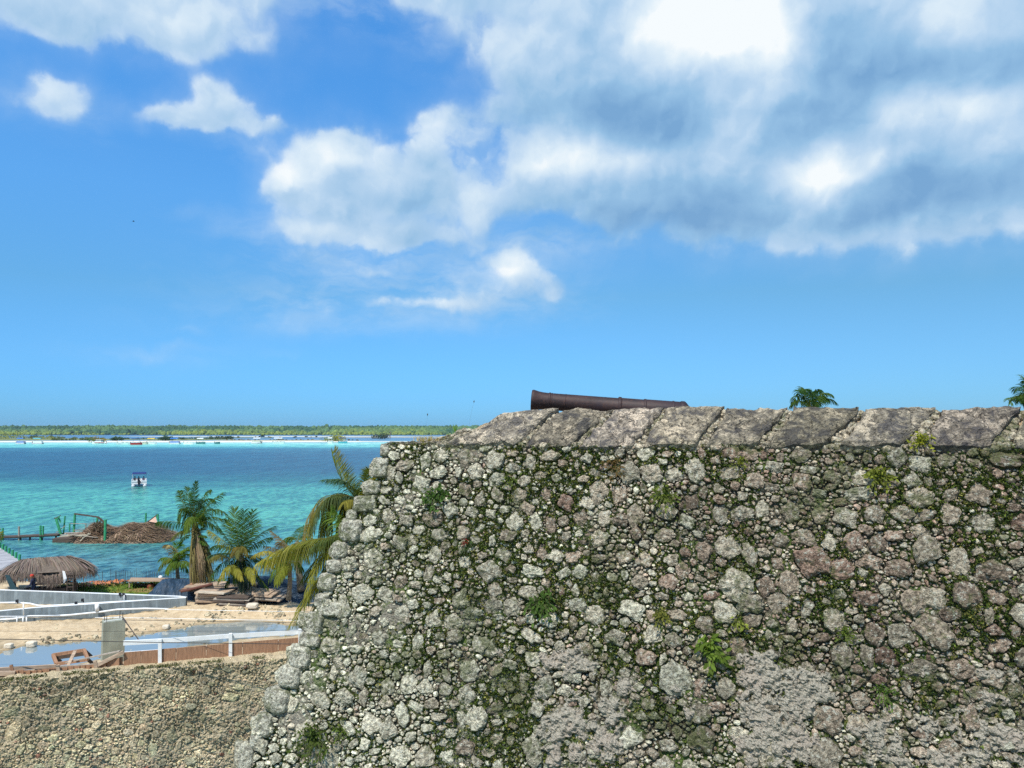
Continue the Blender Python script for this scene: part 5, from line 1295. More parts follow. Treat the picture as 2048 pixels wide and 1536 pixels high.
# people: one skinned body each
def person(name, label, joints, edges, radii, mat, loc, rz=0.0, parts=(), group=None):
    me = bpy.data.meshes.new('body'); me.from_pydata(joints, edges, []); me.update()
    b_ = bpy.data.objects.new('person', me); C.objects.link(b_); b_.location = loc; b_.rotation_euler = (0, 0, rz)
    tag(b_, label, 'person', group); me.materials.append(mat)
    b_.modifiers.new('skin', 'SKIN')
    for i, r_ in enumerate(radii): me.skin_vertices[0].data[i].radius = r_ if hasattr(r_, '__len__') else (r_, r_)
    me.skin_vertices[0].data[0].use_root = True
    s_ = b_.modifiers.new('sub', 'SUBSURF'); s_.levels = 1; s_.render_levels = 1
    return b_
M_skin = plain('skin', (0.30, 0.16, 0.10), 0.6); M_dkcl = plain('dark_clothes', (0.025, 0.03, 0.06), 0.9); M_cap = plain('red_cap', (0.50, 0.05, 0.03), 0.8); M_hair = plain('black_hair', (.015, .012, .012), .6); M_swim = plain('purple_clothes', (.07, .04, .12), .9)
def person_std(label, loc, rz, pose, cl, s=1.0, cap=None, group=None):
    if pose == 'sit':
        J = [(0, 0, 0), (0, -.02, .28), (0, -.02, .50), (0, 0, .60), (.19, 0, .50), (.24, .10, .24), (.14, .30, .12), (-.19, 0, .50), (-.24, .10, .24), (-.14, .30, .12), (.10, .05, 0), (.13, .45, .02), (.13, .48, -.38), (.13, .60, -.42), (-.10, .05, 0), (-.13, .45, .02), (-.13, .48, -.38), (-.13, .60, -.42)]
    else:
        J = [(0, 0, .92), (0, -.02, 1.15), (0, .04, 1.42), (0, .08, 1.50), (.19, .04, 1.40), (.24, .12, 1.12), (.16, .34, 1.02), (-.19, .04, 1.40), (-.24, .12, 1.12), (-.16, .34, 1.02), (.10, 0, .86), (.12, .04, .48), (.12, -.02, .08), (.12, .12, .04), (-.10, 0, .86), (-.12, .04, .48), (-.12, -.02, .08), (-.12, .12, .04)]
    E = [(0, 1), (1, 2), (2, 3), (2, 4), (4, 5), (5, 6), (2, 7), (7, 8), (8, 9), (0, 10), (10, 11), (11, 12), (12, 13), (0, 14), (14, 15), (15, 16), (16, 17)]
    Rr = [(.15, .12), (.15, .11), (.13, .10), .06, .065, .048, .035, .065, .048, .035, .09, .07, .045, .04, .09, .07, .045, .04]
    b_ = person('person', label, [tuple(c * s for c in j) for j in J], E, Rr, cl, loc, rz, group=group)
    nx = Vector(J[3]) + Vector((0, .02, .12))
    v_, q_ = block_mesh(900 + int(loc[0] * 10) % 50, 5, 2.2, 0.01); me = mesh_np('head', v_ * np.array([.085, .10, .12]) * s + np.array(nx) * s, q_, mat=M_skin, smooth=True); h_ = link(me, 'head', b_)
    me = mesh_np('hair', v_ * np.array([.095, .108, .09]) * s + (np.array(nx) + np.array([0, -.012, .045])) * s, q_, mat=cap or M_hair, smooth=True); link(me, 'cap' if cap else 'hair', b_)
    return b_
# the pontoon boat under way, seen from astern
pb = G(278, 973, 0); pt = thing('pontoon_boat', 'white pontoon boat under a dark blue canopy out on the lagoon, seen from behind', 'boat', (pb.x, pb.y, 0), math.radians(26))
for sx_ in (-.95, .95): MB().tube([(sx_, -.3, .1), (sx_, 5.6, .1), (sx_, 6.2, .3)], [.30, .30, .08], 10).obj('pontoon', pm('aluminium', (.55, .57, .6), .35), pt, smooth=True)
MB().box((0, 3.0, .46), (2.5, 6.0, .10)).obj('deck', pm('white_paint', (.8, .8, .78)), pt)
for (cx, cy, w_, d_) in ((-.75, .05, .95, .06), (.78, .05, .9, .06), (-1.22, 3, .06, 5.9), (1.22, 3, .06, 5.9), (0, 5.95, 2.4, .06)):
    MB().box((cx, cy, .82), (w_, d_, .55)).obj('side_panel', wh, pt)
for (cx, w_) in ((-.75, .95), (.78, .9)): MB().box((cx, .012, .78), (w_ * .9, .02, .07)).obj('stripe', pm('grey_stripe', (.25, .3, .33)), pt)
for sx_ in (-1.15, 1.15):
    for sy in (.9, 4.2): MB().tube([(sx_, sy, .5), (sx_, sy, 2.2)], .022, 6).obj('canopy_pole', pm('aluminium', (.55, .57, .6), .35), pt)
m_ = MB(); m_.raw([(-1.2, .5, 2.2), (1.15, .5, 2.2), (1.15, 4.6, 2.2), (-1.2, 4.6, 2.2), (-1.1, .6, 2.36), (1.05, .6, 2.36), (1.05, 4.5, 2.40), (-1.1, 4.5, 2.40)], [(0, 3, 2, 1), (4, 5, 6, 7), (0, 1, 5, 4), (1, 2, 6, 5), (2, 3, 7, 6), (3, 0, 4, 7)]); m_.obj('canopy', pm('deep_blue_canvas', (.004, .012, .11)), pt)
m_ = MB(); m_.box((0, -.35, .75), (.42, .4, .75)); m_.box((0, -.35, .1), (.18, .22, .7)); m_.obj('outboard_motor', pm('black_plastic', (.03, .03, .035)), pt)
for i, (x_, y_, z_) in enumerate([(-.72, 1.0, .85), (-.10, 1.5, .80), (.72, .9, .80)]):
    person_std(['person in dark clothes seated at the port side of the pontoon boat', 'person in dark clothes seated in the middle of the pontoon boat', 'person in dark clothes seated at the starboard side of the pontoon boat'][i], (pb.x + x_ * .9 - y_ * .44, pb.y + y_ * .9 + x_ * .44, z_ + .1), 0.45, 'sit', [M_dkcl, M_dkcl, M_swim][i], 1.05)
for (x_, y_) in ((-.75, 1.0), (.75, 1.0), (0, 1.6)): MB().box((x_, y_, .66), (.6, .6, .32)).obj('seat', pm('seat_vinyl', (.45, .4, .34)), pt)

# ---- birds
def bird(label, p, span, rz):
    th = thing('bird', label, 'bird', tuple(p), rz); s = span
    V_ = []; m_ = MB(); m_.tube([(-.25 * s, 0, 0), (-.12 * s, 0, .01 * s), (.05 * s, 0, 0), (.2 * s, 0, .01 * s), (.27 * s, 0, 0)], [.01 * s, .045 * s, .06 * s, .035 * s, .008 * s], 8); m_.raw([(-.2 * s, 0, 0), (-.38 * s, -.06 * s, 0), (-.36 * s, 0, .005 * s), (-.38 * s, .06 * s, 0)], [(0, 1, 2, 3)]); m_.obj('body', pm('bird_feathers', (.03, .03, .035), .8), th)
    for sy in (-1, 1):
        m_ = MB(); m_.raw([(.08 * s, 0, .01 * s), (-.06 * s, 0, .01 * s), (-.10 * s, sy * .25 * s, .16 * s), (.05 * s, sy * .25 * s, .16 * s), (-.12 * s, sy * .5 * s, .10 * s), (-.06 * s, sy * .5 * s, .10 * s)], [(0, 1, 2, 3), (3, 2, 4, 5)]); m_.obj('wing', pm('bird_feathers', (.03, .03, .035), .8), th)
bird('small dark bird flying alone in the blue sky above the lagoon', P(267, 443, 120), 0.75, 0.7)

# the air over the lagoon
hz = bpy.data.materials.new('haze'); hz.use_nodes = True; th_ = hz.node_tree; th_.nodes.clear()
pv = th_.nodes.new('ShaderNodeVolumePrincipled'); ov = th_.nodes.new('ShaderNodeOutputMaterial'); th_.links.new(pv.outputs[0], ov.inputs['Volume'])
pv.inputs['Color'].default_value = (0.72, 0.86, 1.0, 1); pv.inputs['Density'].default_value = 0.00005; pv.inputs['Anisotropy'].default_value = 0.2
m_ = MB(); m_.box((0, 4000, 17), (13990, 16000, 40)); m_.obj('haze', hz, None, kind='stuff')

# ------------------------------------------------------------------ building site
def local(th, p): return Vector(p) - Vector(th.location)
def concrete(name, col, streak=0.5):
    m, t, b = new_mat(name)
    g = t.add('ShaderNodeNewGeometry'); pos = g.outputs['Position']
    a = t.noise(pos, 1.4, 5, 0.65); s_ = t.noise(t.v('MULTIPLY', pos, (3.5, 3.5, 0.4)), 1.6, 5, 0.65); f = t.noise(pos, 20, 4, 0.7)
    c = t.mix(t.mr(a, 0.3, 0.7), tuple(c * 0.72 for c in col), col)
    c = t.mix(t.m('MULTIPLY', t.mr(s_, 0.50, 0.66), streak), c, tuple(min(1, c * 1.5) for c in col))
    c = t.mix(t.m('MULTIPLY', t.mr(s_, 0.44, 0.32), streak), c, tuple(c * 0.5 for c in col))
    c = t.mix(t.m('MULTIPLY', t.mr(f, 0.45, 0.3), 0.4), c, tuple(c * 0.6 for c in col))
    t.l.new(c, b.inputs['Base Color']); b.inputs['Roughness'].default_value = 0.9; b.inputs['Specular IOR Level'].default_value = 0.2
    bump(t, b, f, 0.4, 0.01); return m
M_conc = concrete('grey_concrete', (0.215, 0.255, 0.27)); M_concg = concrete('green_grey_concrete', (0.33, 0.34, 0.265), 0.2)
M_pvc = plain('white_pipe', (0.78, 0.80, 0.80), 0.4, 0.06); M_steel = plain('rebar', (0.06, 0.05, 0.045), 0.8)
# tank: a pointed pool of raw concrete walls
ZB, ZTK = 0.35, 1.24
far = [G(x, y, ZTK) for x, y in [(-420, 1167), (-200, 1173), (0, 1180), (120, 1184), (250, 1189), (330, 1192), (358, 1193), (372, 1195)]]
near = [G(x, y, ZTK) for x, y in [(-420, 1262), (-200, 1242), (-60, 1228), (0, 1222), (75, 1215), (200, 1207), (300, 1200), (345, 1197), (372, 1195.5)]]
nearY = lambda x: float(np.interp(x, [-420, -200, -60, 0, 75, 200, 300, 345, 372], [p.y for p in near]))
tk = thing('concrete_pool', 'unfinished grey concrete pool with a pointed end and white pipes along its wall', 'pool', (far[3].x, (far[3].y + near[4].y) / 2, ZB))
def wall_strip(name, pts, z0, z1, th_, mat, par):
    m_ = MB(); n = len(pts); L_ = []; Rr = []
    for i, p in enumerate(pts):
        d = (Vector(pts[min(i + 1, n - 1)]) - Vector(pts[max(i - 1, 0)])); d.z = 0; d.normalize(); s_ = Vector((-d.y, d.x, 0)) * th_ / 2
        L_.append(Vector(p) + s_); Rr.append(Vector(p) - s_)
    V_ = []
    for a, b_ in zip(L_, Rr):
        for q, z in ((a, z0), (a, z1), (b_, z1), (b_, z0)): V_.append(tuple(local(par, (q.x, q.y, z))))
    Q_ = [(i * 4 + j, i * 4 + (j + 1) % 4, (i + 1) * 4 + (j + 1) % 4, (i + 1) * 4 + j) for i in range(n - 1) for j in range(4)] + [(0, 3, 2, 1), (4 * n - 4, 4 * n - 3, 4 * n - 2, 4 * n - 1)]
    return m_.raw(V_, Q_).obj(name, mat, par)
wall_strip('pool_wall', far, ZB, ZTK, 0.16, M_conc, tk); wall_strip('pool_wall', near, ZB, ZTK - 0.003, 0.16, M_conc, tk)
wall_strip('coping', far, ZTK + .002, ZTK + 0.022, 0.17, M_pvc, tk); wall_strip('coping', near, ZTK + .001, ZTK + 0.020, 0.17, M_pvc, tk)
def pipe(par, pts, r_, name='pipe', mat=None): m_ = MB(); m_.tube([tuple(local(par, p)) for p in pts], r_, 8); return m_.obj(name, mat or M_pvc, par, smooth=True)
pipe(tk, [P(x, y, nearY(x) - .22) for x, y in [(-300, 1232), (0, 1233), (75, 1234), (140, 1230), (200, 1224), (235, 1219), (290, 1217), (376, 1219)]], 0.045)
pipe(tk, [P(x, y, nearY(x) - .3) for x, y in [(0, 1239), (25, 1238), (60, 1232), (120, 1231.5)]], 0.04)
pipe(tk, [G(x, y, 1.15) for x, y in [(-30, 1206), (30, 1205), (60, 1207), (76, 1211), (90, 1212), (200, 1205.5), (310, 1199)]], 0.04)
for x, y0, y1 in ((34, 1233, 1250), (46, 1234, 1249), (53, 1235, 1248), (47, 1204, 1230)):
    p = P(x, y1, nearY(x) - .35); q = P(x, y0, p.y); pipe(tk, [p, q], 0.03)
p = P(194, 1222, nearY(194) - .22); q = P(194, 1208, p.y)
MB().tube([tuple(local(tk, p)), tuple(local(tk, q))], .10, 12).obj('filter_canister', M_pvc, tk, smooth=True)
for x, y in ((34, 1202), (152, 1206), (240, 1188), (247, 1189), (165, 1200)):
    p = G(x, y, 1.28); MB().box(tuple(local(tk, p)), (.12, .12, .14), .4).box(tuple(local(tk, p + Vector((.05, 0, -.08)))), (.05, .05, .1)).obj('valve', pm('black_plastic', (.03, .03, .035)), tk)
p = G(248, 1203, 1.25); pipe(tk, [p, p + Vector((0, 0, .32))], 0.02)

# concrete pillar with starter bars
p0 = G(226, 1350, 0.5); Yp = 29.2; pc = P(226, 1290, Yp); pl = thing('concrete_pillar', 'square greenish concrete pillar with steel bars sticking out of its top', 'pillar', (pc.x, Yp, 0.4), math.radians(34))
ztop = P(226, 1240, Yp).z; hh = ztop - 0.4; wd = 0.74
MB().box((0, 0, hh / 2), (wd, wd * .75, hh), jit=0.006).obj('shaft', M_concg, pl)
for sx_, sy in ((-.27, -.2), (-.31, .1), (.27, -.2), (.22, .2)):
    MB().tube([(sx_, sy, hh - .1), (sx_ + .01, sy, hh + .28)], .012, 6).obj('rebar', M_steel, pl)
MB().tube([(-.36, -.25, hh + .05), (.34, -.25, hh + .06)], .012, 5).tube([(-.36, .22, hh + .06), (.34, .22, hh + .05)], .012, 5).obj('formwork_tie', M_pvc, pl)
a = P(246, 1236, 28.7); b_ = P(279, 1282, 27.6)
t_ = thing('steel_prop', 'thin dark steel prop slanting from the pillar top to the white rail', 'prop', tuple(b_)); MB().tube([(0, 0, 0), tuple(a - b_)], .018, 6).obj('bar', M_steel, t_); MB().tube([tuple((a - b_) * .8), tuple((a - b_) * 1.0)], .028, 6).obj('sleeve', M_steel, t_)

# white rail fence with brown boards below
def wood(name, col, var=0.35, sc=5.0, st=(1, 1, 6)):
    return plain(name, col, 0.85, var, sc, bmp=0.006, stretch=st, spec=0.15)
M_wp = plain('white_fence_paint', (0.80, 0.80, 0.78), 0.5, 0.10, 4.0); M_brown = wood('brown_board', (0.33, 0.185, 0.11), st=(8, 8, .7)); M_grey = wood('weathered_timber', (0.42, 0.31, 0.22), st=(1, 1, 5)); M_gr2 = wood('grey_timber', (0.36, 0.31, 0.25), st=(1, 1, 5)); M_dkw = wood('dark_timber', (0.10, 0.075, 0.06))
def fy(px_):                   # distance of the fence line just behind the moat wall
    t_ = (px_ - 1024) / F; o = MF.A + (-MF.out) * 0.75
    return float((o + MF.e1 * ((t_ * o[1] - o[0]) / (MF.e1[0] - t_ * MF.e1[1])))[1])
fe = thing('rail_fence', 'white painted two rail fence with brown boards along its foot', 'fence', tuple(P(320, 1335, fy(320))))
def fl_(p): return tuple(local(fe, p))
TOPR = [(246, 1285), (320, 1281), (461, 1271), (600, 1263), (720, 1256)]; MIDR = [(246, 1307), (320, 1302), (461, 1290), (600, 1282), (720, 1275)]
for (x, y0, y1) in ((320, 1281, 1328), (461, 1270, 1317), (600, 1261, 1312)):
    a, b_ = P(x, y0 - 3, fy(x)), P(x, y1 + 3, fy(x)); MB().beam(fl_(a), fl_(b_), .10, .10, up=tuple(MF.e1)).obj('post', M_wp, fe)
for TR, w_ in ((TOPR, .135), (MIDR, .125)):
    for (x0, y0), (x1, y1) in zip(TR[:-1], TR[1:]):
        a, b_ = P(x0 + 1, y0 + 1, fy(x0) + .08), P(x1 - 1, y1 + 1, fy(x1) + .08); MB().beam(fl_(a), fl_(b_), .04, w_, jit=.004).obj('rail', M_wp, fe)
xb = 247
while xb < 700:
    wdx = R.uniform(60, 95) if xb > 320 else 35
    x1 = min(700, xb + wdx); f0 = lambda x: 1309 - (x - 250) * 0.088
    a, b_ = P(xb + .4, f0(xb) + 10, fy(xb) + .03), P(x1 - .4, f0(x1) + 10, fy(x1) + .03)
    MB().beam(fl_(a), fl_(b_), .03, .42 + R.uniform(-.008, .008), jit=.003).obj('board', M_brown, fe); xb = x1
# broken brown board fence
bf = thing('board_fence', 'broken brown board fence, its top splintered and leaning, by the pillar', 'fence', tuple(P(150, 1345, fy(150))))
def bl_(p): return tuple(local(bf, p))
tops = [(-60, 1346), (0, 1343), (40, 1341), (75, 1339), (113, 1336), (150, 1332), (190, 1327), (215, 1322), (246, 1312)]
xb = -60
while xb < 244:
    wdx = R.uniform(9, 15); x1 = min(245, xb + wdx); yt = np.interp((xb + x1) / 2, [t[0] for t in tops], [t[1] for t in tops]) + R.uniform(-1, 1.5)
    Y = fy(xb) + R.uniform(0, .05); a, b_ = P((xb + x1) / 2, yt, Y), P((xb + x1) / 2 + R.uniform(-1, 1), yt + 34, Y)
    MB().beam(bl_(a), bl_(b_), (x1 - xb) * Y / F * .96, .025, up=(0, -1, 0), jit=.006).obj('board', M_brown, bf); xb = x1
for (x0, y0, x1, y1, w_, dz, mt) in ((-40, 1341, 113, 1332, .12, .12, M_grey), (-60, 1350, 30, 1346, .16, -.06, M_grey), (70, 1337, 185, 1331, .10, .16, M_gr2), (115, 1330, 118, 1350, .13, -.05, M_grey), (190, 1322, 193, 1338, .12, -.05, M_grey), (195, 1330, 248, 1304, .12, -.04, M_grey), (215, 1325, 246, 1303, .04, .02, M_brown), (22, 1330, 26, 1345, .10, 0.1, M_brown)):
    a, b_ = P(x0, y0, fy(x0) + dz), P(x1, y1, fy(x1) + dz); MB().beam(bl_(a), bl_(b_), .05, w_ * .75, jit=.008).obj('rail', mt, bf)
def planks(name, label, cat, items, wd=.03, grp=None):
    ps = [P(*i[0]) for i in items]; th = thing(name, label, cat, tuple(ps[0]), group=grp)
    for (a, b_, w_, mt) in items: MB().beam(tuple(local(th, P(*a))), tuple(local(th, P(*b_))), w_, wd, jit=.006).obj('plank', mt, th)
    return th
planks('loose_plank', 'long pale plank lying on the broken fence below the pillar', 'plank', [((132, 1325, 25.2), (240, 1302, 25.0), .11, M_gr2)])
planks('loose_plank', 'short splintered plank crossing under the wooden frame', 'plank', [((130, 1336, 24.9), (185, 1329, 25.0), .10, M_grey)])
planks('loose_plank', 'stubby plank end propped upright against the wooden frame', 'plank', [((136, 1332, 24.8), (150, 1302, 25.6), .10, M_grey)])
wf = thing('wooden_frame', 'rectangular brown wooden frame tipped up beside the puddle', 'wooden frame', tuple(P(140, 1325, 26.2)))
c4 = [P(106, 1310, 26.2), P(168, 1300, 26.2), P(176, 1319, 25.6), P(113, 1328, 25.6)]
for i in range(4):
    a, b_ = c4[i], c4[(i + 1) % 4]; MB().beam(tuple(local(wf, a)), tuple(local(wf, b_)), .09, .10, jit=.004).obj('frame_side', M_brown, wf)
    cdn = a + Vector((.06, .35, -.32)); MB().beam(tuple(local(wf, a)), tuple(local(wf, cdn)), .08, .08).obj('frame_leg', M_dkw, wf)
MB().beam(tuple(local(wf, P(109, 1315, 26.4))), tuple(local(wf, P(172, 1306, 26.4))), .02, .16).obj('frame_side', M_dkw, wf)

# cables slung over the site
def cable(label, pts, r_=.012, mat=None, sag=.0):
    ps = [P(*p) for p in pts]; o = thing('cable', label, 'cable', tuple(ps[0])); q = []
    for i in range(25):
        t_ = i / 24; k = min(len(ps) - 2, int(t_ * (len(ps) - 1))); f = t_ * (len(ps) - 1) - k; p = ps[k].lerp(ps[k + 1], f); p.z -= sag * math.sin(math.pi * t_); q.append(tuple(p - ps[0]))
    MB().tube(q, r_, 6).obj('wire', mat or M_steel, o)
    return o
cable('dark cable stretched low across the puddle and the pillar', [(-400, 1270, 21), (-100, 1276, 21.5), (320, 1285, 22.2), (760, 1290, 23)], .012)
cable('thin dark cable just above the puddle, passing behind the pillar top', [(-400, 1223, 29.9), (100, 1234, 30), (250, 1240, 30), (760, 1248, 30.5)], .010)
cable('thin white cord running from the pillar top over the sand to the fort wall', [(190, 1235, 30.4), (300, 1236, 30.4), (500, 1240, 30.4), (760, 1242, 30.4)], .010, M_pvc)
cable('short white cord in front of the sand mound, ending at the fort wall', [(330, 1219, 31), (500, 1222, 30.8), (760, 1225, 30.5)], .009, M_pvc)
cable('faint grey wire halfway down the sand bank', [(-400, 1258, 22.6), (100, 1263, 23), (500, 1262, 23.4), (760, 1260, 23.8)], .005)

# palapa
M_thatch = leaf_mat('thatch', 0.08, 0.95)
def strands(name, par, starts, ends, r, wd=.035, col=(0.30, 0.235, 0.175), sag=.0, bulge=.1, hang=.25, jc=.35, kind='stuff'):
    """straw strips from each start to each end, hanging past the end"""
    n = len(starts); ts = np.array([0, .3, .6, .85, 1.0, 1.12]); V_ = []; C_ = []
    for a, b_ in zip(starts, ends):
        a = np.array(a); b_ = np.array(b_); d = b_ - a; L = np.linalg.norm(d); s_ = np.cross(d, (0, 0, 1)); s_ /= (np.linalg.norm(s_) + 1e-6); w_ = wd * r.uniform(.5, 1.4); off = r.normal(0, .03, 3); h_ = hang * r.uniform(.2, 1.3)
        c = np.array(col) * r.uniform(1 - jc, 1 + jc) * r.uniform(.94, 1.06, 3)
        for t_ in ts:
            p = a + d * min(t_, 1) + off; p[2] += bulge * math.sin(math.pi * min(t_, 1)) * L * .5
            if t_ > 1: p = p + d * .04 + np.array([0, 0, -h_])
            wv = w_ * (1 - .6 * t_ * (t_ > .9)); V_ += [p - s_ * wv, p + s_ * wv]
        C_ += [c] * (2 * len(ts))
    k = len(ts); base = np.array([(2 * i, 2 * i + 1, 2 * i + 3, 2 * i + 2) for i in range(k - 1)])
    Q_ = (base[None] + (np.arange(n) * 2 * k)[:, None, None]).reshape(-1, 4)
    V_ = np.array(V_) - np.array(par.location)
    o = link(mesh_np(name, V_, Q_, col=np.array(C_), mat=M_thatch), name, par)
    if kind: o['kind'] = kind
    return o
Zp = 44.0; kp = Zp / F
pal = thing('palapa_hut', 'small thatched open hut with a shaggy drooping roof and a bar counter', 'hut', tuple(P(95, 1182, Zp)))
r7 = np.random.default_rng(70); S_, E_ = [], []
ridge = [P(42, 1121, Zp), P(80, 1117, Zp), P(142, 1113.5, Zp)]
def ridge_at(t_): return ridge[0].lerp(ridge[1], t_ * 2) if t_ < .5 else ridge[1].lerp(ridge[2], t_ * 2 - 1)
for i in range(2600):
    t_ = r7.random(); p = ridge_at(t_) + Vector((0, 0, r7.uniform(-.02, .05)))
    side = r7.random()
    if side < .62:   # front slope, blown to one side
        e = P(12 + t_ * 160 + r7.normal(0, 4), 1152 - 8 * t_ + r7.normal(0, 2.5) + 14 * math.exp(-((t_ - .55) / .16) ** 2), Zp - 1.5)
    elif side < .78: e = P(20 + t_ * 150, 1146, Zp + 1.8)
    elif side < .90: p = ridge[2]; e = P(186 + r7.normal(0, 4), 1140 + r7.normal(0, 4), Zp + r7.uniform(-1.4, 1.4))
    else: p = ridge[0]; e = P(2 + r7.normal(0, 4), 1152 + r7.normal(0, 4), Zp + r7.uniform(-1.5, 1.4))
    k = r7.uniform(0, .7); q = p.lerp(e, k * (r7.random() < .6)); S_.append(tuple(q)); E_.append(tuple(e))
strands('thatch', pal, S_, E_, r7, wd=.022, hang=.26, bulge=.10, col=(0.175, 0.135, 0.11), jc=.5)
m_ = MB(); fa = [P(12, 1150, Zp - 1.45), P(175, 1141, Zp - 1.45), ridge[2], ridge[0]]; bb = [P(20, 1146, Zp + 1.7), P(170, 1143, Zp + 1.7)]
m_.raw([tuple(local(pal, v)) for v in fa + bb], [(0, 1, 2, 3), (3, 2, 5, 4)], [(1, 5, 2), (0, 3, 4)]); m_.obj('roof_mat', plain('old_thatch', (0.13, 0.10, 0.075), 0.95, .4, 8), pal)
for x, Y in ((22, Zp - 1.2), (150, Zp - 1.2), (30, Zp + 1.3), (150, Zp + 1.3)):
    a = P(x, 1183, Y); a.z = .5; b_ = P(x, 1145, Y); MB().tube([tuple(local(pal, a)), tuple(local(pal, b_))], .06, 7).obj('post', M_dkw, pal)
for x0, x1, y, hh_ in ((52, 72, 1176, .5), (74, 135, 1174, .62)):
    a, b_ = P(x0, y, Zp - 1.0), P(x1, y, Zp - 1.0); MB().beam(tuple(local(pal, a - Vector((0, 0, hh_ / 2)))), tuple(local(pal, b_ - Vector((0, 0, hh_ / 2)))), .5, hh_).obj('counter', M_dkw, pal)
a, b_ = P(72, 1168, Zp - 1.1), P(136, 1164, Zp - 1.1); MB().beam(tuple(local(pal, a)), tuple(local(pal, b_)), .6, .05).obj('counter_top', plain('dark_top', (.05, .04, .04)), pal)
st_ = thing('bar_stool', 'dark ladder backed stool at the end of the hut counter', 'stool', tuple(P(140, 1183, Zp - 1.6)))
for sx_ in (-.17, .17): MB().beam((sx_, 0, 0), (sx_, 0, .95), .04, .04).obj('leg', M_dkw, st_)
for z in (.25, .45, .62, .78, .92): MB().beam((-.17, 0, z), (.17, 0, z), .03, .05).obj('slat', M_dkw, st_)
MB().box((0, .2, .45), (.38, .4, .04)).obj('seat', M_dkw, st_)
for sx_ in (-.17, .17): MB().beam((sx_, .38, 0), (sx_, .38, .45), .04, .04).obj('leg', M_dkw, st_)
cl_ = thing('white_cloth', 'white cloth hanging from the thatched roof', 'cloth', tuple(P(127, 1143, Zp - 1.7))); kk = kp
MB().raw([(-.07, 0, .05), (.06, .02, .02), (.16, .05, -.38), (.02, .0, -.45), (.0, .03, -.66), (.06, .06, -.62)], [(0, 1, 2, 3), (3, 2, 5, 4)]).obj('fabric', pm('white_paint', (.8, .8, .78)), cl_)
pp = P(66, 1184, Zp - 1.7); person_std('person in a red cap and dark clothes leaning on the hut counter', (pp.x, pp.y, .45), math.radians(110), 'stand', M_dkcl, .92, cap=M_cap)
hb = P(0, 1170, Zp - .5)
hm = thing('dark_screen', 'slanting dark woven screen at the end of the hut under the drooping thatch', 'screen', tuple(P(22, 1183, Zp - 1.9)))
a = [P(10, 1150, Zp - 1.9), P(18, 1150, Zp - 1.8), P(36, 1182, Zp - 2), P(22, 1182, Zp - 2)]
MB().raw([tuple(local(hm, v)) for v in a] + [tuple(local(hm, v + Vector((0, .04, 0)))) for v in a], [(0, 1, 2, 3), (7, 6, 5, 4), (0, 4, 5, 1), (1, 5, 6, 2), (2, 6, 7, 3), (3, 7, 4, 0)]).obj('panel', plain('green_mesh', (.02, .05, .06), .9), hm)
dg = np.random.default_rng(3)

# near pier with green bollards
pr = thing('boarded_pier', 'grey boarded pier with green posts running out past the hut', 'pier', tuple(G(0, 1125, .6)))
pa, pb_ = G(40, 1121, .6), G(-10, 1089, .6); dd = (pb_ - pa).normalized(); sd = Vector((-dd.y, dd.x, 0)); Lp = (pb_ - pa).length
nb = 42
for i in range(-14, nb):
    c = pa + dd * (i * Lp / nb + .1) + sd * 1.15; m_ = MB(); v = [c + sd * s1 * 1.15 + dd * s2 * (Lp / nb * .46) for s1, s2 in ((-1, -1), (1, -1), (1, 1), (-1, 1))]; z = R.uniform(-.012, .012)
    m_.raw([tuple(local(pr, q + Vector((0, 0, z + h)))) for h in (-.04, 0) for q in v], [(0, 3, 2, 1), (4, 5, 6, 7), (0, 1, 5, 4), (1, 2, 6, 5), (2, 3, 7, 6), (3, 0, 4, 7)]); m_.obj('plank', pm('bleached_plank', (.36, .35, .36), .8), pr)
M_green = plain('green_paint', (0.045, 0.30, 0.13), 0.6, 0.3, 6.0)
for i in range(7):
    c = pa + dd * (i * 1.35 + .2); MB().tube([tuple(local(pr, c + Vector((0, 0, -1.6)))), tuple(local(pr, c + Vector((0, 0, .42))))], .09, 8).obj('post', M_green, pr)
for i in (1, -2):
    c = pa + dd * (i * 1.6) + sd * 2.4; MB().tube([tuple(local(pr, c + Vector((0, 0, -1.6)))), tuple(local(pr, c + Vector((0, 0, .5))))], .09, 8).obj('post', M_green, pr)
for s1 in (.25, 2.05): MB().beam(tuple(local(pr, pa + sd * s1 - dd * 3 + Vector((0, 0, -.12)))), tuple(local(pr, pb_ + sd * s1 + Vector((0, 0, -.12)))), .1, .14).obj('beam', M_dkw, pr)

# far pier and the wreck of its thatched shelter
Zq = 70.0
p2 = thing('narrow_pier', 'narrow dark jetty on stilts leading to the collapsed thatched shelter', 'jetty', tuple(P(60, 1080, Zq)))
def q2(x, y, Y=Zq): return tuple(local(p2, P(x, y, Y)))
for a, b_ in (((-120, 1077), (36, 1072.5)), ((36, 1072.5), (80, 1070.5)), ((80, 1070.5), (122, 1068.5))): 
    MB().beam(q2(*a), q2(*b_), 1.1, .10, jit=.01).obj('deck', M_dkw, p2); MB().beam(q2(a[0], a[1] + 2.2), q2(b_[0], b_[1] + 2.2), .1, .12).obj('beam', M_dkw, p2)
for x, y0, y1, mt in ((5.5, 1056, 1084, M_green), (38, 1053, 1083, M_gr2), (81, 1051, 1081, M_green), (86, 1052, 1075, M_green), (-50, 1057, 1086, M_green)): MB().tube([q2(x, y1, Zq - .4), q2(x, y0, Zq - .4)], .085, 7).obj('post', mt, p2)
for x in (41, 84, 60, 112): MB().tube([q2(x, 1081, Zq + .4), q2(x, 1071, Zq + .4)], .08, 6).obj('post', M_dkw, p2)
sh_ = thing('collapsed_shelter', 'collapsed thatched shelter over the water with leaning green posts', 'shelter', tuple(P(230, 1082, Zq)))
def s2(x, y, Y=Zq): return tuple(local(sh_, P(x, y, Y)))
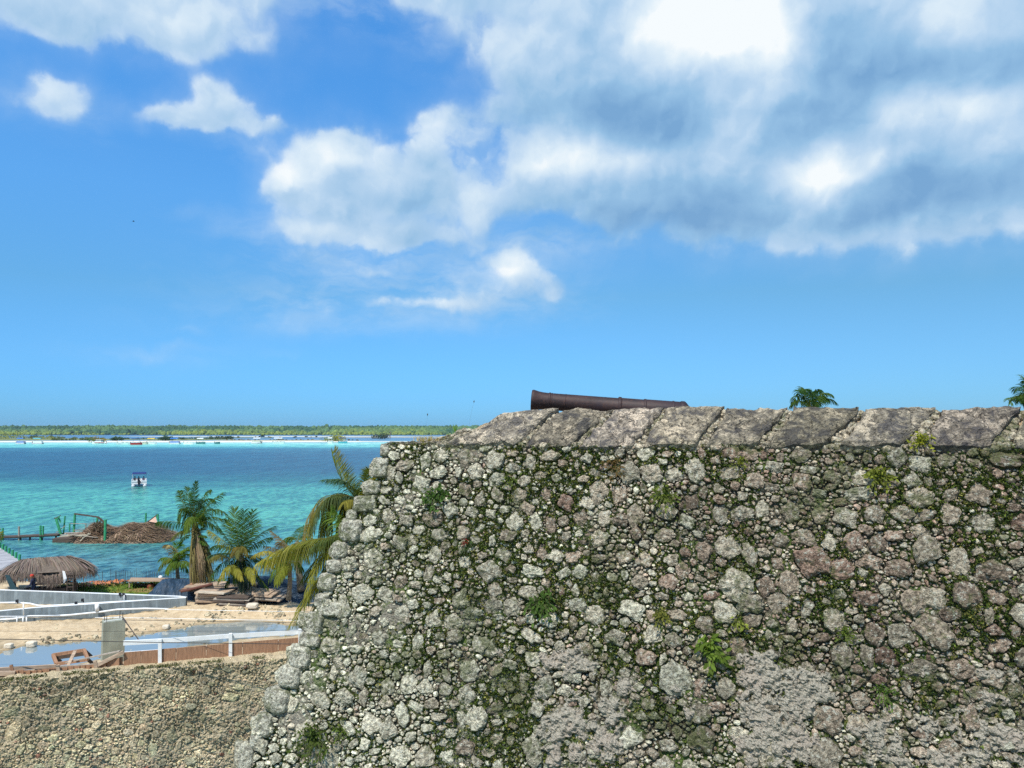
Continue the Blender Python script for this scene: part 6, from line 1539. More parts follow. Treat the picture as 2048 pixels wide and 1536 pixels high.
for pts, r_, Y in (([(112, 1037), (122, 1070)], .19, Zq), ([(119, 1032), (114, 1040)], .08, Zq), ([(117, 1034), (121, 1045)], .12, Zq + .5), ([(130, 1032), (127, 1066)], .11, Zq + .8), ([(150, 1028), (147.5, 1064)], .17, Zq + .5), ([(139.5, 1047), (139, 1063)], .10, Zq - .5),
                   ([(195, 1033), (194, 1048)], .16, Zq + 1), ([(211, 1039), (210, 1081)], .19, Zq - 2.2), ([(292, 1026), (291, 1048)], .14, Zq + 1), ([(316, 1028), (317, 1050)], .12, Zq), ([(313, 1031), (317, 1043)], .09, Zq)):
    MB().tube([s2(x, y, Y) for x, y in pts], r_ * .62, 8).obj('post', M_green, sh_)
for (a, b_, w_) in (((149, 1027.5), (196, 1034), .12), ((139, 1047), (172, 1047.5), .05), ((172, 1047), (171, 1060), .05), ((147, 1060.5), (178, 1060), .05), ((196, 1034), (211, 1047), .14), ((211, 1047), (222, 1054), .10), ((112, 1036), (121, 1031), .07), ((122, 1058), (131, 1051), .05), ((112, 1065), (118, 1062), .06), ((295, 1045), (316, 1029), .14), ((109, 1036), (114, 1037), .1)):
    MB().beam(s2(*a, Zq + .3), s2(*b_, Zq + .3), w_, w_).obj('beam', M_dkw if w_ > .06 else M_gr2, sh_)
MB().raw([s2(298, 1043, Zq + .2), s2(311, 1033, Zq + .2), s2(315, 1046, Zq - .4), s2(298, 1043, Zq - .3)], [(0, 1, 2, 3)]).obj('canvas', pm('faded_canvas', (.50, .33, .24), .9), sh_)
# deck of the shelter
for i in range(13):
    MB().beam(s2(117 + i * 2, 1067 + i * .1, Zq + 2.6 - i * .38), s2(196, 1063 + i * 1.0, Zq + 2.6 - i * .38), .28, .05, jit=.03).obj('plank', [M_gr2, M_grey, M_dkw][i % 3], sh_)
MB().box(s2(165, 1077.5, Zq - .3), (3.6, 3.2, .5), 0).obj('float', M_dkw, sh_)
for (a, b_) in (((120, 1073), (178, 1069)), ((178, 1066), (160, 1082)), ((181, 1067), (165, 1076)), ((121, 1070), (165, 1072))): MB().beam(s2(*a, Zq - 2.4), s2(*b_, Zq - 2.4), .08, .06).obj('pole', pm('pale_pole', (.55, .45, .33), .8), sh_)
# the fallen roof
mo = [(178, 1063), (186, 1054), (193, 1046), (205, 1051), (215, 1055), (228, 1060), (240, 1057), (252, 1053), (266, 1046), (280, 1050), (296, 1046), (308, 1046), (320, 1056), (335, 1066), (348, 1072)]
mox, moy = [m[0] for m in mo], [m[1] for m in mo]
xs2 = np.linspace(175, 349, 110); vs = np.linspace(-1, 1, 26); XXm, VVm = np.meshgrid(xs2, vs)
hz = np.array([P(float(x), float(np.interp(x, mox, moy)), Zq).z for x in xs2]) - .02
Xw = (XXm - 1024) / F * Zq
prof_ = np.where(VVm < 0, 1 - np.abs(VVm) ** 1.6, 1 - np.abs(VVm) ** 2.5)
endf = np.clip((XXm - 176) / 10, .25, 1) * np.clip((350 - XXm) / 14, .1, 1)
Yw = Zq + VVm * 2.6 * endf + (fbm(np.stack([Xw, VVm * 2], -1), 3, 300) - .5) * .4
Zw = -.1 + (hz[None] + .1) * prof_ + (fbm(np.stack([Xw * 2.2, VVm * 5], -1), 4, 301, .65) - .5) * .24 * (1 - VVm ** 8)
Vm = np.stack([Xw, Yw, Zw], -1).reshape(-1, 3) - np.array(sh_.location); idx = np.arange(XXm.size).reshape(XXm.shape)
M_heap = plain('rotten_thatch', (0.27, 0.19, 0.13), 0.95, .5, 3.0, bmp=.12, col2=(.10, .07, .055))
link(mesh_np('fallen_roof', Vm, np.stack([idx[:-1, :-1], idx[:-1, 1:], idx[1:, 1:], idx[1:, :-1]], -1).reshape(-1, 4), mat=M_heap), 'fallen_roof', sh_)
S_, E_ = [], []
for _ in range(6000):
    i = r7.integers(2, 20); j = r7.integers(2, 107); a = np.array([Xw[i, j], Yw[i, j], Zw[i, j] + .04]); ang = r7.normal(-.2 if r7.random() < .7 else 2.6, .5)
    b_ = a + np.array([math.cos(ang) * r7.uniform(.4, 1.3), -abs(r7.normal(0, .25)), -r7.uniform(.03, .28)]); S_.append(a); E_.append(b_)
for _ in range(650):
    j = r7.integers(8, 104); a = np.array([Xw[4, j], Yw[4, j], Zw[4, j] + .1]); E_.append(a + np.array([r7.normal(0, .12), -r7.uniform(.3, .6), -r7.uniform(.3, .75)])); S_.append(a)
for _ in range(260):
    a = np.array(P(196 + r7.normal(0, 5), 1060 + r7.normal(0, 3), Zq - 1.2)); S_.append(a); E_.append(np.array(P(196 + r7.normal(0, 11), 1052 + r7.normal(0, 6), Zq - 1.6)))
strands('thatch', sh_, S_, E_, r7, wd=.022, hang=.08, bulge=.03, col=(0.255, 0.175, 0.115), jc=.5)
bt = P(0, 1072, 66); th = thing('shore_bush', 'yellow and green bush at the near end of the dark jetty', 'bush', tuple(bt)); v, c = leaf_cloud(r7, 500, (-.25, 0, 0), (.55, .5, .7), .07, np.array([[.25, .22, .03]])); link(mesh_np('foliage', v, np.arange(len(v)).reshape(-1, 4), col=c, mat=M_leaf), 'foliage', th)

# row of steel rods along the shore
rf = thing('rod_fence', 'row of thin steel rods standing along the grassy shore', 'rod fence', tuple(P(400, 1165, 49.5)))
for i in range(150):
    x = 222 + i * 2.75 + R.uniform(-.5, .5); Y = 49.4 + R.uniform(-.1, .1); t0 = 1143 + R.uniform(-2, 2) + (0 if i % 9 else -5); a, b_ = P(x, t0, Y), P(x, 1163, Y)
    if x > 640: break
    b_.z = float(ground_z(np.array(b_.x), np.array(b_.y))) - .05; MB().tube([tuple(local(rf, b_)), tuple(local(rf, a + Vector((R.uniform(-.03, .03), 0, 0))))], .011, 4, cap=False).obj('rod', M_steel, rf)
MB().tube([tuple(local(rf, P(230, 1158, 49.4))), tuple(local(rf, P(640, 1157, 49.4)))], .01, 4).obj('tie_bar', M_steel, rf)
for i, (x, t0) in enumerate(((205, 1143), (172, 1148), (232, 1140))):
    th = thing('steel_rod', ['single steel rod standing in the grass beside the hut', 'short steel rod nearest to the hut', 'taller steel rod where the shore rods begin'][i], 'rod', tuple(P(x, 1170, 48))); a = P(x, t0, 48); MB().tube([(0, 0, -.2), tuple(local(th, a))], .014, 5).obj('bar', M_steel, th)
# orange netting on the ground
on = thing('orange_netting', 'crumpled orange plastic netting lying on the lawn behind the pool', 'netting', tuple(G(205, 1175, .65)))
xs3, ts3 = np.meshgrid(np.linspace(150, 262, 90), np.linspace(0, 1, 14)); pxs = xs3; pys = 1183 - (xs3 - 150) * .12 - ts3 * (8 + 6 * np.sin((xs3 - 150) / 40))
gz = np.array([tuple(G(float(a), float(b_), .62)) for a, b_ in zip(pxs.ravel(), pys.ravel())]); gz[:, 2] = ground_z(gz[:, 0], gz[:, 1]) + .05 + fbm(gz[:, :2] * 3, 3, 400) * .28
idx = np.arange(xs3.size).reshape(xs3.shape); qq = np.stack([idx[:-1, :-1], idx[:-1, 1:], idx[1:, 1:], idx[1:, :-1]], -1).reshape(-1, 4); qq = qq[np.random.default_rng(1).random(len(qq)) < .62]
link(mesh_np('net', gz - np.array(on.location), qq, mat=plain('orange_plastic', (.42, .15, .06), .7, .4, 4)), 'net', on)

# work table, tarpaulins, timber stacks
tb = thing('work_table', 'long plank table with a white helmet sized bowl on it, by the dark tarpaulin', 'table', tuple(P(300, 1190, 45.5)))
def t2(x, y, Y=45.5): return tuple(local(tb, P(x, y, Y)))
MB().raw([t2(257, 1162, 45), t2(352, 1161, 45), t2(372, 1156, 47), t2(262, 1155, 47), t2(257, 1164, 45), t2(352, 1163, 45), t2(372, 1158, 47), t2(262, 1157, 47)], [(0, 1, 2, 3), (7, 6, 5, 4), (0, 4, 5, 1), (1, 5, 6, 2), (2, 6, 7, 3), (3, 7, 4, 0)]).obj('table_top', wood('table_wood', (.38, .26, .17), st=(.5, 4, 1)), tb)
for x, y in ((259, 1188), (350, 1186)): MB().beam(t2(x, 1164, 45.1), t2(x, y, 45.1), .07, .07, up=(0, 1, 0)).obj('leg', M_grey, tb)
for x in (264, 368): MB().beam(t2(x, 1158, 46.9), t2(x, 1180, 46.9), .07, .07, up=(0, 1, 0)).obj('leg', M_grey, tb)
MB().beam(t2(268, 1166, 45.2), t2(302, 1173, 45.6), .05, .05).obj('brace', M_dkw, tb)
ob = P(321, 1154.5, 46); bo = thing('white_bowl', 'white upturned bowl lying on the plank table', 'bowl', tuple(ob)); v_, q_ = lathe([(0, .12), (.05, .115), (.09, .07), (.11, .001)], 16); v_ = v_[:, [1, 2, 0]]; link(mesh_np('shell', v_, q_, smooth=True, mat=M_pvc), 'shell', bo)
rb_ = thing('rust_red_drum', 'rust red drum standing under the plank table', 'drum', tuple(P(301, 1190, 45.3))); v_, q_ = lathe([(-.0, .001), (0, .20), (.2, .205), (.22, .2), (.45, .205), (.66, .2), (.66, .001)], 20); v_ = v_[:, [1, 2, 0]]; link(mesh_np('barrel', v_, q_, smooth=True, mat=plain('rust_red', (.17, .045, .02), .8)), 'barrel', rb_)
M_tarp = plain('navy_tarpaulin', (0.022, 0.045, 0.075), 0.55, .5, 2.5, bmp=.02, spec=.25)
def tarp(label, pts_top, ybase, Yc, dep, seed, mat=None):
    xs_ = np.linspace(pts_top[0][0], pts_top[-1][0], 90); vs = np.linspace(-1, 1, 30); X_, V_ = np.meshgrid(xs_, vs)
    hz = np.array([P(float(x), float(np.interp(x, [q[0] for q in pts_top], [q[1] for q in pts_top])), Yc).z for x in xs_]); xw = (X_ - 1024) / F * Yc; e_ = np.clip(np.minimum(X_ - xs_[0], xs_[-1] - X_) / 12, 0.15, 1)
    pr_ = np.where(V_ < 0, 1 - np.abs(V_) ** 2.0, 1 - np.abs(V_) ** 3); fold = fbm(np.stack([xw * 2.6 + V_ * 1.2, V_ * .8], -1), 4, seed, .6) - .5; fold = -np.abs(fold) * .9 + .1
    z0 = .45; zw = z0 + (hz[None] - z0) * pr_ * e_ ** .3 + fold * .32 * (1 - V_ ** 6); yw = Yc + V_ * dep * e_ - fold * .3
    th = thing('tarpaulin_heap', label, 'tarpaulin', (float(xw.mean()), Yc, z0), group='dark tarpaulins over building material')
    Vv = np.stack([xw, yw, zw], -1).reshape(-1, 3) - np.array(th.location); idx = np.arange(X_.size).reshape(X_.shape)
    link(mesh_np('sheet', Vv, np.stack([idx[:-1, :-1], idx[:-1, 1:], idx[1:, 1:], idx[1:, :-1]], -1).reshape(-1, 4), mat=mat or M_tarp), 'sheet', th); return th
tarp('dark blue tarpaulin heaped over something between the plank table and the tall palm', [(300, 1190), (318, 1180), (334, 1160), (350, 1158), (372, 1160), (395, 1160), (412, 1164), (425, 1172)], 1190, 43.6, 1.2, 501)
tarp('long dark blue tarpaulin covering a pile behind the timber stacks', [(455, 1168), (475, 1152), (500, 1150), (520, 1153), (545, 1154), (575, 1160), (600, 1165), (640, 1172), (700, 1180)], 1195, 42.8, 1.4, 502)
def stack(label, x0, x1, ytop, ybot, Y, n, skew=0, mats=None, dep=1.2, tilt=0, jit=3):
    th = thing('timber_stack', label, 'timber stack', tuple(P((x0 + x1) / 2, ybot, Y)), group='stacks of old timber by the pool'); mats = mats or [M_gr2, M_grey, M_dkw]
    hh_ = (ybot - ytop) * Y / F / n
    for i in range(n):
        y = ybot - (i + .5) * (ybot - ytop) / n; a = P(x0 + R.uniform(-jit, jit) + skew * i, y + tilt * .5, Y + R.uniform(-.1, .1)); b_ = P(x1 + R.uniform(-jit, jit) + skew * i, y - tilt * .5 + R.uniform(-.6, .6), Y + R.uniform(-.1, .1))
        for s_ in range(3): MB().beam(tuple(local(th, a + Vector((0, s_ * dep / 3, 0)))), tuple(local(th, b_ + Vector((0, s_ * dep / 3, 0)))), dep / 3 * .93, hh_ * .82, jit=.012).obj('plank', R.choice(mats), th)
    return th
stack('stack of grey boards with a pale sheet on top, beside the pointed pool end', 392, 460, 1183, 1212, 40.2, 7)
sp_ = thing('pale_board', 'pale board panel lying flat on top of the grey stack', 'board', tuple(P(430, 1181, 40.4))); MB().raw([tuple(local(sp_, P(*q))) for q in ((392, 1184, 39.8), (447, 1187, 39.6), (470, 1181, 40.8), (418, 1178.5, 41.2), (392, 1186, 39.8), (447, 1189.5, 39.6), (470, 1183, 40.8), (418, 1181, 41.2))], [(0, 1, 2, 3), (7, 6, 5, 4), (0, 4, 5, 1), (1, 5, 6, 2), (2, 6, 7, 3), (3, 7, 4, 0)]).obj('panel', wood('pale_ply', (.52, .44, .34)), sp_)
stack('spread of long weathered planks sloping down to the sand, under the long tarpaulin', 462, 560, 1184, 1200, 40.6, 5, skew=-5, tilt=-6, mats=[M_gr2, M_grey], dep=1.5)
stack('low untidy pile of broken dark timber in front of the sand mound', 436, 498, 1193, 1212, 39.6, 6, mats=[M_dkw, M_gr2, M_dkw], jit=9, tilt=-2)
stack('flat pile of brown timber behind the grey boards', 372, 500, 1168, 1182, 42, 4, skew=4, mats=[M_brown, M_grey, M_dkw], dep=1.0, jit=14)
ps = thing('plywood_sheet', 'bent brown plywood sheet leaning on the timber behind the palm', 'plywood sheet', tuple(P(505, 1182, 41.6))); MB().raw([tuple(local(ps, P(*q))) for q in ((478, 1170, 41.4), (492, 1167, 41.8), (529, 1184, 41.2), (520, 1189, 40.9), (478, 1171.5, 41.4), (492, 1168.5, 41.8), (529, 1185.5, 41.2), (520, 1190.5, 40.9))], [(0, 1, 2, 3), (7, 6, 5, 4), (0, 4, 5, 1), (1, 5, 6, 2), (2, 6, 7, 3), (3, 7, 4, 0)]).obj('panel', M_grey, ps)
lg = thing('timber_pole', 'dark red brown pole lying slantwise on the timber by the tall palm', 'pole', tuple(P(365, 1182, 41.8))); MB().tube([tuple(local(lg, P(362, 1183, 41.6))), tuple(local(lg, P(425, 1168, 41.8)))], .07, 7).obj('shaft', plain('red_brown_wood', (.13, .05, .035)), lg)
bd = thing('sand_block', 'pale stone block on the sand mound beside the timber', 'stone', tuple(P(505, 1211, 39.2))); v_, q_ = BLK[2]; link(mesh_np('block', v_ * np.array([.28, .2, .13]), q_, mat=plain('pale_stone', (.62, .54, .42), .95, .2, 6, bmp=.02)), 'block', bd)
for i, (x, y, s_) in enumerate([(9, 1247, .17), (63, 1288, .16), (392, 1229, .17), (332, 1254, .13), (18, 1292, .14)]):
    p = G(x, y, .62); th = thing('boulder', ['pale boulder at the foot of the pool wall, by the upright pipes', 'white boulder on the near bank of sand, at the puddle edge', 'pale boulder on the sand below the pointed end of the pool', 'tan boulder half in the puddle under the sand bank', 'dull brown boulder in the corner where the puddle starts'][i], 'boulder', tuple(p)); v_, q_ = BLK[i % 8]
    link(mesh_np('rock', v_ * np.array([s_ * 1.2, s_, s_ * .8]), q_, mat=plain('pale_stone', (.62, .54, .42), .95, .2, 6, bmp=.02)), 'rock', th)

# ------------------------------------------------------------------ palms
def frond(par, p0, p1, p2, leaf=0.75, hang=0.5, col=(0.07, 0.12, 0.025), n=46, rad=.022, wd=.020, seed=0, lean=(0, 0, 0), tipcol=None, one=0):
    r = np.random.default_rng(seed); p0, p1, p2 = [np.array(p) for p in (p0, p1, p2)]
    ts = np.linspace(0, 1, 14); B = lambda t: (1 - t) ** 2 * p0 + 2 * t * (1 - t) * p1 + t * t * p2
    dB = lambda t: 2 * (1 - t) * (p1 - p0) + 2 * t * (p2 - p1)
    loc = np.array(par.location); m_ = MB(); m_.tube([tuple(B(t) - loc) for t in ts], [rad * (1 - .85 * t) for t in ts], 5, cap=False)
    nr = m_.n; V_ = []; Q_ = []; T_ = []; C_ = []; k = 0
    for i in range(n):
        t = .10 + .90 * (i + .5) / n
        for sg in (-1, 1):
            if one and sg != one and r.random() < .8: continue
            if r.random() < .05: continue
            T = dB(t); T = T / (np.linalg.norm(T) + 1e-6); up = np.array([0, 0, 1.0]); S2 = np.cross(T, up); nn = np.linalg.norm(S2)
            if nn < .15: S2 = np.cross(T, np.array([0.3, 1, 0])); nn = np.linalg.norm(S2)
            S2 /= nn; U2 = np.cross(S2, T)
            L = leaf * (math.sin(math.pi * (.14 + .80 * t)) ** .6) * r.uniform(.85, 1.1)
            d = S2 * sg * (1 - .45 * t) + T * (.45 + .5 * t) + U2 * .15 + np.array(lean) + r.normal(0, .07, 3); d /= np.linalg.norm(d)
            q0 = B(t) - loc; g_ = np.array([0, 0, -1.0]) * hang
            d1 = d + g_ * .35; d1 /= np.linalg.norm(d1); d2 = d + g_ * 1.3; d2 /= np.linalg.norm(d2); d3 = d + g_ * 2.6; d3 /= np.linalg.norm(d3)
            q1 = q0 + d1 * L * .35; q2_ = q1 + d2 * L * .35; q3 = q2_ + d3 * L * .32
            w_ = np.cross(d2, U2 + r.normal(0, .3, 3)); w_ /= (np.linalg.norm(w_) + 1e-6); w_ *= wd * r.uniform(.7, 1.2)
            V_ += [q0 - w_ * .5, q0 + w_ * .5, q1 + w_, q1 - w_, q2_ + w_ * .8, q2_ - w_ * .8, q3]; Q_ += [(k, k + 1, k + 2, k + 3), (k + 3, k + 2, k + 4, k + 5)]; T_.append((k + 5, k + 4, k + 6)); k += 7
            c = np.array(col) * r.uniform(.7, 1.35)
            if tipcol is not None: c = c * (1 - t ** 1.5) + np.array(tipcol) * t ** 1.5 * r.uniform(.8, 1.2)
            C_ += [c] * 6 + [c * 1.15]
    nv = m_.n; m_.raw(np.array(V_), np.array(Q_), np.array(T_))
    cc = np.concatenate([np.tile([[.20, .19, .05]], (nv, 1)), np.array(C_)])
    return link(m_.mesh('frond', M_leaf, col=cc), 'frond', par)
M_ptrunk = plain('palm_trunk', (0.17, 0.14, 0.10), 0.95, 0.4, 3.0, bmp=.03, stretch=(1, 1, 5))
def trunk(par, pts, r0, r1, mat=None):
    n = 16; ps = [Vector(p) for p in pts]; q = []; rr_ = []
    for i in range(n):
        t = i / (n - 1) * (len(ps) - 1); k = min(len(ps) - 2, int(t)); q.append(tuple(local(par, ps[k].lerp(ps[k + 1], t - k)))); rr_.append((r0 + (r1 - r0) * i / (n - 1)) * (1 + .05 * (i % 2)))
    return MB().tube(q, rr_, 10).obj('trunk', mat or M_ptrunk, par, smooth=True)
PG = 'coconut palms on the shore'
DG, MG, YG, GO, BR = (0.050, 0.100, 0.018), (0.095, 0.150, 0.022), (0.17, 0.19, 0.025), (0.30, 0.26, 0.05), (0.17, 0.12, 0.06)
def palm(name, label, base, Z, fr, tr, r0, r1, leafm=.75, seed=0, group=PG, dY=1.3):
    th = thing(name, label, 'palm tree', tuple(P(*base, Z)), group=group); r = random.Random(seed)
    trunk(th, [P(x, y, Z) for x, y in tr], r0, r1)
    if seed in (6, 7):
        fr = fr + [((f[0][0], f[0][1]), (f[1][0] + r.uniform(-9, 12), f[1][1] + r.uniform(-8, 10)), (f[2][0] + r.uniform(4, 16), f[2][1] + r.uniform(-14, 10)), f[3] * 1.1, f[4], dict(l=.85)) for f in fr if f[3] > .5]
    for i, f in enumerate(fr):
        b_, c, t_, hang, col = f[:5]; o = f[5] if len(f) > 5 else {}; dy = o.get('dy', r.uniform(-dY, dY))
        frond(th, P(*b_, Z), P(*c, Z + dy * .6), P(*t_, Z + dy), leaf=leafm * o.get('l', 1), hang=hang, col=col, seed=seed * 100 + i, lean=o.get('lean', (0, 0, 0)), tipcol=o.get('tip'), one=o.get('one', 0), n=int(o.get('n', 56) * .75))
    return th
c1 = (391, 1052)
palm('coconut_palm', 'tallest palm of the shore group with a shaggy skirt of dead fronds on its trunk', (390, 1192), 43, [
    (c1, (384, 1000), (393, 964), .1, DG, dict(l=.55)), (c1, (376, 1000), (374, 975), .3, DG, dict(l=.7)), (c1, (362, 1010), (360, 982), .5, DG, dict(l=.7)), (c1, (362, 985), (358, 1045), 1.0, DG, dict(l=.7)),
    (c1, (380, 980), (366, 1050), .9, DG), (c1, (392, 985), (398, 1010), .6, (.035, .08, .04)), (c1, (402, 990), (418, 981), .7, DG), (c1, (405, 985), (428, 1000), .9, DG), (c1, (410, 1010), (446, 985), .7, DG), (c1, (415, 1000), (452, 1028), .8, DG),
    (c1, (418, 1020), (458, 1045), .7, MG), (c1, (410, 1030), (440, 1062), 1.1, MG), (c1, (398, 1005), (404, 1048), 1.3, YG), (c1, (385, 1010), (372, 1062), 1.2, MG), (c1, (380, 1025), (362, 1072), 1.2, DG),
    ((388, 1058), (350, 1036), (312, 1044), 2.2, DG, dict(l=.9, dy=-.6)), ((388, 1064), (362, 1052), (343, 1078), 1.4, (.12, .14, .03), dict(l=.7)), ((388, 1070), (372, 1066), (360, 1088), .4, DG, dict(l=.45)), ((392, 1070), (402, 1062), (410, 1052), .2, DG, dict(l=.4)), ((392, 1072), (404, 1070), (413, 1076), .2, DG, dict(l=.4)), ((392, 1075), (402, 1080), (411, 1090), .3, DG, dict(l=.4))] +
    [((389 + i * 1.2, 1056 + i), (390 + i * 4, 1090), (388 + i * 6.0, 1145 + (i * 7) % 25), 2.4, [(.12, .10, .03), (.16, .14, .045), (.24, .17, .11), (.14, .12, .03), (.20, .15, .09), (.10, .11, .03), (.16, .15, .04), (.12, .12, .03)][i], dict(l=.75, dy=-.35 + .12 * i, n=90)) for i in range(8)] +
    [((392, 1060), (386 + i * 4, 1085), (383 + i * 7, 1125), 2.4, [(.13, .115, .03), (.24, .18, .12), (.18, .15, .07), (.14, .13, .03)][i], dict(l=.7, dy=-.6, n=90)) for i in range(4)],
    [(388, 1195), (384, 1150), (385, 1110), (391, 1048)], .16, .14, seed=1)
c2 = (481, 1112)
palm('coconut_palm', 'broad low palm in the middle of the shore group with fronds fanned to all sides', (482, 1190), 41, [
    (c2, (470, 1060), (469, 1018), .15, MG), (c2, (462, 1070), (455, 1040), .3, DG), (c2, (485, 1060), (489, 1022), .2, DG), (c2, (492, 1065), (507, 1022), .2, DG), (c2, (500, 1070), (516, 1042), .4, DG), (c2, (508, 1070), (549, 1053), .4, (.03, .075, .05)), (c2, (515, 1080), (540, 1075), .8, DG),
    (c2, (450, 1075), (432, 1046), .4, DG), (c2, (440, 1080), (423, 1095), .8, DG), ((492, 1122), (452, 1082), (419, 1061), 1.1, YG, dict(tip=GO, dy=-1.4)), (c2, (445, 1100), (417, 1112), .9, (.05, .10, .06)), (c2, (445, 1115), (424, 1150), 1.2, DG), (c2, (455, 1120), (436, 1165), 1.2, DG), (c2, (470, 1120), (470, 1165), 1.4, DG),
    (c2, (505, 1120), (520, 1160), 1.2, DG), (c2, (520, 1105), (548, 1135), 1.1, DG), (c2, (520, 1110), (556, 1160), 1.2, MG, dict(tip=YG)), (c2, (495, 1125), (500, 1172), 1.4, DG), ((478, 1100), (474, 1082), (462, 1112), 1.5, (.15, .12, .03), dict(l=.6, dy=-1.2)), ((478, 1100), (482, 1080), (496, 1110), 1.5, (.14, .12, .03), dict(l=.6, dy=-1.2)), ((478, 1102), (476, 1088), (475, 1118), 1.5, (.13, .13, .04), dict(l=.5, dy=-1.4)),
    ((470, 1130), (460, 1122), (440, 1156), 1.2, YG, dict(tip=GO, dy=-1.6, l=.8)), ((466, 1132), (472, 1128), (484, 1158), 1.2, YG, dict(tip=GO, dy=-1.6, l=.7)), ((490, 1135), (500, 1126), (508, 1166), 1.2, YG, dict(tip=GO, dy=-1.6, l=.7)), ((500, 1118), (525, 1095), (545, 1105), .9, GO, dict(dy=-1.0, l=.7)), ((460, 1120), (440, 1100), (422, 1118), 1.0, (.15, .14, .04), dict(dy=-1.2, l=.8)),
    (c2, (500, 1135), (535, 1175), 1.0, DG), (c2, (465, 1140), (450, 1178), 1.0, DG), (c2, (488, 1140), (486, 1180), 1.2, (.02, .04, .03))], [(484, 1195), (483, 1150), (481, 1110)], .22, .18, seed=2)
sk = [o for o in bpy.data.objects if o.get('label', '').startswith('tallest palm')][0]
S_, E_ = [], []
for _ in range(520):
    f = r7.random(); a = P(386 + 9 * f, 1058 + r7.normal(0, 3), 43 + r7.uniform(-.25, .25)); b_ = P(384 + 38 * f + r7.normal(0, 3), 1150 + r7.uniform(-55, 14), 42.6 + r7.uniform(-.5, .5)); S_.append(tuple(a)); E_.append(tuple(b_))
strands('dead_frond_skirt', sk, S_, E_, r7, wd=.03, hang=.35, bulge=.02, col=(0.155, 0.13, 0.05), jc=.45)
S_, E_ = [], []
for _ in range(90):
    f = r7.random(); a = P(393 + 3 * f, 1085 + r7.normal(0, 8), 42.3); b_ = P(398 + 10 * f + r7.normal(0, 2), 1140 + r7.uniform(-30, 10), 42.0); S_.append(tuple(a)); E_.append(tuple(b_))
strands('dead_frond_skirt', sk, S_, E_, r7, wd=.028, hang=.4, bulge=.02, col=(0.27, 0.20, 0.12), jc=.4)
c3 = (354, 1128)
palm('young_palm', 'small bright green palm with a pale yellow stem behind the plank table', (355, 1168), 46, [
    (c3, (345, 1085), (334, 1092), .6, (.16, .20, .02), dict(tip=(.26, .2, .03))), (c3, (352, 1090), (356, 1088), .4, (.07, .15, .02)), (c3, (365, 1095), (384, 1092), .5, MG), (c3, (365, 1100), (392, 1112), .6, (.08, .15, .02)), (c3, (335, 1105), (318, 1140), 1.0, (.16, .19, .03)), (c3, (345, 1115), (333, 1148), 1.1, (.09, .15, .02)), (c3, (365, 1115), (382, 1130), 1.0, MG), (c3, (330, 1108), (322, 1118), .8, (.09, .15, .02)), (c3, (358, 1105), (372, 1100), .4, (.12, .19, .02)), (c3, (350, 1110), (345, 1135), 1.2, (.07, .13, .02)), (c3, (362, 1120), (376, 1143), 1.1, DG)],
    [(356, 1170), (355, 1150), (354, 1128)], .13, .10, leafm=.62, seed=3).children[0].data.materials[0] = plain('yellow_stem', (.36, .27, .08), .7, .3, 4)
c6 = (578, 1128)
palm('coconut_palm', 'thin stemmed palm half hidden under the long golden frond', (581, 1196), 40, [
    (c6, (560, 1110), (538, 1160), 1.1, MG), (c6, (565, 1118), (553, 1168), 1.2, YG), (c6, (555, 1105), (522, 1125), 1.0, MG), (c6, (585, 1100), (600, 1112), .8, MG), (c6, (575, 1100), (560, 1085), .7, BR), (c6, (590, 1115), (604, 1140), 1.1, DG), (c6, (560, 1095), (528, 1092), .8, (.16, .12, .04)), (c6, (570, 1120), (566, 1150), 1.2, YG), ((582, 1100), (562, 1080), (542, 1062), .5, BR, dict(l=.5))],
    [(577, 1200), (580, 1165), (579, 1126)], .13, .10, seed=4)
palm('coconut_palm', 'palm with a pinkish leaning stem directly behind the thin stemmed palm', (598, 1178), 42, [
    ((595, 1085), (580, 1060), (560, 1090), 1.1, MG), ((595, 1085), (610, 1060), (635, 1085), 1.0, MG), ((595, 1085), (600, 1055), (615, 1050), .6, DG), ((595, 1085), (585, 1085), (575, 1120), 1.2, YG), ((595, 1085), (605, 1090), (618, 1125), 1.2, MG)],
    [(602, 1182), (597, 1130), (595, 1084)], .20, .14, seed=5)
c5 = (700, 1082)
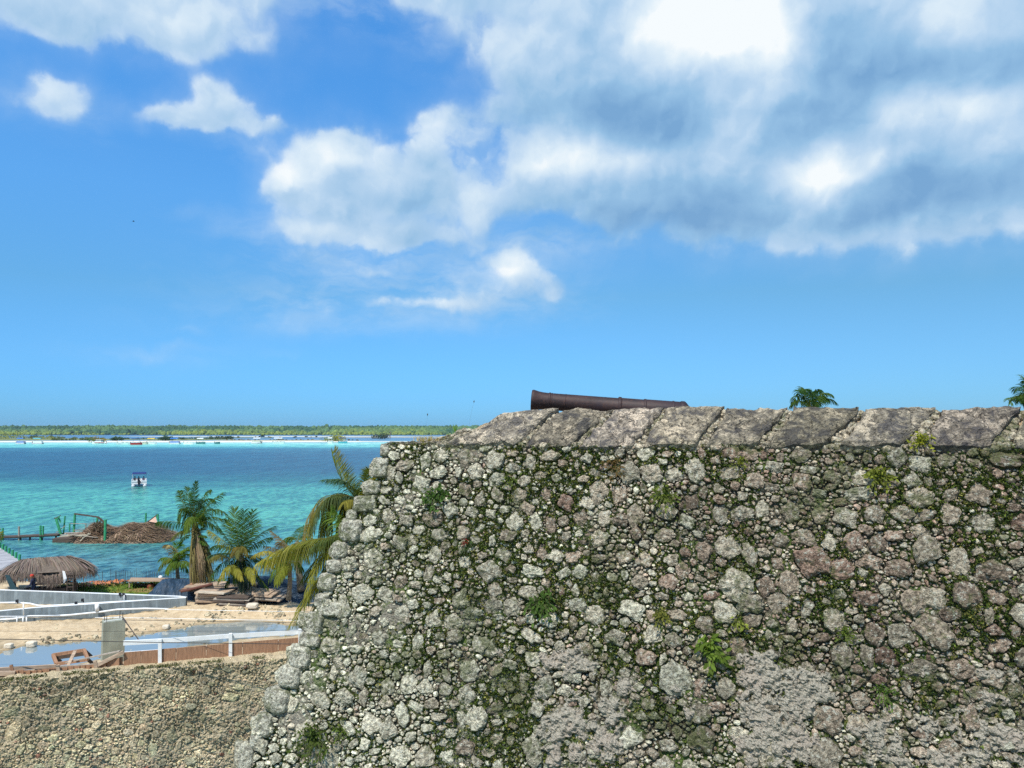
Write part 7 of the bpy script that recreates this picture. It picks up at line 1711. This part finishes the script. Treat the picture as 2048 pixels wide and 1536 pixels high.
palm('coconut_palm', 'golden green palm beside the fort wall with one very long drooping frond', (705, 1235), 31, [
    (c5, (604, 1060), (512, 1128), 1.9, (.10, .13, .025), dict(tip=(.42, .36, .08), dy=-1.0, l=1.5, n=110)), (c5, (600, 1064), (535, 1125), 1.6, (.09, .12, .025), dict(tip=(.38, .32, .07), dy=.4, l=1.4, n=100)), (c5, (645, 1072), (612, 1190), .75, (.17, .18, .03), dict(tip=(.30, .29, .05), dy=-1.2, l=1.0, n=60)), (c5, (665, 1085), (652, 1190), .9, (.16, .17, .03), dict(dy=-1.0, l=.9)),
    ((705, 1110), (628, 1160), (574, 1262), .55, (.12, .14, .025), dict(tip=(.27, .25, .04), dy=-.8, l=1.0, n=60)), ((705, 1105), (650, 1150), (606, 1262), .8, (.08, .11, .02), dict(dy=.6, l=.9)), ((705, 1100), (660, 1130), (640, 1220), .8, (.10, .12, .02), dict(dy=.3)), ((705, 1100), (640, 1140), (590, 1225), .9, (.20, .20, .03), dict(dy=-.3)), (c5, (640, 1095), (604, 1160), 1.2, (.08, .10, .02), dict(dy=.8)), (c5, (660, 1110), (635, 1175), 1.1, (.05, .08, .02), dict(dy=1)), ((705, 1115), (650, 1180), (612, 1250), .9, (.07, .10, .02), dict(dy=1)), (c5, (680, 1030), (655, 1020), .6, MG), (c5, (660, 1060), (625, 1095), 1.4, (.08, .11, .03)), (c5, (720, 1030), (760, 1020), .6, MG), (c5, (730, 1070), (780, 1110), 1.0, MG)],
    [(712, 1300), (708, 1200), (702, 1080)], .20, .16, leafm=.90, seed=6)
c4_ = (728, 1012)
palm('coconut_palm', 'wind blown palm rising at the fort corner with one frond pointing straight up', (735, 1240), 33, [
    (c4_, (690, 970), (668, 900), .05, (.16, .18, .03), dict(l=.85, n=60, lean=(.55, 0, .25), tip=(.22, .18, .05))), (c4_, (622, 955), (607, 1078), 1.8, (.15, .15, .04), dict(l=.9, tip=(.30, .22, .08))), (c4_, (640, 950), (622, 1065), 1.8, (.09, .12, .04), dict(l=.8)), (c4_, (650, 940), (638, 1082), 2.0, (.14, .15, .03), dict(l=.9)), (c4_, (668, 950), (655, 1075), 1.8, (.06, .10, .05), dict(l=.85)), (c4_, (680, 955), (672, 1088), 2.0, (.17, .17, .03), dict(l=.8)), (c4_, (695, 965), (692, 1090), 1.8, (.13, .14, .03)),
    (c4_, (672, 962), (664, 905), .15, (.20, .21, .03), dict(l=.7, n=60, lean=(.45, 0, .2), dy=.5)), (c4_, (632, 962), (614, 1070), 1.9, (.20, .18, .04), dict(l=.9)), (c4_, (655, 948), (645, 1075), 1.9, (.18, .18, .03), dict(l=.9)), (c4_, (662, 960), (650, 1060), 1.9, (.05, .09, .04)), (c4_, (685, 965), (680, 1075), 1.9, (.16, .17, .03)),
    (c4_, (700, 985), (688, 1095), 1.9, (.05, .08, .03)), (c4_, (690, 1000), (676, 1080), 1.9, (.11, .13, .03)), (c4_, (720, 960), (716, 1060), 1.6, (.20, .19, .03)), (c4_, (742, 940), (750, 935), .4, (.20, .20, .03)), (c4_, (730, 950), (728, 1000), 1.2, (.10, .12, .03)),
    (c4_, (705, 975), (700, 1060), 1.5, YG), (c4_, (690, 950), (645, 960), .6, (.05, .10, .05), dict(l=.7)), (c4_, (735, 960), (737, 938), .2, (.15, .16, .03), dict(l=.6)), (c4_, (745, 960), (762, 945), .3, (.22, .20, .03), dict(l=.7)), (c4_, (760, 985), (800, 985), .6, MG), (c4_, (740, 990), (770, 1060), 1.2, MG), (c4_, (715, 990), (712, 1060), 1.5, (.05, .09, .03)), (c4_, (700, 985), (684, 1010), .9, (.20, .18, .03), dict(l=.7))],
    [(742, 1300), (735, 1150), (729, 1012)], .20, .15, leafm=.90, seed=7)
# crowns beyond the fort
for lab, x, y, Z, sd_, fr in (('small palm crown with fronds blown sideways showing over the parapet', 1622, 826, 38, 8, [((1600, 770), (1584, 806), .8), ((1605, 768), (1596, 790), .5), ((1612, 765), (1606, 782), .4), ((1625, 765), (1640, 785), .6), ((1640, 770), (1664, 792), .7), ((1645, 780), (1672, 806), .8), ((1630, 775), (1655, 800), .8), ((1618, 770), (1625, 790), .6), ((1600, 785), (1580, 812), .9), ((1610, 780), (1636, 812), 1.0)]),
                               ('palm crown cut by the picture edge behind the last parapet slab', 2062, 818, 36, 9, [((2040, 770), (2020, 808), .9), ((2045, 760), (2030, 780), .6), ((2055, 745), (2048, 765), .3), ((2065, 740), (2080, 750), .3), ((2040, 785), (2016, 800), .4), ((2080, 760), (2110, 780), .6), ((2050, 770), (2038, 800), 1.0), ((2055, 765), (2050, 810), 1.0), ((2085, 785), (2120, 815), .8)])):
    th = thing('coconut_palm', lab, 'palm tree', tuple(P(x, 1250, Z)), group='palm crowns beyond the fort'); trunk(th, [P(x + 8, 1290, Z), P(x + 3, 1000, Z), P(x, y, Z)], .2, .15)
    for i, (c, t_, h_) in enumerate(fr): frond(th, P(x, y, Z), P(*c, Z + R.uniform(-1, 1)), P(*t_, Z + R.uniform(-1, 1)), leaf=.62, hang=h_, col=(.035, .085, .02) if i % 2 else (.06, .11, .02), seed=900 + i, lean=(.35, 0, 0), n=40)
# the terrain these palms stand on lies behind the fort; masses of the fort behind the parapet
